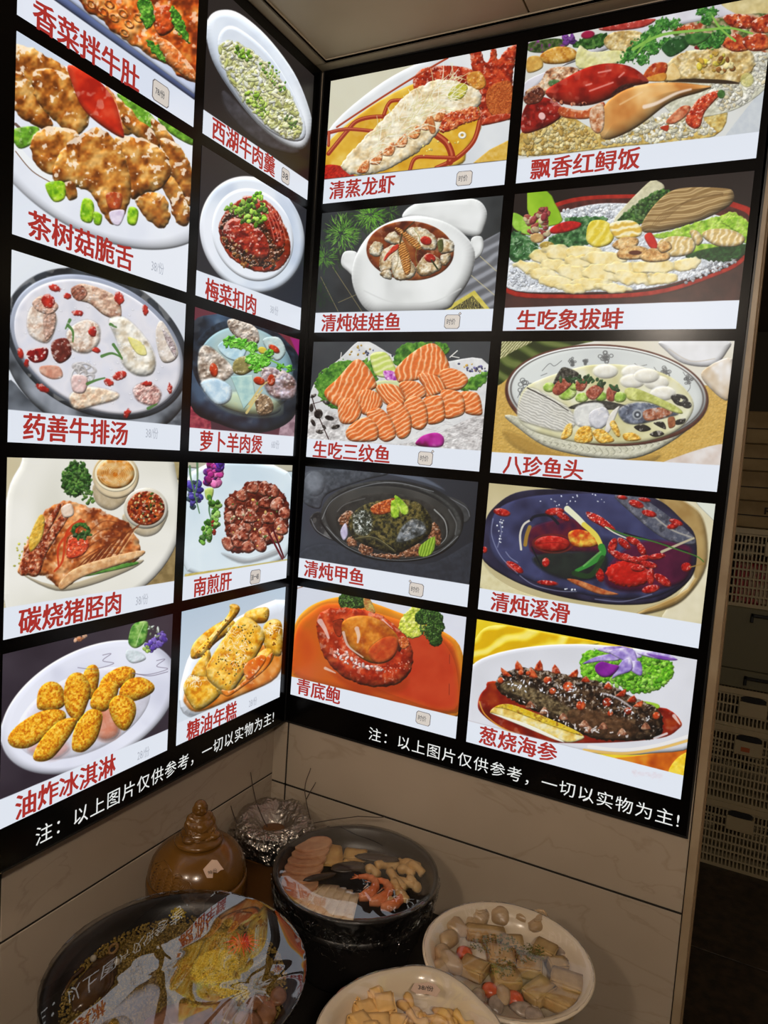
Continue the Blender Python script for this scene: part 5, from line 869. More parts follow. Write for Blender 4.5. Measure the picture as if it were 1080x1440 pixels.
# floor, with its dark tiles out in the storage space
fl = struct('floor', [(-1.6, 3.2, -3.2, 3.0, -.04, -.003)], M['grout'])
fm = None
for i in range(7):
    for j in range(9):
        x, y = -1.3 + i * .6, -3 + j * .6
        if fm is None: o = boxes('floor_tile', [(.003, .597, .003, .597, -.02, 0)], M['floor'], fl, bev=.001); fm = o.data
        else: o = obj('floor_tile', fm, None, fl)
        o.location = (x, y, 0)
# right-hand wall (behind the right sign): backing and tile slabs
wr = struct('wall_right', [(-.05, .79, .016, .13, 0, 2.262)], M['grout'])
for b in ((-.03, .0035, .004, .016, FH - 1.213 + .004, 2.262), (.0075, .79, .004, .016, FH - 1.2 + .0022, 2.262), (-.03, .0035, .004, .016, 0, FH - 1.2 - .0022), (.0075, .79, .004, .016, .0, FH - 1.2 - .0022)):
    z0 = max(b[4], FH - 1.2 + .0022) if b[5] > 2 else b[4]
    boxes('tile', [(b[0], b[1], b[2], b[3], z0, b[5])], M['tile'], wr, bev=.0006)
tr = struct('trim_1', [(.7915, .8048, .0, .13, 0, 2.262)], M['trim'], bev=.001)
tag(boxes('edge_bead', [(.805, .8085, -.001, .132, 0, 2.262)], M['trimdark'], tr, bev=.0015), 'thin brown bead along the wall edge')
boxes('joint', [(-.03, .79, .0055, .016, FH - 1.2035, FH - 1.1965), (.003, .008, .0055, .016, 0, 2.262)], M['grout'], wr)
# left-hand wall
wl = struct('wall_left', [(-.16, -.042, -2.4, .02, 0, 2.262)], M['grout'])
for y0, y1 in ((-.618, .01), (-1.22, -.622), (-2.4, -1.224)):
    boxes('tile', [(-.042, -.03, y0, y1, FH - 1.185 + .002, 2.262)], M['tile'], wl, bev=.0006)
    boxes('tile', [(-.042, -.03, y0, y1, 0, FH - 1.185 - .002)], M['tile'], wl, bev=.0006)
boxes('joint', [(-.042, -.0315, -2.4, .01, FH - 1.1885, FH - 1.1815), (-.042, -.0315, -.622, -.618, 0, 2.26)], M['grout'], wl)
# ceiling panels and the angle trim along both walls
ce = struct('ceiling', [(-.16, 3.2, -3.2, 3.0, 2.275, 2.32)], M['grout'])
for x0, x1 in ((.018, .4185), (.4215, .82), (.823, 1.42), (1.423, 2.02), (2.023, 2.8)):
    for y0, y1 in ((-.6, -.02), (-1.2, -.603), (-1.8, -1.203), (-3.1, -1.803)):
        boxes('ceiling_panel', [(x0, x1, y0, y1, 2.2605, 2.275)], M['ceil'], ce, bev=.0006)
boxes('ceiling_panel', [(.0, 2.8, .13, 2.9, 2.262, 2.275)], M['ceil'], ce)
t2 = struct('trim_2', [(.0, .83, -.024, .016, 2.253, 2.2585), (.0, .83, -.024, -.0215, 2.253, 2.262)], M['alu'], bev=.0005)
t3 = struct('trim_3', [(-.03, .024, -2.4, -.024, 2.2525, 2.258), (.0215, .024, -2.4, -.024, 2.2525, 2.262)], M['alu'], bev=.0005)
# storage space behind
wb = struct('wall_back', [(-.1, 3.2, 2.9, 3.0, 0, 2.275)], M['dark'])
ws = struct('wall_side', [(2.8, 2.9, -3.2, 2.9, 0, 2.275)], M['dark'])

# ---------------------------------------------------------------- the two lit signs
M['black'] = mat('black_acrylic', (.0018, .0015, .0015), .2, spec=.2, bump=.02, bs=30)
M['edge'] = mat('sign_edge', (.03, .03, .03), .3, metal=.6)
M['red'] = mat('printed_red', (.02, .002, .002), .4, spec=.2, emit=lin(168, 48, 42))
M['wht'] = mat('lit_white_lettering', (.1, .1, .1), .4, spec=.2, emit=lin(226, 228, 226))
M['ink'] = mat('pen_ink', (.01, .01, .01), .5, emit=lin(58, 60, 66))
M['faint'] = mat('faded_pen_ink', (.05, .05, .05), .5, emit=lin(168, 174, 186))
M['tagline'] = mat('sticker_outline', (.02, .02, .02), .5, emit=lin(112, 106, 108))
M['sticker'] = mat('paper_sticker', (.25, .24, .22), .7, emit=lin(196, 190, 184))

TOP = [.2317, -.0184, -.2694, -.5196, -.7686]; CAP = [.0389, -.2116, -.4615, -.7104, -.9609]; BOT = [0, -.2509, -.5007, -.7499, -1.]
UC = dict(A=(.6448, .3478), B=(.3263, .0278), C=(.02, .3919), D=(.4129, .7818))
ROLL = .0107
def wpt(c, u, z): return (u, 0, z - ROLL * u) if c in 'CD' else (0, -u, z)
VIEW = {'A0': (0, 0, 2.348), 'A1': (0, 0, 2.348), 'A2': (0, 340, 2.4545), 'A3': (0, 640, 2.571), 'A4': (0, 820, 2.571), 'B0': (0, 0, 2.348), 'B1': (0, 0, 2.348), 'B2': (0, 340, 2.4545), 'B3': (0, 640, 2.571), 'B4': (0, 820, 2.571),
        'C0': (430, 50, 3.484), 'C1': (430, 270, 3.6), 'C2': (420, 470, 3.857), 'C3': (410, 650, 3.724), 'C4': (400, 810, 3.857), 'D0': (710, 0, 2.919), 'D1': (700, 240, 2.842), 'D2': (690, 460, 2.919), 'D3': (670, 670, 3.), 'D4': (650, 860, 3.)}
# lettering: text, left end (pixel), right end (pixel); price note: kind (s = sticker, f = faint pen), text, centre pixel
TXT = {'A0': ('香菜拌牛肚', (46, 25), (195, 106), 's', '78/份', (225.5, 132)), 'A1': ('茶树菇脆舌', (39, 317), (186, 362), 'f', '38/份', (221, 376)),
       'A2': ('药善牛排汤', (32.6, 600.7), (178.4, 609), 'f', '38/份', (213, 609)), 'A3': ('碳烧猪胫肉', (26, 873), (169, 848), 'f', '38/份', (199, 843)),
       'A4': ('油炸冰淇淋', (21.4, 1133), (161.4, 1076.7), 'f', '28/份', (201, 1059)), 'B0': ('西湖牛肉羹', (298, 183), (386, 232), 's', '38', (401, 248)),
       'B1': ('梅菜扣肉', (288.4, 407.2), (359.3, 427.6), 'f', '38/份', (385, 436)), 'B2': ('萝卜羊肉煲', (281, 621), (368, 624), 'f', '68/份', (386.5, 625)),
       'B3': ('南煎肝', (272.3, 824.8), (324.8, 817), 's', '38一48', (358.5, 811)), 'B4': ('糖油年糕', (262.5, 1024), (331.8, 1001), 'f', '28/份', (355, 987)),
       'C0': ('清蒸龙虾', (463.9, 266.7), (554.9, 260.4), 's', '时价', (653, 251)), 'C1': ('清炖娃娃鱼', (454.4, 453.3), (564.7, 453.3), 's', '时价', (638, 452.5)),
       'C2': ('生吃三纹鱼', (444, 632.8), (551.7, 638.5), 's', '时价', (602, 645)), 'C3': ('清炖甲鱼', (432.8, 800.4), (516.6, 812.5), 's', '时价', (591, 830)),
       'C4': ('青底鲍', (424, 969.5), (485, 977), 's', '时价', (602.5, 1012)), 'D0': ('飘香红鲟饭', (747, 236.4), (899.4, 224.4), '', '', None),
       'D1': ('生吃象拔蚌', (730, 450.4), (878.4, 447.6), '', '', None), 'D2': ('八珍鱼头', (712.3, 655.3), (824.6, 658.7), '', '', None),
       'D3': ('清炖溪滑', (696.7, 846.7), (807.3, 863.3), '', '', None), 'D4': ('葱烧海参', (682.3, 1036.7), (791.7, 1060), '', '', None)}
DESC = {'A0': 'lit print of orange-brown tripe with green herbs in a blue-rimmed tray', 'A1': 'lit print of glossy brown sliced meat with red and green pepper', 'A2': 'lit print of milky soup with meat and red berries in a black pot',
        'A3': 'lit print of a scored roasted meat slab with two dip bowls', 'A4': 'lit print of golden fried rolls on a white oval plate', 'B0': 'lit print of pale green egg soup in a white oval bowl', 'B1': 'lit print of dark red braised pork under chopped greens on a round plate',
        'B2': 'lit print of clear soup with lamb and herb leaves in a dark blue pot', 'B3': 'lit print of reddish-brown sliced liver with flowers and chopsticks', 'B4': 'lit print of stacked golden rice-cake slabs in amber sauce', 'C0': 'lit print of a red lobster split open in yellow sauce',
        'C1': 'lit print of a white lidded tureen of soup beside green fern', 'C2': 'lit print of orange salmon slices with green leaves and a purple petal', 'C3': 'lit print of a turtle dish in a black clay pot', 'C4': 'lit print of a red-brown braised abalone with broccoli in orange sauce',
        'D0': 'lit print of red crab pieces over rice with coriander', 'D1': 'lit print of sliced clam, lemon and lettuce on ice in a red-rimmed tray', 'D2': 'lit print of fish-head soup in a wide patterned bowl', 'D3': 'lit print of dark blue dish with red berries and a spring onion', 'D4': 'lit print of a black spiky sea cucumber with purple orchid'}

def print_material(name, img):
    m = bpy.data.materials.new(name); m.use_nodes = True; nt = m.node_tree; b = nt.nodes['Principled BSDF']
    t = nt.nodes.new('ShaderNodeTexImage'); t.image = img; t.interpolation = 'Cubic'; t.extension = 'EXTEND'
    b.inputs['Base Color'].default_value = (.02, .02, .02, 1); b.inputs['Roughness'].default_value = .3; b.inputs['Specular IOR Level'].default_value = .25
    nt.links.new(t.outputs['Color'], b.inputs['Emission Color']); b.inputs['Emission Strength'].default_value = 1.0
    return m

sign_l = empty('menu_sign', (0, 0, FH), (0, 0, -pi / 2), label='left backlit black menu sign with two columns of dish prints', cat='sign', group='lit menu signs in the corner')
sign_r = empty('menu_sign', (0, 0, FH), (0, ROLL, 0), label='right backlit black menu sign with wide prints, lobster and crab at top', cat='sign', group='lit menu signs in the corner')
# local frame of a sign: x along the wall away from the corner (right) or toward it (left), -y out of the wall, z up
def body(root, x0, x1):
    tag(boxes('casing', [(x0, x1, .0, .026, -1.0585, .2525)], M['black'], root, bev=.001), 'glossy black face')
    fr = boxes('frame_edge', [(x0, x1, -.0012, .004, -1.0615, -1.0585), (x0, x1, -.0012, .004, .2525, .2545), (x0, x0 + .003, -.0012, .004, -1.0585, .2525), (x1 - .003, x1, -.0012, .004, -1.0585, .2525)], M['edge'], root)
body(sign_r, 0.0015, .799)
body(sign_l, .0015, .705)      # rotated -90 deg: local x runs toward the camera along the left wall
# the left sign faces +x: its parts are mirrored in local space so that they face the room
sign_l.rotation_euler = (0, 0, -pi / 2)

def loc_x(c, u): return u
for key, (title, pl, pr_, nk, note, pn) in TXT.items():
    c, r = key[0], int(key[1]); u0, u1 = UC[c]; zt, zb, zc = TOP[r], BOT[r], CAP[r]; right = c in 'CD'
    cs = [px(wpt(c, u, z)) for u, z in ((u0, zt), (u1, zt), (u1, zb), (u0, zb))]
    W = 520 if right else 440; H = int(W * (zt - zb) / abs(u1 - u0))
    P = Pic(cs, W, H, *VIEW[key], seed=ord(c) * 10 + r); globals()['pic_' + key](P)
    a = np.ones((H, W, 4), np.float32); a[..., :3] = np.clip(P.img, 0, 1)
    img = bpy.data.images.new('dish_print', W, H); img.pixels.foreach_set(a[::-1].ravel()); img.update(); img.pack()
    # panel: local quad, u to the viewer's right
    xa, xb = (u0, u1) if right else (-u0, -u1)          # on the left wall the viewer's right is -u
    bm = bmesh.new(); box(bm, xa, xb, -.0008, .001, zb, zt); uv = bm.loops.layers.uv.new('UVMap')
    for f in bm.faces:
        for l in f.loops: l[uv].uv = ((l.vert.co.x - xa) / (xb - xa), (l.vert.co.z - zb) / (zt - zb))
    root = sign_r if right else sign_l
    pan = obj('dish_panel', bm, print_material('dish_print', img), root); pan['label'] = DESC[key]
    def uz(p):
        if right: q = on_plane(*p, 1, 0); return q[0], q[2] + ROLL * q[0]
        q = on_plane(*p, 0, 0); return q[1], q[2]
    (xl, zl), (xr, zr) = uz(pl), uz(pr_); zm = (zl + zr) / 2; hh = .0168
    obj('dish_name', text_mesh(title, xl, xr, zm - hh, zm + hh, thick=.00095), M['red'], pan, (0, -.0008, 0))
    if nk:
        xn, zn = uz(pn)
        if nk == 's':
            hw, hh2 = (.0150, .0125) if right else (.0165, .0145)
            if key == 'B0': hw, hh2 = .0125, .013
            if key == 'B3': hw, hh2 = .0155, .0135
            bm = bmesh.new(); cc = .0035; out = [(-hw + cc, -hh2), (hw - cc, -hh2 - .0004), (hw, -hh2 + cc), (hw + .0003, hh2 - cc), (hw - cc, hh2), (-hw + cc, hh2 + .0004), (-hw, hh2 - cc), (-hw - .0003, -hh2 + cc)]
            for (s_, y) in ((1., -.0010),):
                v0 = [bm.verts.new((xn + a_ * s_, -.0008, zn + b__ * s_)) for a_, b__ in out]; v1 = [bm.verts.new((xn + a_ * s_, -.0011, zn + b__ * s_)) for a_, b__ in out]
                bm.faces.new(v1[::1]); [bm.faces.new((v0[i], v0[(i + 1) % 8], v1[(i + 1) % 8], v1[i])) for i in range(8)]
            st = obj('price_sticker', bm, M['tagline'], pan); s2 = .92
            bm = bmesh.new(); bm.faces.new([bm.verts.new((xn + a_ * s2, -.00125, zn + b__ * s2)) for a_, b__ in out]); obj('price_sticker', bm, M['sticker'], pan)
            if key in ('C1', 'C2', 'C3'):
                sx = -1 if key == 'C3' else 1; bm = bmesh.new(); q = .0032
                for k_, mm in ((1, M['tagline']), (.6, M['sticker'])):
                    b2 = bmesh.new(); b2.faces.new([b2.verts.new((xn + sx * (hw - .001) + a_ * k_, -.0013 - .0001 / k_, zn + hh2 + .0015 + b__ * k_)) for a_, b__ in ((0, -q), (q, 0), (0, q), (-q, 0))]); obj('sticker_corner', b2, mm, pan)
                bm.free()
            tw = {'B3': .0115}.get(key, .0085 if right else .009); cx = xn - .002
            obj('price_writing', text_mesh(note, cx - tw, cx + tw, zn - .0055, zn + .0055, .0), M['ink'], pan, (0, -.0014, 0))
        else: obj('price_writing', text_mesh(note, xn - .0125, xn + .0125, zn - .0085, zn + .0085, -.004), M['faint'], pan, (0, -.0009, 0))
# the note along the foot of each sign
NOTE = '注：以上图片仅供参考，一切以实物为主!'
for root, a_, b_2, right in ((sign_l, (54.5, 1172), (383, 1010.6), False), (sign_r, (529.6, 1033), (961.7, 1156.7), True)):
    if right: p0, p1 = on_plane(*a_, 1, 0), on_plane(*b_2, 1, 0); x0, x1 = p0[0] - .006, p1[0] + .004; z0, z1 = p0[2] + ROLL * p0[0], p1[2] + ROLL * p1[0]
    else: p0, p1 = on_plane(*a_, 0, 0), on_plane(*b_2, 0, 0); x0, x1 = p0[1] - .005, p1[1] + .004; z0, z1 = p0[2], p1[2]
    print('NOTE', x0, x1, z0, z1); zm = (z0 + z1) / 2
    obj('note_lettering', text_mesh(NOTE, x0, x1, zm - .0135, zm + .0135, -.002, 1.12), M['wht'], root, (0, -.0003, 0))
sign_l.rotation_euler = (0, 0, pi / 2)   # local +x -> world +y, local -y (out) -> world +x
for ch in [o for o in COL.objects if o.parent == sign_l and o.name.split('.')[0] in ('casing', 'frame_edge')]:
    for v in ch.data.vertices: v.co.x = -v.co.x
    ch.data.flip_normals()

# ---------------------------------------------------------------- things on the counter
def film_mat(name, refl=.3, rough=.04, bump=.3, bs=60, tint=.9):
    m = bpy.data.materials.new(name); m.use_nodes = True; nt = m.node_tree; nt.nodes.clear()
    o = nt.nodes.new('ShaderNodeOutputMaterial'); t = nt.nodes.new('ShaderNodeBsdfTransparent'); g = nt.nodes.new('ShaderNodeBsdfGlossy'); x = nt.nodes.new('ShaderNodeMixShader')
    t.inputs['Color'].default_value = (tint, tint, tint, 1); g.inputs['Roughness'].default_value = rough; g.inputs['Color'].default_value = (.95, .95, .95, 1)
    tc = nt.nodes.new('ShaderNodeTexCoord'); n = nt.nodes.new('ShaderNodeTexNoise'); n.inputs['Scale'].default_value = bs; n.inputs['Detail'].default_value = 3; n.inputs['Distortion'].default_value = .8
    bp = nt.nodes.new('ShaderNodeBump'); bp.inputs['Strength'].default_value = bump; bp.inputs['Distance'].default_value = .0012
    fr = nt.nodes.new('ShaderNodeLayerWeight'); fr.inputs['Blend'].default_value = .32; ml = nt.nodes.new('ShaderNodeMath'); ml.operation = 'MULTIPLY_ADD'; ml.inputs[1].default_value = refl; ml.inputs[2].default_value = .03
    L = nt.links.new; L(tc.outputs['Object'], n.inputs['Vector']); L(n.outputs['Fac'], bp.inputs['Height']); L(bp.outputs['Normal'], g.inputs['Normal'])
    L(fr.outputs['Facing'], ml.inputs[0]); L(ml.outputs[0], x.inputs[0]); L(t.outputs[0], x.inputs[1]); L(g.outputs[0], x.inputs[2]); L(x.outputs[0], o.inputs[0]); return m
M['film'] = film_mat('cling_film', .46, .015, .012, 14, .88); M['film3'] = film_mat('thin_cling_film', .05, .03, .03, 20, .94)
M['film2'] = film_mat('cling_film_crumpled', .75, .16, 1., 55, .75)
M['counter'] = mat('black_counter', (.011, .009, .007), .4, spec=.4, bump=.1, bs=60)
M['pot'] = mat('black_clay', (.012, .010, .009), .35, spec=.45, bump=.15, bs=50)
M['white'] = mat('white_glazed_china', lin(206, 190, 166), .2, spec=.45, coat=.1)
M['amber'] = mat('amber_glaze', lin(112, 76, 28), .22, spec=.4, coat=.15, col2=lin(84, 54, 18), ns=14, fac=(.3, .75), bump=.1, bs=30)
M['amberdark'] = mat('dark_amber_glaze', lin(92, 60, 30), .3, coat=.1, bump=.1, bs=30)
M['foil'] = mat('crumpled_foil', (.42, .385, .34), .3, metal=1., bump=.5, bs=120)
M['twig'] = mat('dry_twig', lin(52, 36, 26), .7)

CZ = FH - 1.355
ct = struct('counter', [], M['counter']) if False else None
cn = empty('counter', (0, 0, 0), label='long black counter standing in the tiled corner under the signs', cat='counter')
boxes('counter_top', [(-.029, .62, -1.05, .003, CZ - .03, CZ)], M['counter'], cn, bev=.002)
boxes('cabinet_body', [(-.028, .60, -1.03, .0, 0, CZ - .031)], M['counter'], cn, bev=.002)

def film_disc(name, c, R, z, parent, m, skirt=.02, amp=.0012, n=72, nr=18, nodes=(), shape=None, drop=.02, jag=.01, seed=0):
    """Stretched film: a disc over the rim, creased toward its pinch points, with a crumpled skirt below the rim."""
    bm = bmesh.new(); rings = []; F = lambda a: (shape(a) if shape else R)
    cv = bm.verts.new((c[0], c[1], z)); cen = cv
    for j in range(1, nr + 1):
        ring = []
        for i in range(n):
            a = 2 * pi * i / n; r = F(a) * j / nr; x, y = c[0] + r * math.cos(a), c[1] + r * math.sin(a)
            h = amp * 2 * noise.noise(Vector((x * 14 + seed, y * 14, seed))) * math.sin(pi * min(j / nr, 1)) ** .5 if j < nr else 0
            for nx, ny, na, nf in nodes:
                dx, dy = x - nx, y - ny; d = math.hypot(dx, dy); t = math.atan2(dy, dx)
                h += (na * math.cos(nf * t + 3 * noise.noise(Vector((t, seed, 0)))) * math.exp(-((d - .035) / .05) ** 2) * min(1, d / .02) - na * 2.0 * math.exp(-(d / .02) ** 2)) * (1 if j < nr else 0)
            ring.append(bm.verts.new((x, y, z + h)))
        rings.append(ring)
    for i in range(n): bm.faces.new((cv, rings[0][i], rings[0][(i + 1) % n]))
    for a_, b_1 in zip(rings, rings[1:]):
        for i in range(n): bm.faces.new((a_[i], b_1[i], b_1[(i + 1) % n], a_[(i + 1) % n]))
    for f in bm.faces: f.material_index = 0
    prev = rings[-1]
    K = 10
    for k in range(1, K + 1):
        ring = []
        for i in range(n):
            a = 2 * pi * i / n; r = F(a) + .0018 - .001 * k + .0050 * min(1, k / 6) * noise.noise(Vector((math.cos(a) * 9 + seed, math.sin(a) * 9, k * .6))) + .0035 * min(1, k / 3) * noise.noise(Vector((math.cos(a) * 26, math.sin(a) * 26, k * .9 + seed)))
            dz = (drop + jag * noise.noise(Vector((math.cos(a) * 3 + seed, math.sin(a) * 3, 0))) + jag * .6 * noise.noise(Vector((math.cos(a) * 12, math.sin(a) * 12, seed)))) * k / K
            ring.append(bm.verts.new((c[0] + r * math.cos(a), c[1] + r * math.sin(a), z - dz + (.002 if k == 1 else 0))))
        for i in range(n):
            f = bm.faces.new((prev[i], ring[i], ring[(i + 1) % n], prev[(i + 1) % n])); f.material_index = 1
        prev = ring
    o = obj(name, bm, m, parent, smooth=True); o.data.materials.append(M['film2']); return o

# ---- black pot of cold cuts under film
PC = (.282, -.178); PZ = FH - 1.20
pot = empty('clay_pot', (0, 0, 0), label='round black pot of ham slices and prawns under cling film', cat='pot')
bm = bmesh.new(); R = .141
lathe(bm, [(.001, CZ), (.098, CZ), (.101, CZ + .006), (.118, CZ + .06), (.131, CZ + .12), (R - .002, PZ - .012), (R + .001, PZ - .004), (R, PZ), (R - .005, PZ + .001), (R - .0085, PZ - .003), (.128, PZ - .02), (.123, PZ - .034), (.116, PZ - .040), (.001, PZ - .040)], 96, PC)
obj('pot_body', bm, M['pot'], pot, smooth=True)
bm = bmesh.new(); lathe(bm, [(.128, CZ + .10), (.1315, CZ + .103), (.133, CZ + .108), (.129, CZ + .112)], 96, PC); obj('raised_ring', bm, M['pot'], pot, smooth=True)
film_disc('cling_film', PC, R + .001, PZ + .0025, pot, film_mat('pot_film', .34, .02, .04, 20, .92), amp=.0004, n=220, nr=16, drop=.05, jag=.035, nodes=((.35, -.25, .0002, 9), (.2, -.24, .0001, 7)), seed=2)
m_ = film_mat('film_ridge', 2.2, .12, .6, 80, .8); bm = bmesh.new(); rs = random.Random(12)
for k in range(210):
    a = rs.uniform(-2.6, .55); z = PZ - .006 - abs(rs.gauss(0, .022)) - (.012 if -1.4 < a < -.3 else 0); P_ = []; d1 = rs.uniform(-.10, .10); dz1 = rs.uniform(-.014, .006)
    for t in np.linspace(0, 1, 5): zz = z + dz1 * t + .002 * math.sin(t * 7 + k); aa = a + d1 * t; rr = .1445 - max(0, PZ - .01 - zz) * .16 + .0015 * math.sin(k + t * 5); P_.append((PC[0] + rr * math.cos(aa), PC[1] + rr * math.sin(aa), zz))
    tube(bm, P_, .00035, 4, .0002)
cr = obj('film_creases', bm, m_, pot); cr['kind'] = 'stuff'
FZ = PZ - .05 + .001   # floor inside the pot

def food(name, col, col2=None, rough=.4, **k): return mat(name, lin(*col), rough, col2=lin(*(col2 or col)), ns=k.pop('ns', 60), fac=(.35, .65), spec=.5, bump=k.pop('bump', .3), bs=k.pop('bs', 90), sss=k.pop('sss', 0), **k)
M['ham'] = food('ham', (176, 122, 86), (192, 146, 108)); M['rind'] = food('ham_rind', (140, 70, 46), (160, 92, 60))
M['skin'] = food('bean_curd_sheet', (200, 160, 92), (182, 136, 70), bs=50); M['mush'] = food('dark_mushroom', (44, 34, 28), (64, 52, 42), rough=.3)
M['prawn'] = food('prawn_shell', (214, 112, 60), (232, 150, 104), rough=.25); M['prawnw'] = food('prawn_stripe', (232, 190, 160))
M['tendon'] = food('tendon', (196, 152, 88), (214, 178, 122), rough=.3); M['bamboo'] = food('sliced_bamboo', (206, 180, 142), (224, 204, 172), ns=90)
M['tofu'] = food('pressed_tofu', (158, 126, 74), (174, 144, 92), rough=.5); M['konjac'] = food('konjac', (160, 132, 96), (178, 152, 118), rough=.3); M['greens'] = food('chopped_greens', (84, 84, 26), (112, 108, 44))
M['goji'] = food('red_berry', (178, 70, 36), (196, 92, 52), rough=.3); M['squid'] = food('grey_squid', (126, 110, 96), (168, 150, 132), rough=.25)
M['curd'] = food('yellow_bean_curd', (220, 172, 98), (232, 190, 122), rough=.45); M['strip'] = food('mushroom_strip', (206, 160, 90), (220, 180, 116)); M['shallot'] = food('purple_shallot', (120, 74, 76), (150, 110, 110))
M['millet'] = food('yellow_grain', (112, 88, 30), (150, 124, 52), rough=.45); M['garlic'] = food('bright_yellow_garlic', (180, 152, 34), (206, 182, 66), rough=.4); M['fish'] = food('braised_fish', (64, 42, 22), (92, 64, 34), rough=.22, bs=40)
M['paper'] = mat('paper_label', lin(196, 168, 148), .7)

def put(name, bm, m, x, y, z, rz=0, rx=0, ry=0, label=None, cat=None, group=None, sub=0, sm=True):
    o = obj(name, bm, m, None, (x, y, z), (rx, ry, rz), smooth=sm); tag(o, label, cat, group)
    if sub: mod_sub(o, sub)
    return o
SHX = math.atan2(RGT[1], RGT[0])         # heading of "right" as seen in the photograph

# ham: seven round slices leaning on each other along the left of the pot
def ham_bm():
    bm = bmesh.new(); n = 20; top = []; bot = []
    for i in range(n):
        a = 2 * pi * i / n; r = .030 * (1 + .06 * math.sin(2 * a + 1)); x, y = r * math.cos(a) * 1.15, r * math.sin(a) * .8
        z = .0015 * math.sin(a * 2); top.append(bm.verts.new((x, y, .0055 + z))); bot.append(bm.verts.new((x, y, z)))
    bm.faces.new(top); bm.faces.new(bot[::-1])
    for i in range(n): bm.faces.new((bot[i], bot[(i + 1) % n], top[(i + 1) % n], top[i]))
    bmesh.ops.bevel(bm, geom=[e for e in bm.edges if abs(e.verts[0].co.z - e.verts[1].co.z) < .002 and len(e.link_faces) == 2], offset=.0008, segments=1, affect='EDGES'); return bm
pts = [(424, 1202), (420, 1209), (415, 1217), (411, 1225), (407, 1233), (404, 1241), (402, 1249)]
ham = None
for i, (x, y) in enumerate(pts):
    P = at(x + 16, y + 2, PZ - FH - .028)
    if ham is None:
        ham = empty('ham_slice', P, (.35, -.25, SHX + .2), cat='ham', group='ham slices fanned in the black pot')
        obj('meat', ham_bm(), M['ham'], ham, smooth=False)
        bm = bmesh.new(); tube(bm, [(.0355 * math.cos(a), .0248 * math.sin(a),   .004 + .0015 * math.sin(2 * a)) for a in np.linspace(.3, 3.0, 14)], .0016, 6); obj('rind', bm, M['rind'], ham, smooth=True); o = ham
    else: o = copy_tree(ham)
    o.location = (P[0], P[1], PZ - .034 + (6 - i) * .0042); o.rotation_euler = (-.04, -.12 + .02 * i, SHX + .12 - i * .05); o.scale = (.95,) * 3
    o['label'] = 'pink ham slice, %s in the fan, black pot' % ['rearmost', 'second from the rear', 'third from the rear', 'middle one', 'third from the front', 'second from the front', 'frontmost'][i]
# sheets of bean curd
P = at(466, 1203, PZ - FH - .018); put('bean_curd_sheet', slab(.040, .046, .006, 3, .0018, 60, 3, .002), M['skin'], P[0], P[1], PZ - .020, SHX + .15, .35, .1, 'square tan bean curd sheet leaning on the ham slices', 'bean curd')
P = at(500, 1198, PZ - FH - .022); put('bean_curd_sheet', slab(.042, .028, .006, 3, .0018, 60, 5, .002), M['skin'], P[0], P[1], PZ - .030, SHX - .1, .3, 0, 'narrow tan bean curd sheet behind the dark mushroom', 'bean curd')
P = at(487, 1207, PZ - FH - .02)
bm = bmesh.new(); ball(bm, (0, 0, .007), .0075, 3, amp=.15); put('mushroom_ball', bm, M['skin'], P[0], P[1], PZ - .036, label='small tan ball between the two bean curd sheets', cat='meatball')
# dark mushroom slices across the middle
def cap_bm(L, W, H, seed):
    bm = bmesh.new(); ball(bm, (0, 0, H * .5), 1, 3, (L / 2, W / 2, H / 2), .12, 2.2, seed); return bm
for x, y, L, W, rz, lb in ((530, 1207, .082, .024, -.05, 'long dark mushroom slice across the rear of the pot'), (490, 1220, .062, .030, .25, 'crumpled dark mushroom slice in the middle of the pot'), (450, 1234, .062, .013, .42, 'thin dark mushroom slice lying over the ham')):
    P = at(x, y, PZ - FH - .018); put('mushroom_slice', cap_bm(L, W, .010, x), M['mush'], P[0], P[1], PZ - .022, SHX + rz, label=lb, cat='mushroom', group='dark mushroom slices in the black pot')
# pale bamboo slices, front left
BL = ['leftmost', 'second from the left', 'third from the left', 'middle', 'third from the right', 'second from the right', 'rightmost']
for i, (x, y) in enumerate(((424, 1254), (436, 1257), (448, 1260), (459, 1263), (471, 1267), (482, 1271), (493, 1276))):
    P = at(x, y, PZ - FH - .026); put('bamboo_slice', slab(.021, .084 - .005 * abs(i - 3), .004, 4, .0016, 70, i, .0013), M['bamboo'], P[0], P[1], PZ - .0345 + .0012 * i, SHX - .42 + .05 * i, .0, -.22, BL[i] + ' pale bamboo slice fanned at the front of the black pot', 'bamboo', 'pale bamboo slices in the black pot')
# prawns
def prawn(loc, rz, label, sc=1.):
    e = empty('prawn', loc, (.0, .0, rz), label=label, cat='prawn', group='orange prawns in the black pot'); e.scale = (sc,) * 3
    pts_ = [(.020 * math.cos(a), .020 * math.sin(a) * 1.15, .008 + .004 * math.sin(a)) for a in np.linspace(-.6, 2.7, 22)]
    bm = bmesh.new(); tube(bm, pts_, lambda t: .0085 * (1 - .62 * t) * (1 + .09 * math.cos(t * 44)) * (.6 + .4 * min(1, t * 8)), 10); obj('shell_body', bm, M['prawn'], e, smooth=True)
    bm = bmesh.new()
    for k in (-1, 0, 1): tube(bm, [pts_[-1], (pts_[-1][0] - .008, pts_[-1][1] - .006 + k * .003, .008 + k * .003)], .0018, 6, .0006)
    obj('tail_fan', bm, M['prawn'], e, smooth=True)
    bm = bmesh.new()
    for k in range(5): a = .2 + k * .38; tube(bm, [(.015 * math.cos(a), .016 * math.sin(a), .006), (.006 * math.cos(a), .007 * math.sin(a), .0025)], .0009, 5, .0004)
    obj('legs', bm, M['prawnw'], e, smooth=True)
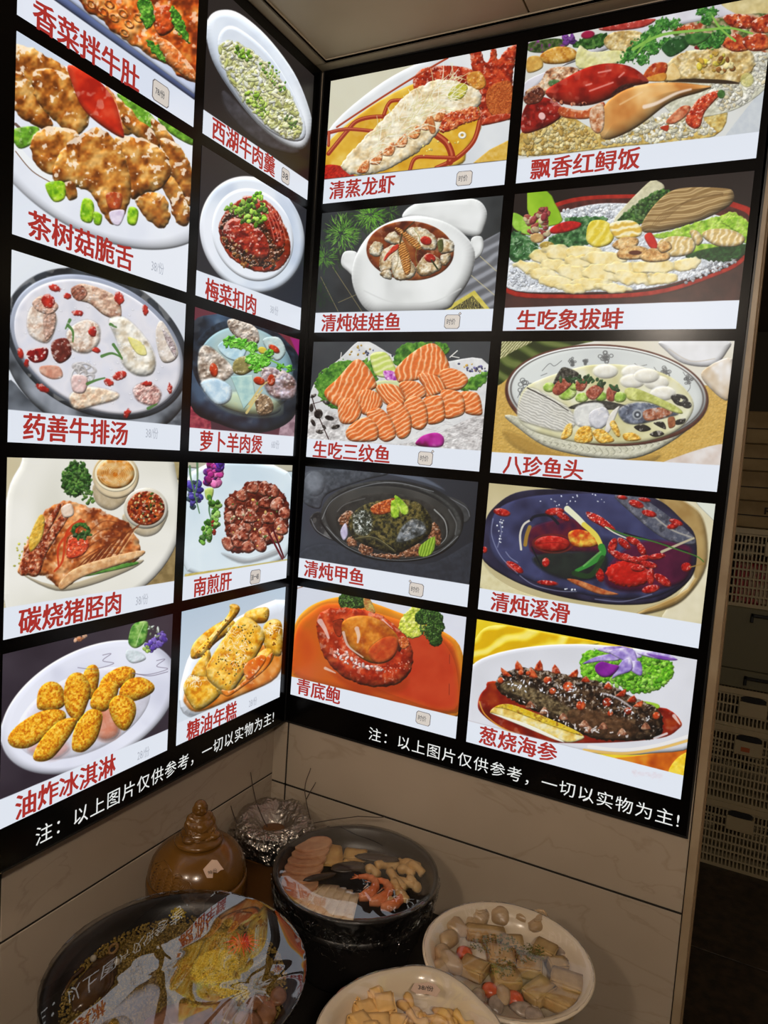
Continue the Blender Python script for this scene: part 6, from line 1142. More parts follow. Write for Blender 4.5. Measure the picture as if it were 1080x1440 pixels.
for x, y, rz, s_, lb in ((506, 1250, -.95, 1.2, 'orange prawn nearest the pale bamboo in the black pot'), (524, 1256, -1.1, 1.25, 'middle orange prawn of the three in the black pot'), (543, 1264, -1.25, 1.15, 'orange prawn beside the tan tendon pieces')):
    P = at(x, y, PZ - FH - .03); prawn((P[0], P[1], PZ - .036), SHX + rz, lb, s_)
TL = ['short one nearest the dark mushroom', 'rear one just right of the mushroom tip', 'long one slanting past the prawns', 'long one on the outer right', 'rear long one along the right rim', 'short one at the right rim', 'short one in the middle of the heap', 'blocky one at the right front', 'front one behind the prawn tails', 'frontmost one near the rim']
for i, (x0, y0, x1, y1) in enumerate(((515, 1222, 532, 1228), (530, 1222, 560, 1214), (545, 1230, 572, 1252), (552, 1228, 584, 1246), (562, 1208, 590, 1222), (575, 1216, 592, 1232), (560, 1222, 582, 1228), (572, 1240, 590, 1248), (550, 1246, 575, 1268), (540, 1255, 560, 1272))):
    A = Vector(at(x0, y0, PZ - FH - .026)); B = Vector(at(x1, y1, PZ - FH - .026)); L = (B - A).length; bm = bmesh.new()
    tube(bm, [Vector((-L / 2 + L * t, .004 * math.sin(t * 3 + i), .006 + .003 * math.sin(t * 5 + i))) for t in np.linspace(0, 1, 9)], lambda t, i=i: .0085 * (1 + .18 * math.sin(t * 9 + i)) * (.55 + .45 * math.sin(pi * min(max(t, .08), .92)) ** .4), 9)
    c = (A + B) / 2; put('tendon_piece', bm, M['tendon'], c.x, c.y, PZ - .034 + .003 * (i % 3), math.atan2(B.y - A.y, B.x - A.x), label='tan rolled tendon piece, ' + TL[i] + ', in the black pot', cat='tendon', group='tan tendon pieces in the black pot')

# ---- white china bowls
def white_bowl(c, R, z, h, label, shape=None, riser=True):
    e = empty('china_bowl', (0, 0, 0), label=label, cat='bowl', group='white china bowls on the counter')
    wob = (lambda a: shape(a) / R) if shape else None; b = z - h; bm = bmesh.new()
    lathe(bm, [(.001, b), (R * .42, b), (R * .44, b + .006), (R * .62, b + h * .3), (R * .82, b + h * .72), (R * .93, z - .008), (R, z - .003), (R + .0008, z), (R - .002, z + .0015), (R - .011, z - .0015), (R * .86, z - .012), (R * .82, z - .022), (R * .72, z - .030), (.001, z - .031)], 96, c, wob)
    obj('bowl_body', bm, M['white'], e, smooth=True)
    bm = bmesh.new(); lathe(bm, [(.001, CZ + .0002), (R * .5, CZ + .0002), (R * .5, b - .0008), (.001, b - .0008)], 48, c)
    if riser: tag(obj('display_riser', bm, M['counter'], None), 'round black riser under ' + ('the rear white bowl' if c[1] > -.4 else 'the front white bowl'), 'riser')
    else: bm.free()
    return e
RZ = FH - 1.18; RC = (.579, -.272)
bw = white_bowl(RC, .1195, RZ, .10, 'round white china bowl of tofu cubes, the rear one of two')
film_disc('cling_film', RC, .117, RZ + .0018, bw, M['film3'], amp=.0004, n=120, nr=14, drop=.012, jag=.006, seed=5, nodes=((.60, -.35, .0004, 9), (.53, -.33, .0003, 7)))
tz = RZ - .0295
G = 'tofu cubes in the rear white bowl'
cubes = [(683, 1308, .044, .017, .05, 'long tofu block at the rear of the rear bowl', .006), (722, 1322, .024, .02, -.1, 'tofu block right of the long rear one, under chopped greens', .009), (766, 1331, .024, .022, -.5, 'speckled tofu block beside the konjac at the right rear', .006),
         (667, 1357, .028, .024, -.6, 'speckled tofu diamond at the left of the rear bowl', .006), (704, 1338, .028, .024, .0, 'central tofu block buried in chopped greens', .010), (746, 1354, .026, .024, -.25, 'tofu block right of centre, its front face bare', .009),
         (712, 1370, .028, .022, .05, 'tofu block in front of the centre with greens on top', .008), (760, 1388, .022, .030, -.95, 'upright tofu block with a smooth bare face', .008), (797, 1375, .032, .026, -.35, 'smooth tofu slab highest at the right edge', .010), (790, 1402, .032, .030, -.6, 'large tofu block nearest the front right rim', .004), (784, 1352, .020, .016, .2, 'small pale tofu piece under crumpled film at right', .006)]
for i, (x, y, sx, sy, rz, lb, dz) in enumerate(cubes):
    P = at(x, y, tz - FH + .012 + dz); dz *= .6; put('tofu_cube', slab(sx * 1.36, sy * 1.36, .017, 3, .0009, 80, i, .0018), M['tofu'], P[0], P[1], tz + dz, SHX + rz, .12 * math.sin(i * 2), .1 * math.cos(i * 3), lb, 'tofu', G)
bm = bmesh.new(); rs = random.Random(4)
for cx, cy, rx, ry, n in ((695, 1328, 34, 14, 240), (745, 1342, 22, 14, 150), (708, 1362, 18, 14, 120)):
    for _ in range(n):
        t, q = rs.random() * 2 * pi, rs.random() ** .6; P = at(cx + rx * q * math.cos(t), cy + ry * q * math.sin(t), tz - FH + .022)
        ball(bm, (P[0], P[1], tz + .0225 + rs.uniform(-.001, .002)), rs.uniform(.0009, .0019), 1, (1, rs.uniform(.5, 1), .6), rot=Matrix.Rotation(rs.random() * 3, 3, 'Z'))
tag(obj('chopped_greens', bm, M['greens']), 'olive chopped greens scattered over the tofu cubes', 'garnish', kind='stuff')
for i, (x, y, r_) in enumerate(((655, 1290, .009), (677, 1284, .011), (700, 1284, .012), (735, 1290, .011), (757, 1297, .012), (772, 1303, .009), (640, 1302, .011), (632, 1318, .010), (622, 1340, .010), (634, 1352, .011), (618, 1356, .009), (708, 1396, .008))):
    bm = bmesh.new(); r_ *= 1.55; ball(bm, (0, 0, r_ * .7), r_, 3, (1.25, .85, .75), .35, 60, i)
    if i in (1, 4): tube(bm, [(r_ * .8 * math.cos(a), r_ * .5 * math.sin(a), r_ * 1.35) for a in np.linspace(0, 4.6, 14)], .0022, 6)
    P = at(x, y, tz - FH + .016); put('konjac_knot', bm, M['konjac'], P[0], P[1], tz + .002, SHX + i, label='tan konjac knot, ' + ['second at the rear left', 'curled, in the rear middle', 'smooth, right of the curled rear one', 'rear, left of the curled right one', 'curled, at the rear right', 'last on the rear right', 'at the upper left rim', 'above the orange ball on the left', 'middle of the left rim', 'beside the tofu diamond on the left', 'nearest the front on the left rim'][i] + ', rear white bowl' if i < 11 else 'pale round ball among the squid at the front of the rear bowl', cat='konjac', group='tan konjac knots in the rear white bowl' if i < 11 else None)
for i, (x, y, lb) in enumerate(((653, 1336, 'orange-red ball at the left of the rear white bowl'), (724, 1400, 'orange-red ball at the front of the rear white bowl'), (690, 1388, 'dull red ball behind the squid pieces'))):
    bm = bmesh.new(); ball(bm, (0, 0, .009), .011, 3, (1.1, 1, .8), .1, 40, i); P = at(x, y, tz - FH + .012); put('carrot_ball', bm, M['goji'], P[0], P[1], tz - .002, label=lb, cat='vegetable', group='orange balls in the rear white bowl')
for i, (x, y) in enumerate(((735, 1415), (700, 1408), (680, 1415), (810, 1345), (672, 1398), (752, 1425), (795, 1335))):
    bm = bmesh.new(); ball(bm, (0, 0, .006), .013, 3, (1.3, .8, .5), .4, 70, i)
    for k in range(5): tube(bm, [(.010, -.006 + k * .003, .006), (.02, -.010 + k * .005, .007 + .003 * math.sin(k)), (.026, -.012 + k * .006, .004)], .0013, 5, .0006)
    P = at(x, y, tz - FH + .012); put('squid_piece', bm, M['squid'], P[0], P[1], tz + .002, SHX + i * 1.1, label='grey frilled squid piece, ' + ['right of the front orange ball', 'at the front under the film glare', 'frontmost on the left', 'by the right rim above the smooth slab', 'left beside the dull red ball', 'frontmost at the rim', 'at the right under the pale tofu piece'][i] + ', rear white bowl', cat='squid', group='grey squid pieces in the rear white bowl')

FZ2 = FH - 1.15
rim = [(445, 1440), (466, 1405), (490, 1386), (518, 1372), (555, 1363), (590, 1358), (618, 1364), (640, 1376), (673, 1405), (702, 1436)]
FC = (.534, -.500)
_ra = []
for q in rim:
    P = at(*q, FZ2 - FH); _ra.append((math.atan2(P[1] - FC[1], P[0] - FC[0]), math.hypot(P[0] - FC[0], P[1] - FC[1])))
_ra.sort()
def fshape(a):
    a = (a + pi) % (2 * pi) - pi; th = [t for t, _ in _ra]; rr = [r for _, r in _ra]
    th = [th[-1] - 2 * pi] + th + [th[0] + 2 * pi]; rr = [rr[-1]] + rr + [rr[0]]
    return float(np.mean([np.interp(((a + d + pi) % (2 * pi)) - pi, th, rr) for d in (-.12, -.06, 0, .06, .12)]))
bf = white_bowl(FC, .109, FZ2, .10, 'white china bowl with a softly pointed rim, nearest the front', fshape)
film_disc('cling_film', FC, .107, FZ2 + .0018, bf, M['film3'], amp=.0004, n=120, nr=14, drop=.010, jag=.006, seed=9, shape=lambda a: fshape(a) * .985, nodes=((.55, -.43, .0003, 7),))
tz = FZ2 - .0295
for i, (x, y, sx, sy, rz, lb) in enumerate(((497, 1398, .015, .014, .2, 'small yellow bean curd knob at the rear left of the front bowl'), (540 - 12, 1396, .015, .015, .4, 'second small bean curd knob beside the rear left one'), (515, 1415, .024, .022, .5, 'yellow bean curd cube at the left of the front bowl'), (542, 1410, .022, .026, .2, 'yellow bean curd block at the centre of the front bowl'), (530, 1433, .030, .022, .1, 'large yellow bean curd block at the bottom of the picture'), (505, 1436, .022, .022, .7, 'bean curd cube partly cut by the picture bottom'), (560, 1432, .02, .018, -.3, 'bean curd piece beside the mushroom strips'))):
    P = at(x, y, tz - FH + .02); put('bean_curd_cube', slab(sx * 1.2, sy * 1.2, .018, 3, .0014, 70, i, .0025), M['curd'], P[0], P[1], tz + .003 + .003 * (i % 2), SHX + rz, .1, .08 * (i % 3 - 1), lb, 'bean curd', 'yellow bean curd cubes in the front white bowl')
for i, (x0, y0, x1, y1) in enumerate(((562, 1405, 580, 1425), (570, 1402, 590, 1420), (575, 1428, 600, 1436), (592, 1420, 606, 1440), (600, 1420, 625, 1438), (615, 1418, 632, 1440), (580, 1412, 596, 1436), (628, 1425, 650, 1440), (640, 1430, 665, 1440), (606, 1432, 640, 1444))):
    A = Vector(at(x0, y0, tz - FH + .016)); B = Vector(at(x1, y1, tz - FH + .016)); L = (B - A).length * 1.2; bm = bmesh.new()
    tube(bm, [Vector((-L / 2 + L * t, .004 * math.sin(t * 4 + i), .004 + .002 * math.sin(t * 5 + i))) for t in np.linspace(0, 1, 8)], lambda t, i=i: .0046 * (1 + .3 * math.sin(t * 7 + i)), 7)
    c = (A + B) / 2; put('mushroom_strip', bm, M['strip'], c.x, c.y, tz + .004 + .004 * (i % 3), math.atan2(B.y - A.y, B.x - A.x), label='tan mushroom strip, ' + ['leftmost, against the bean curd', 'rearmost of all', 'left and lowest', 'in the centre of the strips', 'long, right of the centre', 'rearmost on the right', 'short, below the leftmost', 'on the right side', 'rightmost, at the rim', 'lying flat across the front'][i] + ', front white bowl', cat='mushroom', group='tan mushroom strips in the front white bowl')
for i, (x, y, rz) in enumerate(((-.045, -.035, .3), (-.02, -.05, .9), (.008, -.058, .1), (-.05, -.005, .6), (-.022, -.02, .2), (.005, -.028, .7))):
    put('bean_curd_cube', slab(.026, .024, .018, 3, .0014, 70, i + 9, .0025), M['curd'], FC[0] + x, FC[1] + y, tz + .003 + .002 * (i % 2), rz, .05, .06 * (i % 3 - 1), ('leftmost', 'front left', 'frontmost', 'left rear', 'inner left', 'central')[i] + ' yellow bean curd cube in the near half of the front bowl', 'bean curd', 'yellow bean curd cubes in the front white bowl')
# price slip on the film of the front bowl
bm = bmesh.new(); P = at(598, 1392, FZ2 - FH + .003)
ol = [(-.018, -.006), (-.010, -.010), (.002, -.008), (.014, -.011), (.019, .001), (.013, .009), (.003, .012), (-.004, .008), (-.014, .007)]
a_ = [bm.verts.new((x, y, 0)) for x, y in ol]; b_2 = [bm.verts.new((x, y, .0006)) for x, y in ol]; bm.faces.new(a_[::-1]); bm.faces.new(b_2); [bm.faces.new((a_[i], a_[(i + 1) % 9], b_2[(i + 1) % 9], b_2[i])) for i in range(9)]
sl = put('price_slip', bm, M['paper'], P[0], P[1], FZ2 + .0042, SHX - .1, label='torn white price slip on the film of the front bowl', cat='label', sm=False)
M['pen'] = mat('black_pen', (.02, .02, .02), .6)
o = obj('handwriting', text_mesh('38/份', -.009, .010, -.004, .005), M['pen'], sl, (0, 0, .0009), (-pi / 2, 0, 0))

# ---- large black bowl of grain and fish under film
BC = (.212, -.534); BZ = FH - 1.18; BR_ = .166
bb = empty('stone_bowl', (0, 0, 0), label='wide black bowl of yellow grain, garlic and fish under cling film', cat='bowl')
bm = bmesh.new(); lathe(bm, [(.001, CZ), (.09, CZ), (.094, CZ + .01), (.12, CZ + .06), (.148, CZ + .12), (BR_ - .003, BZ - .012), (BR_, BZ - .003), (BR_ - .001, BZ), (BR_ - .006, BZ + .001), (BR_ - .016, BZ - .012), (.142, BZ - .024), (.12, BZ - .032), (.001, BZ - .034)], 96, BC)
obj('bowl_body', bm, M['pot'], bb, smooth=True)
NODE = at(357, 1395, BZ - FH)[:2]; ND2 = at(200, 1378, BZ - FH)[:2]; ND3 = at(232, 1345, BZ - FH)[:2]
film_disc('cling_film', BC, BR_ + .001, BZ + .004, bb, M['film'], amp=.0004, n=220, nr=48, drop=.02, jag=.01, nodes=((NODE[0], NODE[1], .00016, 6), (*ND2, .00006, 4), (*ND3, .00008, 5)), seed=14)
_g = bmesh.new(); bmesh.ops.create_icosphere(_g, subdivisions=1, radius=1); _gv = np.array([v.co[:] for v in _g.verts]); _gf = np.array([[v.index for v in f.verts] for f in _g.faces]); _g.free()
def many(name, P, Rr, S, A, m):
    """Joined small grains: P centres, Rr radii, S (n,3) scales, A headings."""
    n = len(P); c, s_ = np.cos(A), np.sin(A); V = _gv[None] * (S * Rr[:, None])[:, None, :]
    X = V[..., 0] * c[:, None] - V[..., 1] * s_[:, None] + P[:, None, 0]; Y = V[..., 0] * s_[:, None] + V[..., 1] * c[:, None] + P[:, None, 1]; Z = V[..., 2] + P[:, None, 2]
    me = bpy.data.meshes.new(name); co = np.stack([X, Y, Z], -1).reshape(-1, 3); F = (_gf[None] + (np.arange(n) * len(_gv))[:, None, None]).reshape(-1, 3)
    me.vertices.add(len(co)); me.vertices.foreach_set('co', co.astype(np.float32).ravel()); me.loops.add(F.size); me.loops.foreach_set('vertex_index', F.astype(np.int32).ravel())
    me.polygons.add(len(F)); me.polygons.foreach_set('loop_start', (np.arange(len(F)) * 3).astype(np.int32)); me.polygons.foreach_set('loop_total', np.full(len(F), 3, np.int32)); me.update(calc_edges=True); me.validate()
    return obj(name, me, m, None, smooth=True)
def grains(name, spots, m, zb, label, size=(.0016, .0028), seed=1, el=1.4):
    rs = np.random.RandomState(seed); PP = []
    for cx, cy, rx, ry, n, hz in spots:
        t, q = rs.rand(n) * 2 * pi, rs.rand(n) ** .5; PP.append(np.stack([cx + rx * q * np.cos(t), cy + ry * q * np.sin(t), zb + hz * (1 - q * q) + rs.uniform(-.001, .0015, n)], -1))
    P = np.concatenate(PP); n = len(P)
    return tag(many(name, P, rs.uniform(*size, n), np.stack([np.ones(n), rs.uniform(.6, .9, n), rs.uniform(.6, .9, n)], -1), rs.rand(n) * 3, m), label, 'food', kind='stuff')
grains('yellow_grain', [(BC[0], BC[1], .144, .144, 6500, .004)], M['millet'], BZ - .024, 'bed of dull yellow grain filling the wide black bowl', seed=3)
bm = bmesh.new(); lathe(bm, [(.001, BZ - .022), (.125, BZ - .025), (.136, BZ - .029)], 40, BC); tag(obj('grain_sauce', bm, M['millet'], None, smooth=True), 'wet layer under the yellow grain', 'food', kind='stuff')
P = at(302, 1352, BZ - FH - .012); Q = at(322, 1385, BZ - FH - .015); P2 = at(205, 1385, BZ - FH - .012)
grains('minced_garlic', [(P[0], P[1], .030, .034, 1100, .010), (Q[0], Q[1], .034, .016, 420, .004)], M['garlic'], BZ - .021, 'mound of bright yellow minced garlic in the black bowl', (.0014, .0025), 5)
P3 = at(250, 1278, BZ - FH - .012)
grains('pickle_crumbs', [(P3[0], P3[1], .014, .011, 160, .008)], M['garlic'], BZ - .021, 'small yellow crumb heap near the far rim of the black bowl', (.0014, .0024), 8)
# braised fish head
P = at(148, 1352, BZ - FH - .010); Q = Vector(at(110, 1410, BZ - FH - .014)); d = (Vector(P) - Q); ang = math.atan2(d.y, d.x) 
f = empty('braised_fish', (P[0], P[1], BZ - .022), (0, 0, ang), label='dark brown braised fish head lying on the yellow grain', cat='fish')
bm = bmesh.new(); ball(bm, (-.022, 0, .002), 1, 4, (.052, .019, .014), .12, 1.6, 3)
for v in bm.verts:
    t = (v.co.x + .074) / .104; v.co.y *= .75 + .45 * math.sin(pi * min(1, max(0, t)) ** .8); v.co.z = v.co.z * (.9 + .1 * t)
obj('fish_body', bm, M['fish'], f, smooth=True)
bm = bmesh.new(); tube(bm, [(.022 + .007 * math.cos(a), .005 * math.sin(a), .014 + .002 * math.cos(a)) for a in np.linspace(0, 2 * pi, 18)], .002, 7, cap=False); obj('lips', bm, food('fish_lip', (130, 96, 52), (150, 116, 66)), f, smooth=True)
bm = bmesh.new(); ball(bm, (.021, 0, .0135), .0045, 2, (1, .8, .4)); obj('mouth', bm, mat('mouth_shade', (.01, .006, .004), .6), f, smooth=True)  # near-black ball colours in the shade of the open mouth
for s_ in (-1, 1):
    bm = bmesh.new(); ball(bm, (.0, s_ * .017, .014), .0045, 2); obj('eye', bm, mat('fish_eye', lin(180, 170, 150), .2), f, smooth=True)
    bm = bmesh.new(); tube(bm, [(-.02, s_ * .02, .014), (-.035, s_ * .027, .011), (-.06, s_ * .026, .008)], .0035, 6, .001); obj('gill_fin', bm, M['fish'], f, smooth=True)
# meat pieces in the front and a red chilli flower
M['meat'] = food('stewed_meat', (120, 78, 48), (158, 112, 78), rough=.3)
for i, (x, y, r_) in enumerate(((250, 1425, .018), (285, 1432, .020), (318, 1420, .018), (345, 1436, .018), (222, 1436, .016), (375, 1420, .014), (300, 1405, .013), (360, 1405, .012), (392, 1395, .012))):
    bm = bmesh.new(); ball(bm, (0, 0, r_ * .4), r_, 3, (1.3, .9, .5), .3, 50, i); P = at(x, y, BZ - FH - .014); put('meat_piece', bm, M['meat'], P[0], P[1], BZ - .024, SHX + i, label='brown stewed meat piece, ' + ['left of the centre', 'large, at the front centre', 'right of the large one', 'frontmost on the right', 'leftmost of all', 'right, near the rim', 'rearmost, left of the garlic edge', 'rearmost on the right', 'rightmost, at the film pinch'][i] + ', wide black bowl', cat='meat', group='brown meat pieces in the black bowl')
M['chilli'] = food('red_chilli', (214, 30, 20), (226, 52, 34), rough=.3)
P = at(340, 1322, BZ - FH - .008); e = empty('chilli_flower', (P[0], P[1], BZ - .020), label='red frilled chilli flower beside the yellow garlic', cat='garnish')
rs = random.Random(3)
for i in range(22):
    a = 2 * pi * i / 22 + rs.uniform(-.1, .1); L = rs.uniform(.018, .027); bm = bmesh.new()
    tube(bm, [(0, 0, .003), (L * .5 * math.cos(a), L * .5 * math.sin(a), .009 + .002 * math.sin(i * 3)), (L * math.cos(a), L * math.sin(a), .004 + .005 * rs.random())], lambda t: .0022 * (1 - .75 * t), 6); obj('petal', bm, M['chilli'], e, smooth=True)

# ---- amber urn with a seated figure on its lid
JC = (.062, -.330)
ju = empty('soup_urn', (JC[0], JC[1], CZ), label='amber glazed ceramic urn with a seated laughing monk knob', cat='urn')
bm = bmesh.new(); lathe(bm, [(.001, 0), (.052, 0), (.056, .004), (.068, .035), (.0775, .08), (.0815, .124), (.0822, .145), (.0812, .151), (.0785, .152), (.001, .152)], 72); obj('lower_bowl', bm, M['amber'], ju, smooth=True)
prof = [(.078, .1525), (.0800, .155), (.0800, .159), (.0785, .167), (.0745, .179), (.067, .191), (.057, .200), (.046, .2055), (.038, .208), (.001, .209)]
bm = bmesh.new(); lathe(bm, prof, 72); lid = obj('domed_lid', bm, M['amber'], ju, smooth=True)
bm = bmesh.new(); lathe(bm, [(.030, .2085), (.037, .2085), (.0395, .211), (.0395, .214), (.037, .2165), (.033, .218), (.031, .2205), (.001, .221)], 48); obj('knob_ring', bm, M['amber'], ju, smooth=True)
def dome(th, z):
    zs = [p[1] for p in prof][::1]; rs_ = [p[0] for p in prof]; r = float(np.interp(z, zs, rs_)); return (r * math.cos(th), r * math.sin(th), z)
TH = math.atan2(CAM[1] - JC[1], CAM[0] - JC[0])
bm = bmesh.new()
def rel(pts_, r=.0011):
    tube(bm, [dome(TH + a, z) for a, z in pts_], r, 6)
rel([(-1.25, .186), (-1.2, .168), (-1.0, .158), (-.7, .156), (-.4, .157), (-.15, .163), (-.05, .172), (-.15, .182), (-.35, .186), (-.5, .185)], .0014)
rel([(-1.25, .186), (-1.05, .196), (-.85, .195), (-.6, .190)], .0013)
for r_ in (.0, .28, .48, .68):
    for k in range(7):
        a0 = -1.05 + r_ * .9; z0 = .160 + k * .0046 + .002 * math.sin(r_ * 9); rel([(a0 - .07, z0), (a0 - .02, z0 + .003), (a0 + .05, z0 + .0025), (a0 + .1, z0 - .001)], .0009)
for k in range(6): rel([(-.55 + k * .06, .158 + k * .001), (-.42 + k * .05, .170), (-.3 + k * .04, .181)], .0008)
obj('relief_ornament', bm, M['amber'], ju, smooth=True)
# torn price slip
ol = [(.0, .0), (.30, .008), (.44, .006), (.52, -.008), (.44, -.007), (.34, -.009), (.24, -.006), (.21, -.014), (.08, -.012), (.04, -.006)]
bm = bmesh.new(); n_ = len(ol)
o2 = [[bm.verts.new(Vector(dome(TH + .14 + a * .95, .1955 + z * .85)) + Vector((math.cos(TH + a), math.sin(TH + a), .55)).normalized() * e_) for a, z in ol] for e_ in (.0008, .0014)]
bm.faces.new(o2[1]); bm.faces.new(o2[0][::-1]); [bm.faces.new((o2[0][i], o2[0][(i + 1) % n_], o2[1][(i + 1) % n_], o2[1][i])) for i in range(n_)]
bmesh.ops.recalc_face_normals(bm, faces=bm.faces); sl = obj('price_slip', bm, M['paper'], ju); sl['label'] = 'torn pinkish paper slip on the lid'
tm = text_mesh('98/份', 0, 1, 0, 1)
for v in tm.vertices:
    a = .24 + v.co.x * .22; z = .1885 + v.co.z * .0052; Pn = Vector(dome(TH + a, z)) + Vector((math.cos(TH + a), math.sin(TH + a), .55)).normalized() * .0022; v.co = Pn
obj('price_writing', tm, M['pen'], ju)
# the seated figure: one remeshed body
bm = bmesh.new(); U = .0119
def bl(x, y, z, r, s=(1, 1, 1)): ball(bm, (x * U, y * U, z * U), r * U, 3, s)
# local +x faces the viewer
bl(0, 0, .5, 2.35, (1, 1.1, .5)); bl(0, 0, 1.35, 2.0, (.95, 1.08, .75)); bl(-.1, 0, 2.2, 1.6, (.9, 1.12, .75)); bl(.55, 0, 1.5, 1.5, (1, .95, .85)); bl(-.05, 0, 2.9, .9, (.9, 1.2, .7))
for s_ in (-1, 1):
    bl(0, s_ * 1.15, 2.5, .75); bl(.25, s_ * 1.65, 1.8, .62, (1, .9, 1.3)); bl(.9, s_ * 1.6, 1.15, .52, (1.3, .9, .9)); bl(1.5, s_ * 1.0, 1.0, .42, (1, 1.3, .8)); bl(1.3, s_ * 1.6, .35, .95, (1.1, 1.1, .6)); bl(2.0, s_ * .7, .25, .45, (1.2, 1.1, .6))
bl(.05, 0, 4.0, 1.0, (.95, .95, 1.08)); bl(.2, 0, 3.55, .88, (.95, 1.05, .8)); bl(0, 0, 4.35, .82, (.95, .95, .85))
for s_ in (-1, 1): bl(-.05, s_ * .98, 3.75, .26, (.6, .5, 1.9)); bl(.85, s_ * .4, 3.65, .3, (.7, 1, .8)); bl(.82, s_ * .36, 4.25, .14, (.8, 1.8, .45))
bl(1.05, 0, 3.9, .2, (1, 1, 1.1)); bl(.92, 0, 3.42, .24, (.6, 1.7, .4))
fig = obj('seated_monk_knob', bm, M['amber'], ju, (0, 0, .219), (0, 0, TH + .25), smooth=True)
r_ = fig.modifiers.new('r', 'REMESH'); r_.mode = 'VOXEL'; r_.voxel_size = .0007; r_.use_smooth_shade = True; s_ = fig.modifiers.new('s', 'SMOOTH'); s_.iterations = 2; s_.factor = .5
fig['label'] = 'bald laughing monk seated in a robe'
bm = bmesh.new()
def strk(pts_, r=.0007): tube(bm, [Vector(p) * U for p in pts_], r, 6)
strk([(.3, -1.35, 3.1), (.95, -.8, 2.75), (1.35, 0, 2.55), (.95, .8, 2.75), (.3, 1.35, 3.1)], .0010)
strk([(1.35, -1.3, 2.1), (2.05, -.4, 1.5), (1.9, .8, 1.2)]); strk([(1.2, 1.35, 2.1), (1.95, .6, 1.75), (2.1, -.3, 1.2)]); strk([(.5, -2.0, 2.2), (1.4, -1.9, 1.5), (2.0, -1.6, .9)]); strk([(.5, 2.0, 2.2), (1.4, 1.9, 1.5), (2.0, 1.6, .9)])
strk([(1.6, -2.0, .5), (2.5, -.9, .35), (2.55, 0, .3), (2.5, .9, .35), (1.6, 2.0, .5)])
o = obj('robe_folds', bm, M['amber'], ju, (0, 0, .219), (0, 0, TH + .25), smooth=True)

# ---- foil covered brown jar with dry stalks
KC = (.066, -.118)
kj = empty('foil_jar', (KC[0], KC[1], CZ), label='dark brown jar with a crumpled silver foil top in the corner', cat='jar')
bm = bmesh.new(); lathe(bm, [(.001, 0), (.062, 0), (.066, .003), (.0655, .008), (.062, .011), (.063, .03), (.067, .07), (.0695, .098), (.073, .101), (.074, .106), (.0715, .110), (.075, .12), (.077, .128), (.07, .132), (.001, .133)], 64); obj('jar_body', bm, M['amberdark'], kj, smooth=True)
bm = bmesh.new(); n = 230; rings = []
prof2 = [(.004, .118), (.014, .122), (.026, .136), (.040, .147), (.052, .153), (.064, .156), (.072, .154), (.079, .148), (.083, .138), (.084, .124), (.082, .112)]
for j in range(64):
    t = j / 63; k = t * (len(prof2) - 1); i0 = min(int(k), len(prof2) - 2); fr = k - i0; r = prof2[i0][0] * (1 - fr) + prof2[i0 + 1][0] * fr; z = prof2[i0][1] * (1 - fr) + prof2[i0 + 1][1] * fr; ring = []
    for i in range(n):
        a = 2 * pi * i / n; x, y = r * math.cos(a), r * math.sin(a)
        ridge = 1 - abs(noise.noise(Vector((x * 60, y * 60, z * 60)))) * 2; r2 = 1 - abs(noise.noise(Vector((x * 150 + 3, y * 150, z * 150)))) * 2
        r3 = 1 - abs(noise.noise(Vector((x * 330, y * 330 + 5, z * 330)))) * 2; big = noise.noise(Vector((x * 22 + 7, y * 22, z * 22))); d_ = .0028 * ridge + .0014 * r2 + .0007 * r3 + .010 * big * min(1, t * 2); zz = z + d_ * (.9 if t < .7 else .3) - (.010 * max(0, (t - .8) / .2) * (noise.noise(Vector((math.cos(a) * 2, math.sin(a) * 2, 4))) + .3)); rr = r + (d_ - .004) * (1.1 if t > .5 else .3)
        ring.append(bm.verts.new((rr * math.cos(a), rr * math.sin(a), zz)))
    rings.append(ring)
for a_, b_2 in zip(rings, rings[1:]):
    for i in range(n): bm.faces.new((a_[i], b_2[i], b_2[(i + 1) % n], a_[(i + 1) % n]))
obj('foil_cover', bm, M['foil'], kj)
bm = bmesh.new(); ball(bm, (.0, 0, .120), .008, 2, (1.2, 1, .5)); obj('foil_hole_shade', bm, mat('painted_hole_shade', (.01, .007, .005), .6), kj)  # near-black lump puts in the shade of the hole in the foil
# stalks: points traced, each on its own vertical plane through the jar
def stalk(pts_, dist, label, r=.0011):
    P = [CAM + ray(x, y) * dd for (x, y), dd in zip(pts_, dist)]
    P = [Vector((p[0], p[1], p[2] + FH)) for p in P]; base = P[-1].copy(); bm = bmesh.new()
    Q = catmull([(p.x, p.y) for p in P], False, 5); zs = np.interp(np.linspace(0, 1, len(Q)), np.linspace(0, 1, len(P)), [p.z for p in P])
    tube(bm, [Vector((q[0], q[1], z)) - base for q, z in zip(Q, zs)], r * .7, 6, r); o = obj('dry_stalk', bm, M['twig'], None, base, smooth=True); tag(o, label, 'stalk', 'dry stalks stuck in the foil jar')
stalk([(352.6, 1086), (360, 1127), (370, 1152), (380, 1172)], (1.40, 1.38, 1.37, 1.365), 'straight thin stalk standing left of the foil hole')
stalk([(437, 1080), (429.6, 1102), (430, 1122), (438, 1163)], (1.42, 1.40, 1.38, 1.37), 'tall curved stalk at the right side of the foil')
stalk([(444, 1100), (437, 1112), (431, 1124)], (1.41, 1.395, 1.385), 'short slanted stalk beside the tall curved one')
stalk([(541, 1149), (503, 1148), (454, 1155), (420, 1163), (387, 1172)], (1.33, 1.345, 1.36, 1.365, 1.37), 'long stalk lying sideways over the black pot')
stalk([(324.7, 1133), (329, 1147), (334, 1160)], (1.36, 1.35, 1.345), 'short dark stalk at the left edge of the foil')

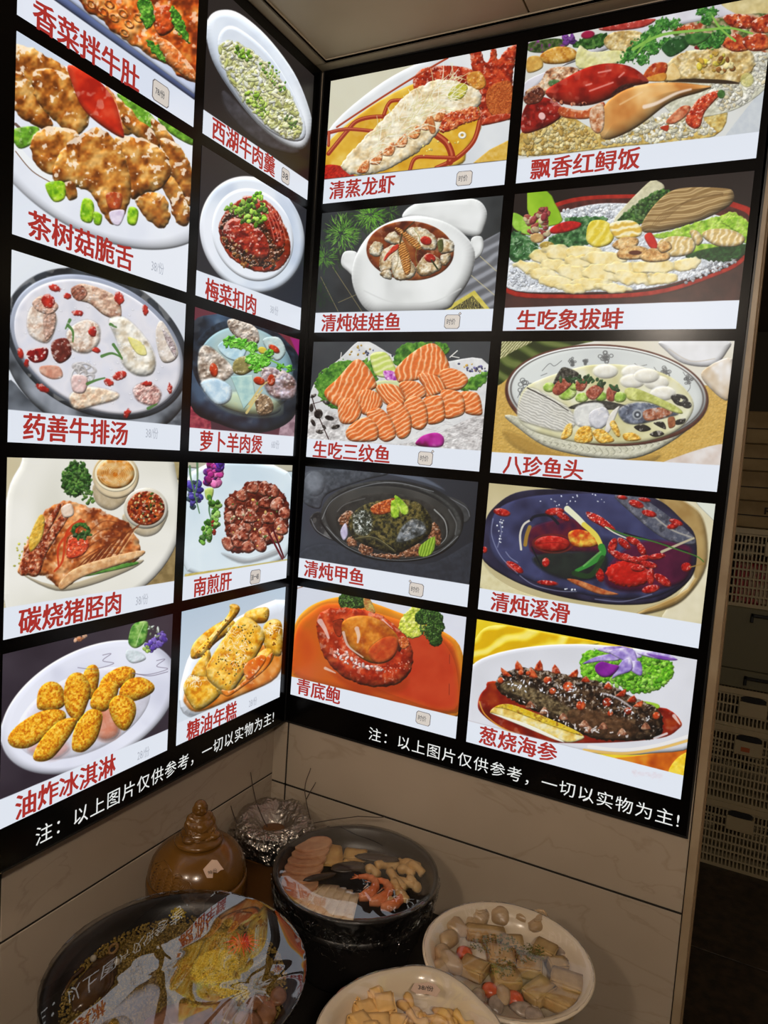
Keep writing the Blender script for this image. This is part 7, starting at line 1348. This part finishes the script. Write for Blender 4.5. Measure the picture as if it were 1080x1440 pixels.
# ---------------------------------------------------------------- storage space behind the wall
M['crate'] = mat('grey_white_plastic', lin(172, 156, 122), .5); M['rail'] = mat('black_rail', (.01, .01, .01), .4); M['bin'] = mat('grey_green_bin', lin(104, 98, 72), .6); M['carton'] = mat('dull_carton', lin(150, 128, 88), .8, col2=lin(128, 106, 70), ns=8)
M['redstuff'] = mat('red_packets', lin(150, 40, 40), .5, col2=lin(170, 150, 120), ns=30); M['print'] = mat('carton_print', lin(40, 34, 28), .8)
def crate(x, y, z, w_, d_, h, label, holes=True, yaw=0):
    e = empty('plastic_crate', (x, y, z), (0, 0, yaw), label=label, cat='crate', group='pale slotted crates stacked behind the wall'); L = []
    t = .004; L.append((-w_ / 2, w_ / 2, -d_ / 2, d_ / 2, 0, .006))
    rows = max(2, round((h - .05) / .03))
    for ys in (-d_ / 2, d_ / 2 - t):
        for k in range(rows + 1):
            zz = .006 + (h - .035) * k / rows; L.append((-w_ / 2, w_ / 2, ys, ys + t, zz, zz + .007))
        n = int(w_ / .0135)
        for i in range(n + 1): xx = -w_ / 2 + (w_ - .005) * i / n; L.append((xx, xx + .005, ys + .0005, ys + t - .0005, .006, h - .02))
    for xs in (-w_ / 2, w_ / 2 - t):
        for k in range(rows + 1):
            zz = .006 + (h - .035) * k / rows; L.append((xs, xs + t, -d_ / 2, d_ / 2, zz, zz + .007))
        n = int(d_ / .0135)
        for i in range(n + 1): yy = -d_ / 2 + (d_ - .005) * i / n; L.append((xs + .0005, xs + t - .0005, yy, yy + .005, .006, h - .02))
    boxes('slotted_walls', L, M['crate'], e)
    boxes('top_rim', [(-w_ / 2 - .004, w_ / 2 + .004, -d_ / 2 - .004, -d_ / 2 + .006, h - .022, h), (-w_ / 2 - .004, w_ / 2 + .004, d_ / 2 - .006, d_ / 2 + .004, h - .022, h), (-w_ / 2 - .004, -w_ / 2 + .006, -d_ / 2, d_ / 2, h - .022, h), (w_ / 2 - .006, w_ / 2 + .004, -d_ / 2, d_ / 2, h - .022, h)], M['crate'], e, bev=.0015)
    hx = -w_ / 2 + .17 if w_ > .4 else 0
    bm = bmesh.new(); box(bm, hx - .048, hx + .048, -d_ / 2 - .006, -d_ / 2 + .001, h - .10, h - .045); bmesh.ops.bevel(bm, geom=bm.edges[:], offset=.002, segments=1, affect='EDGES'); obj('handle_plate', bm, M['crate'], e)
    bm = bmesh.new(); n = 24; ring = [[bm.verts.new((hx + .042 * math.copysign(abs(math.cos(a)) ** .6, math.cos(a)), -d_ / 2 - .0062 + q, h - .034 + .0115 * math.copysign(abs(math.sin(a)) ** .7, math.sin(a)))) for a in np.linspace(0, 2 * pi, n, endpoint=False)] for q in (0, .006)]
    bm.faces.new(ring[0]); bm.faces.new(ring[1][::-1]); [bm.faces.new((ring[0][i], ring[1][i], ring[1][(i + 1) % n], ring[0][(i + 1) % n])) for i in range(n)]
    obj('handle_slot_shade', bm, M['rail'], e)  # solid black plug stands in for the shade inside the handle opening
    return e
cx0, cy0 = .99, 1.93
crate(cx0 + .0, cy0, .0, .46, .34, .262, 'bottom slotted crate of the stack, standing on the floor')
crate(cx0 + .0, cy0, .263, .46, .34, .300, 'middle slotted crate of the stack with an orange mark on its handle')
boxes('orange_label', [(-.085, -.055, -.1775, -.1765, .215, .232)], mat('orange_label', lin(170, 84, 40), .6), [o for o in COL.objects if o.name.startswith('plastic_crate')][-1])
crate(cx0 + .0, cy0, .564, .46, .34, .150, 'shallow slotted crate at the top of the stack, under the bin')
def bin_(z, h, label):
    e = empty('storage_bin', (cx0, cy0, z), label=label, cat='bin')
    boxes('bin_body', [(-.235, .235, -.165, .165, .0, h)], M['bin'], e, bev=.004)
    boxes('black_rail', [(-.10, .24, -.185, -.172, h - .028, h - .018), (-.10, -.09, -.185, -.166, h - .05, h - .018), (.2, .21, -.185, -.166, h - .04, h - .018)], M['rail'], e, bev=.001); return e
bin_(.7155, .07, 'low grey-green bin with a black rail on top of the slotted crates')
bin_(.787, .24, 'tall grey-green bin with a black rail, resting on the low bin')
crate(cx0 + .03, cy0, 1.028, .46, .32, .30, 'dark slotted crate of red packets above the grey-green bins')
o = boxes('red_packet', [(-.2, -.03, -.12, .12, 0, .16)], M['redstuff'], bev=.01); o.location = (cx0 + .03, cy0 - .02, 1.036); tag(o, 'red packet on the left inside the dark slotted crate', 'packet', 'red packets in the dark crate')
c2 = o.copy(); COL.objects.link(c2); c2.location.x += .19; c2['label'] = 'red packet on the right inside the dark slotted crate'
for i, (z, h, dx, lb) in enumerate(((1.330, .10, 0, 'flat dull carton lowest of the four on the dark crate'), (1.432, .11, .02, 'dull carton with dark print, second from the bottom'), (1.544, .10, -.01, 'dull carton with a dark seam, third from the bottom'), (1.646, .12, .03, 'topmost dull carton of the stack behind the wall'))):
    e = empty('carton', (cx0 + dx, cy0, z), (0, 0, .02 * (i - 1)), label=lb, cat='carton', group='dull cartons stacked behind the wall')
    boxes('box_body', [(-.22, .22, -.15, .15, 0, h)], M['carton'], e, bev=.004); boxes('tape', [(-.22, .22, -.1525, -.1515, h * .45, h * .45 + .004)], M['print'], e)
    obj('print_mark', text_mesh(('R', 'R', 'RT', 'E')[i], -.09, -.065, h * .55, h * .8, thick=.001), M['print'], e, (0, -.1525, 0))
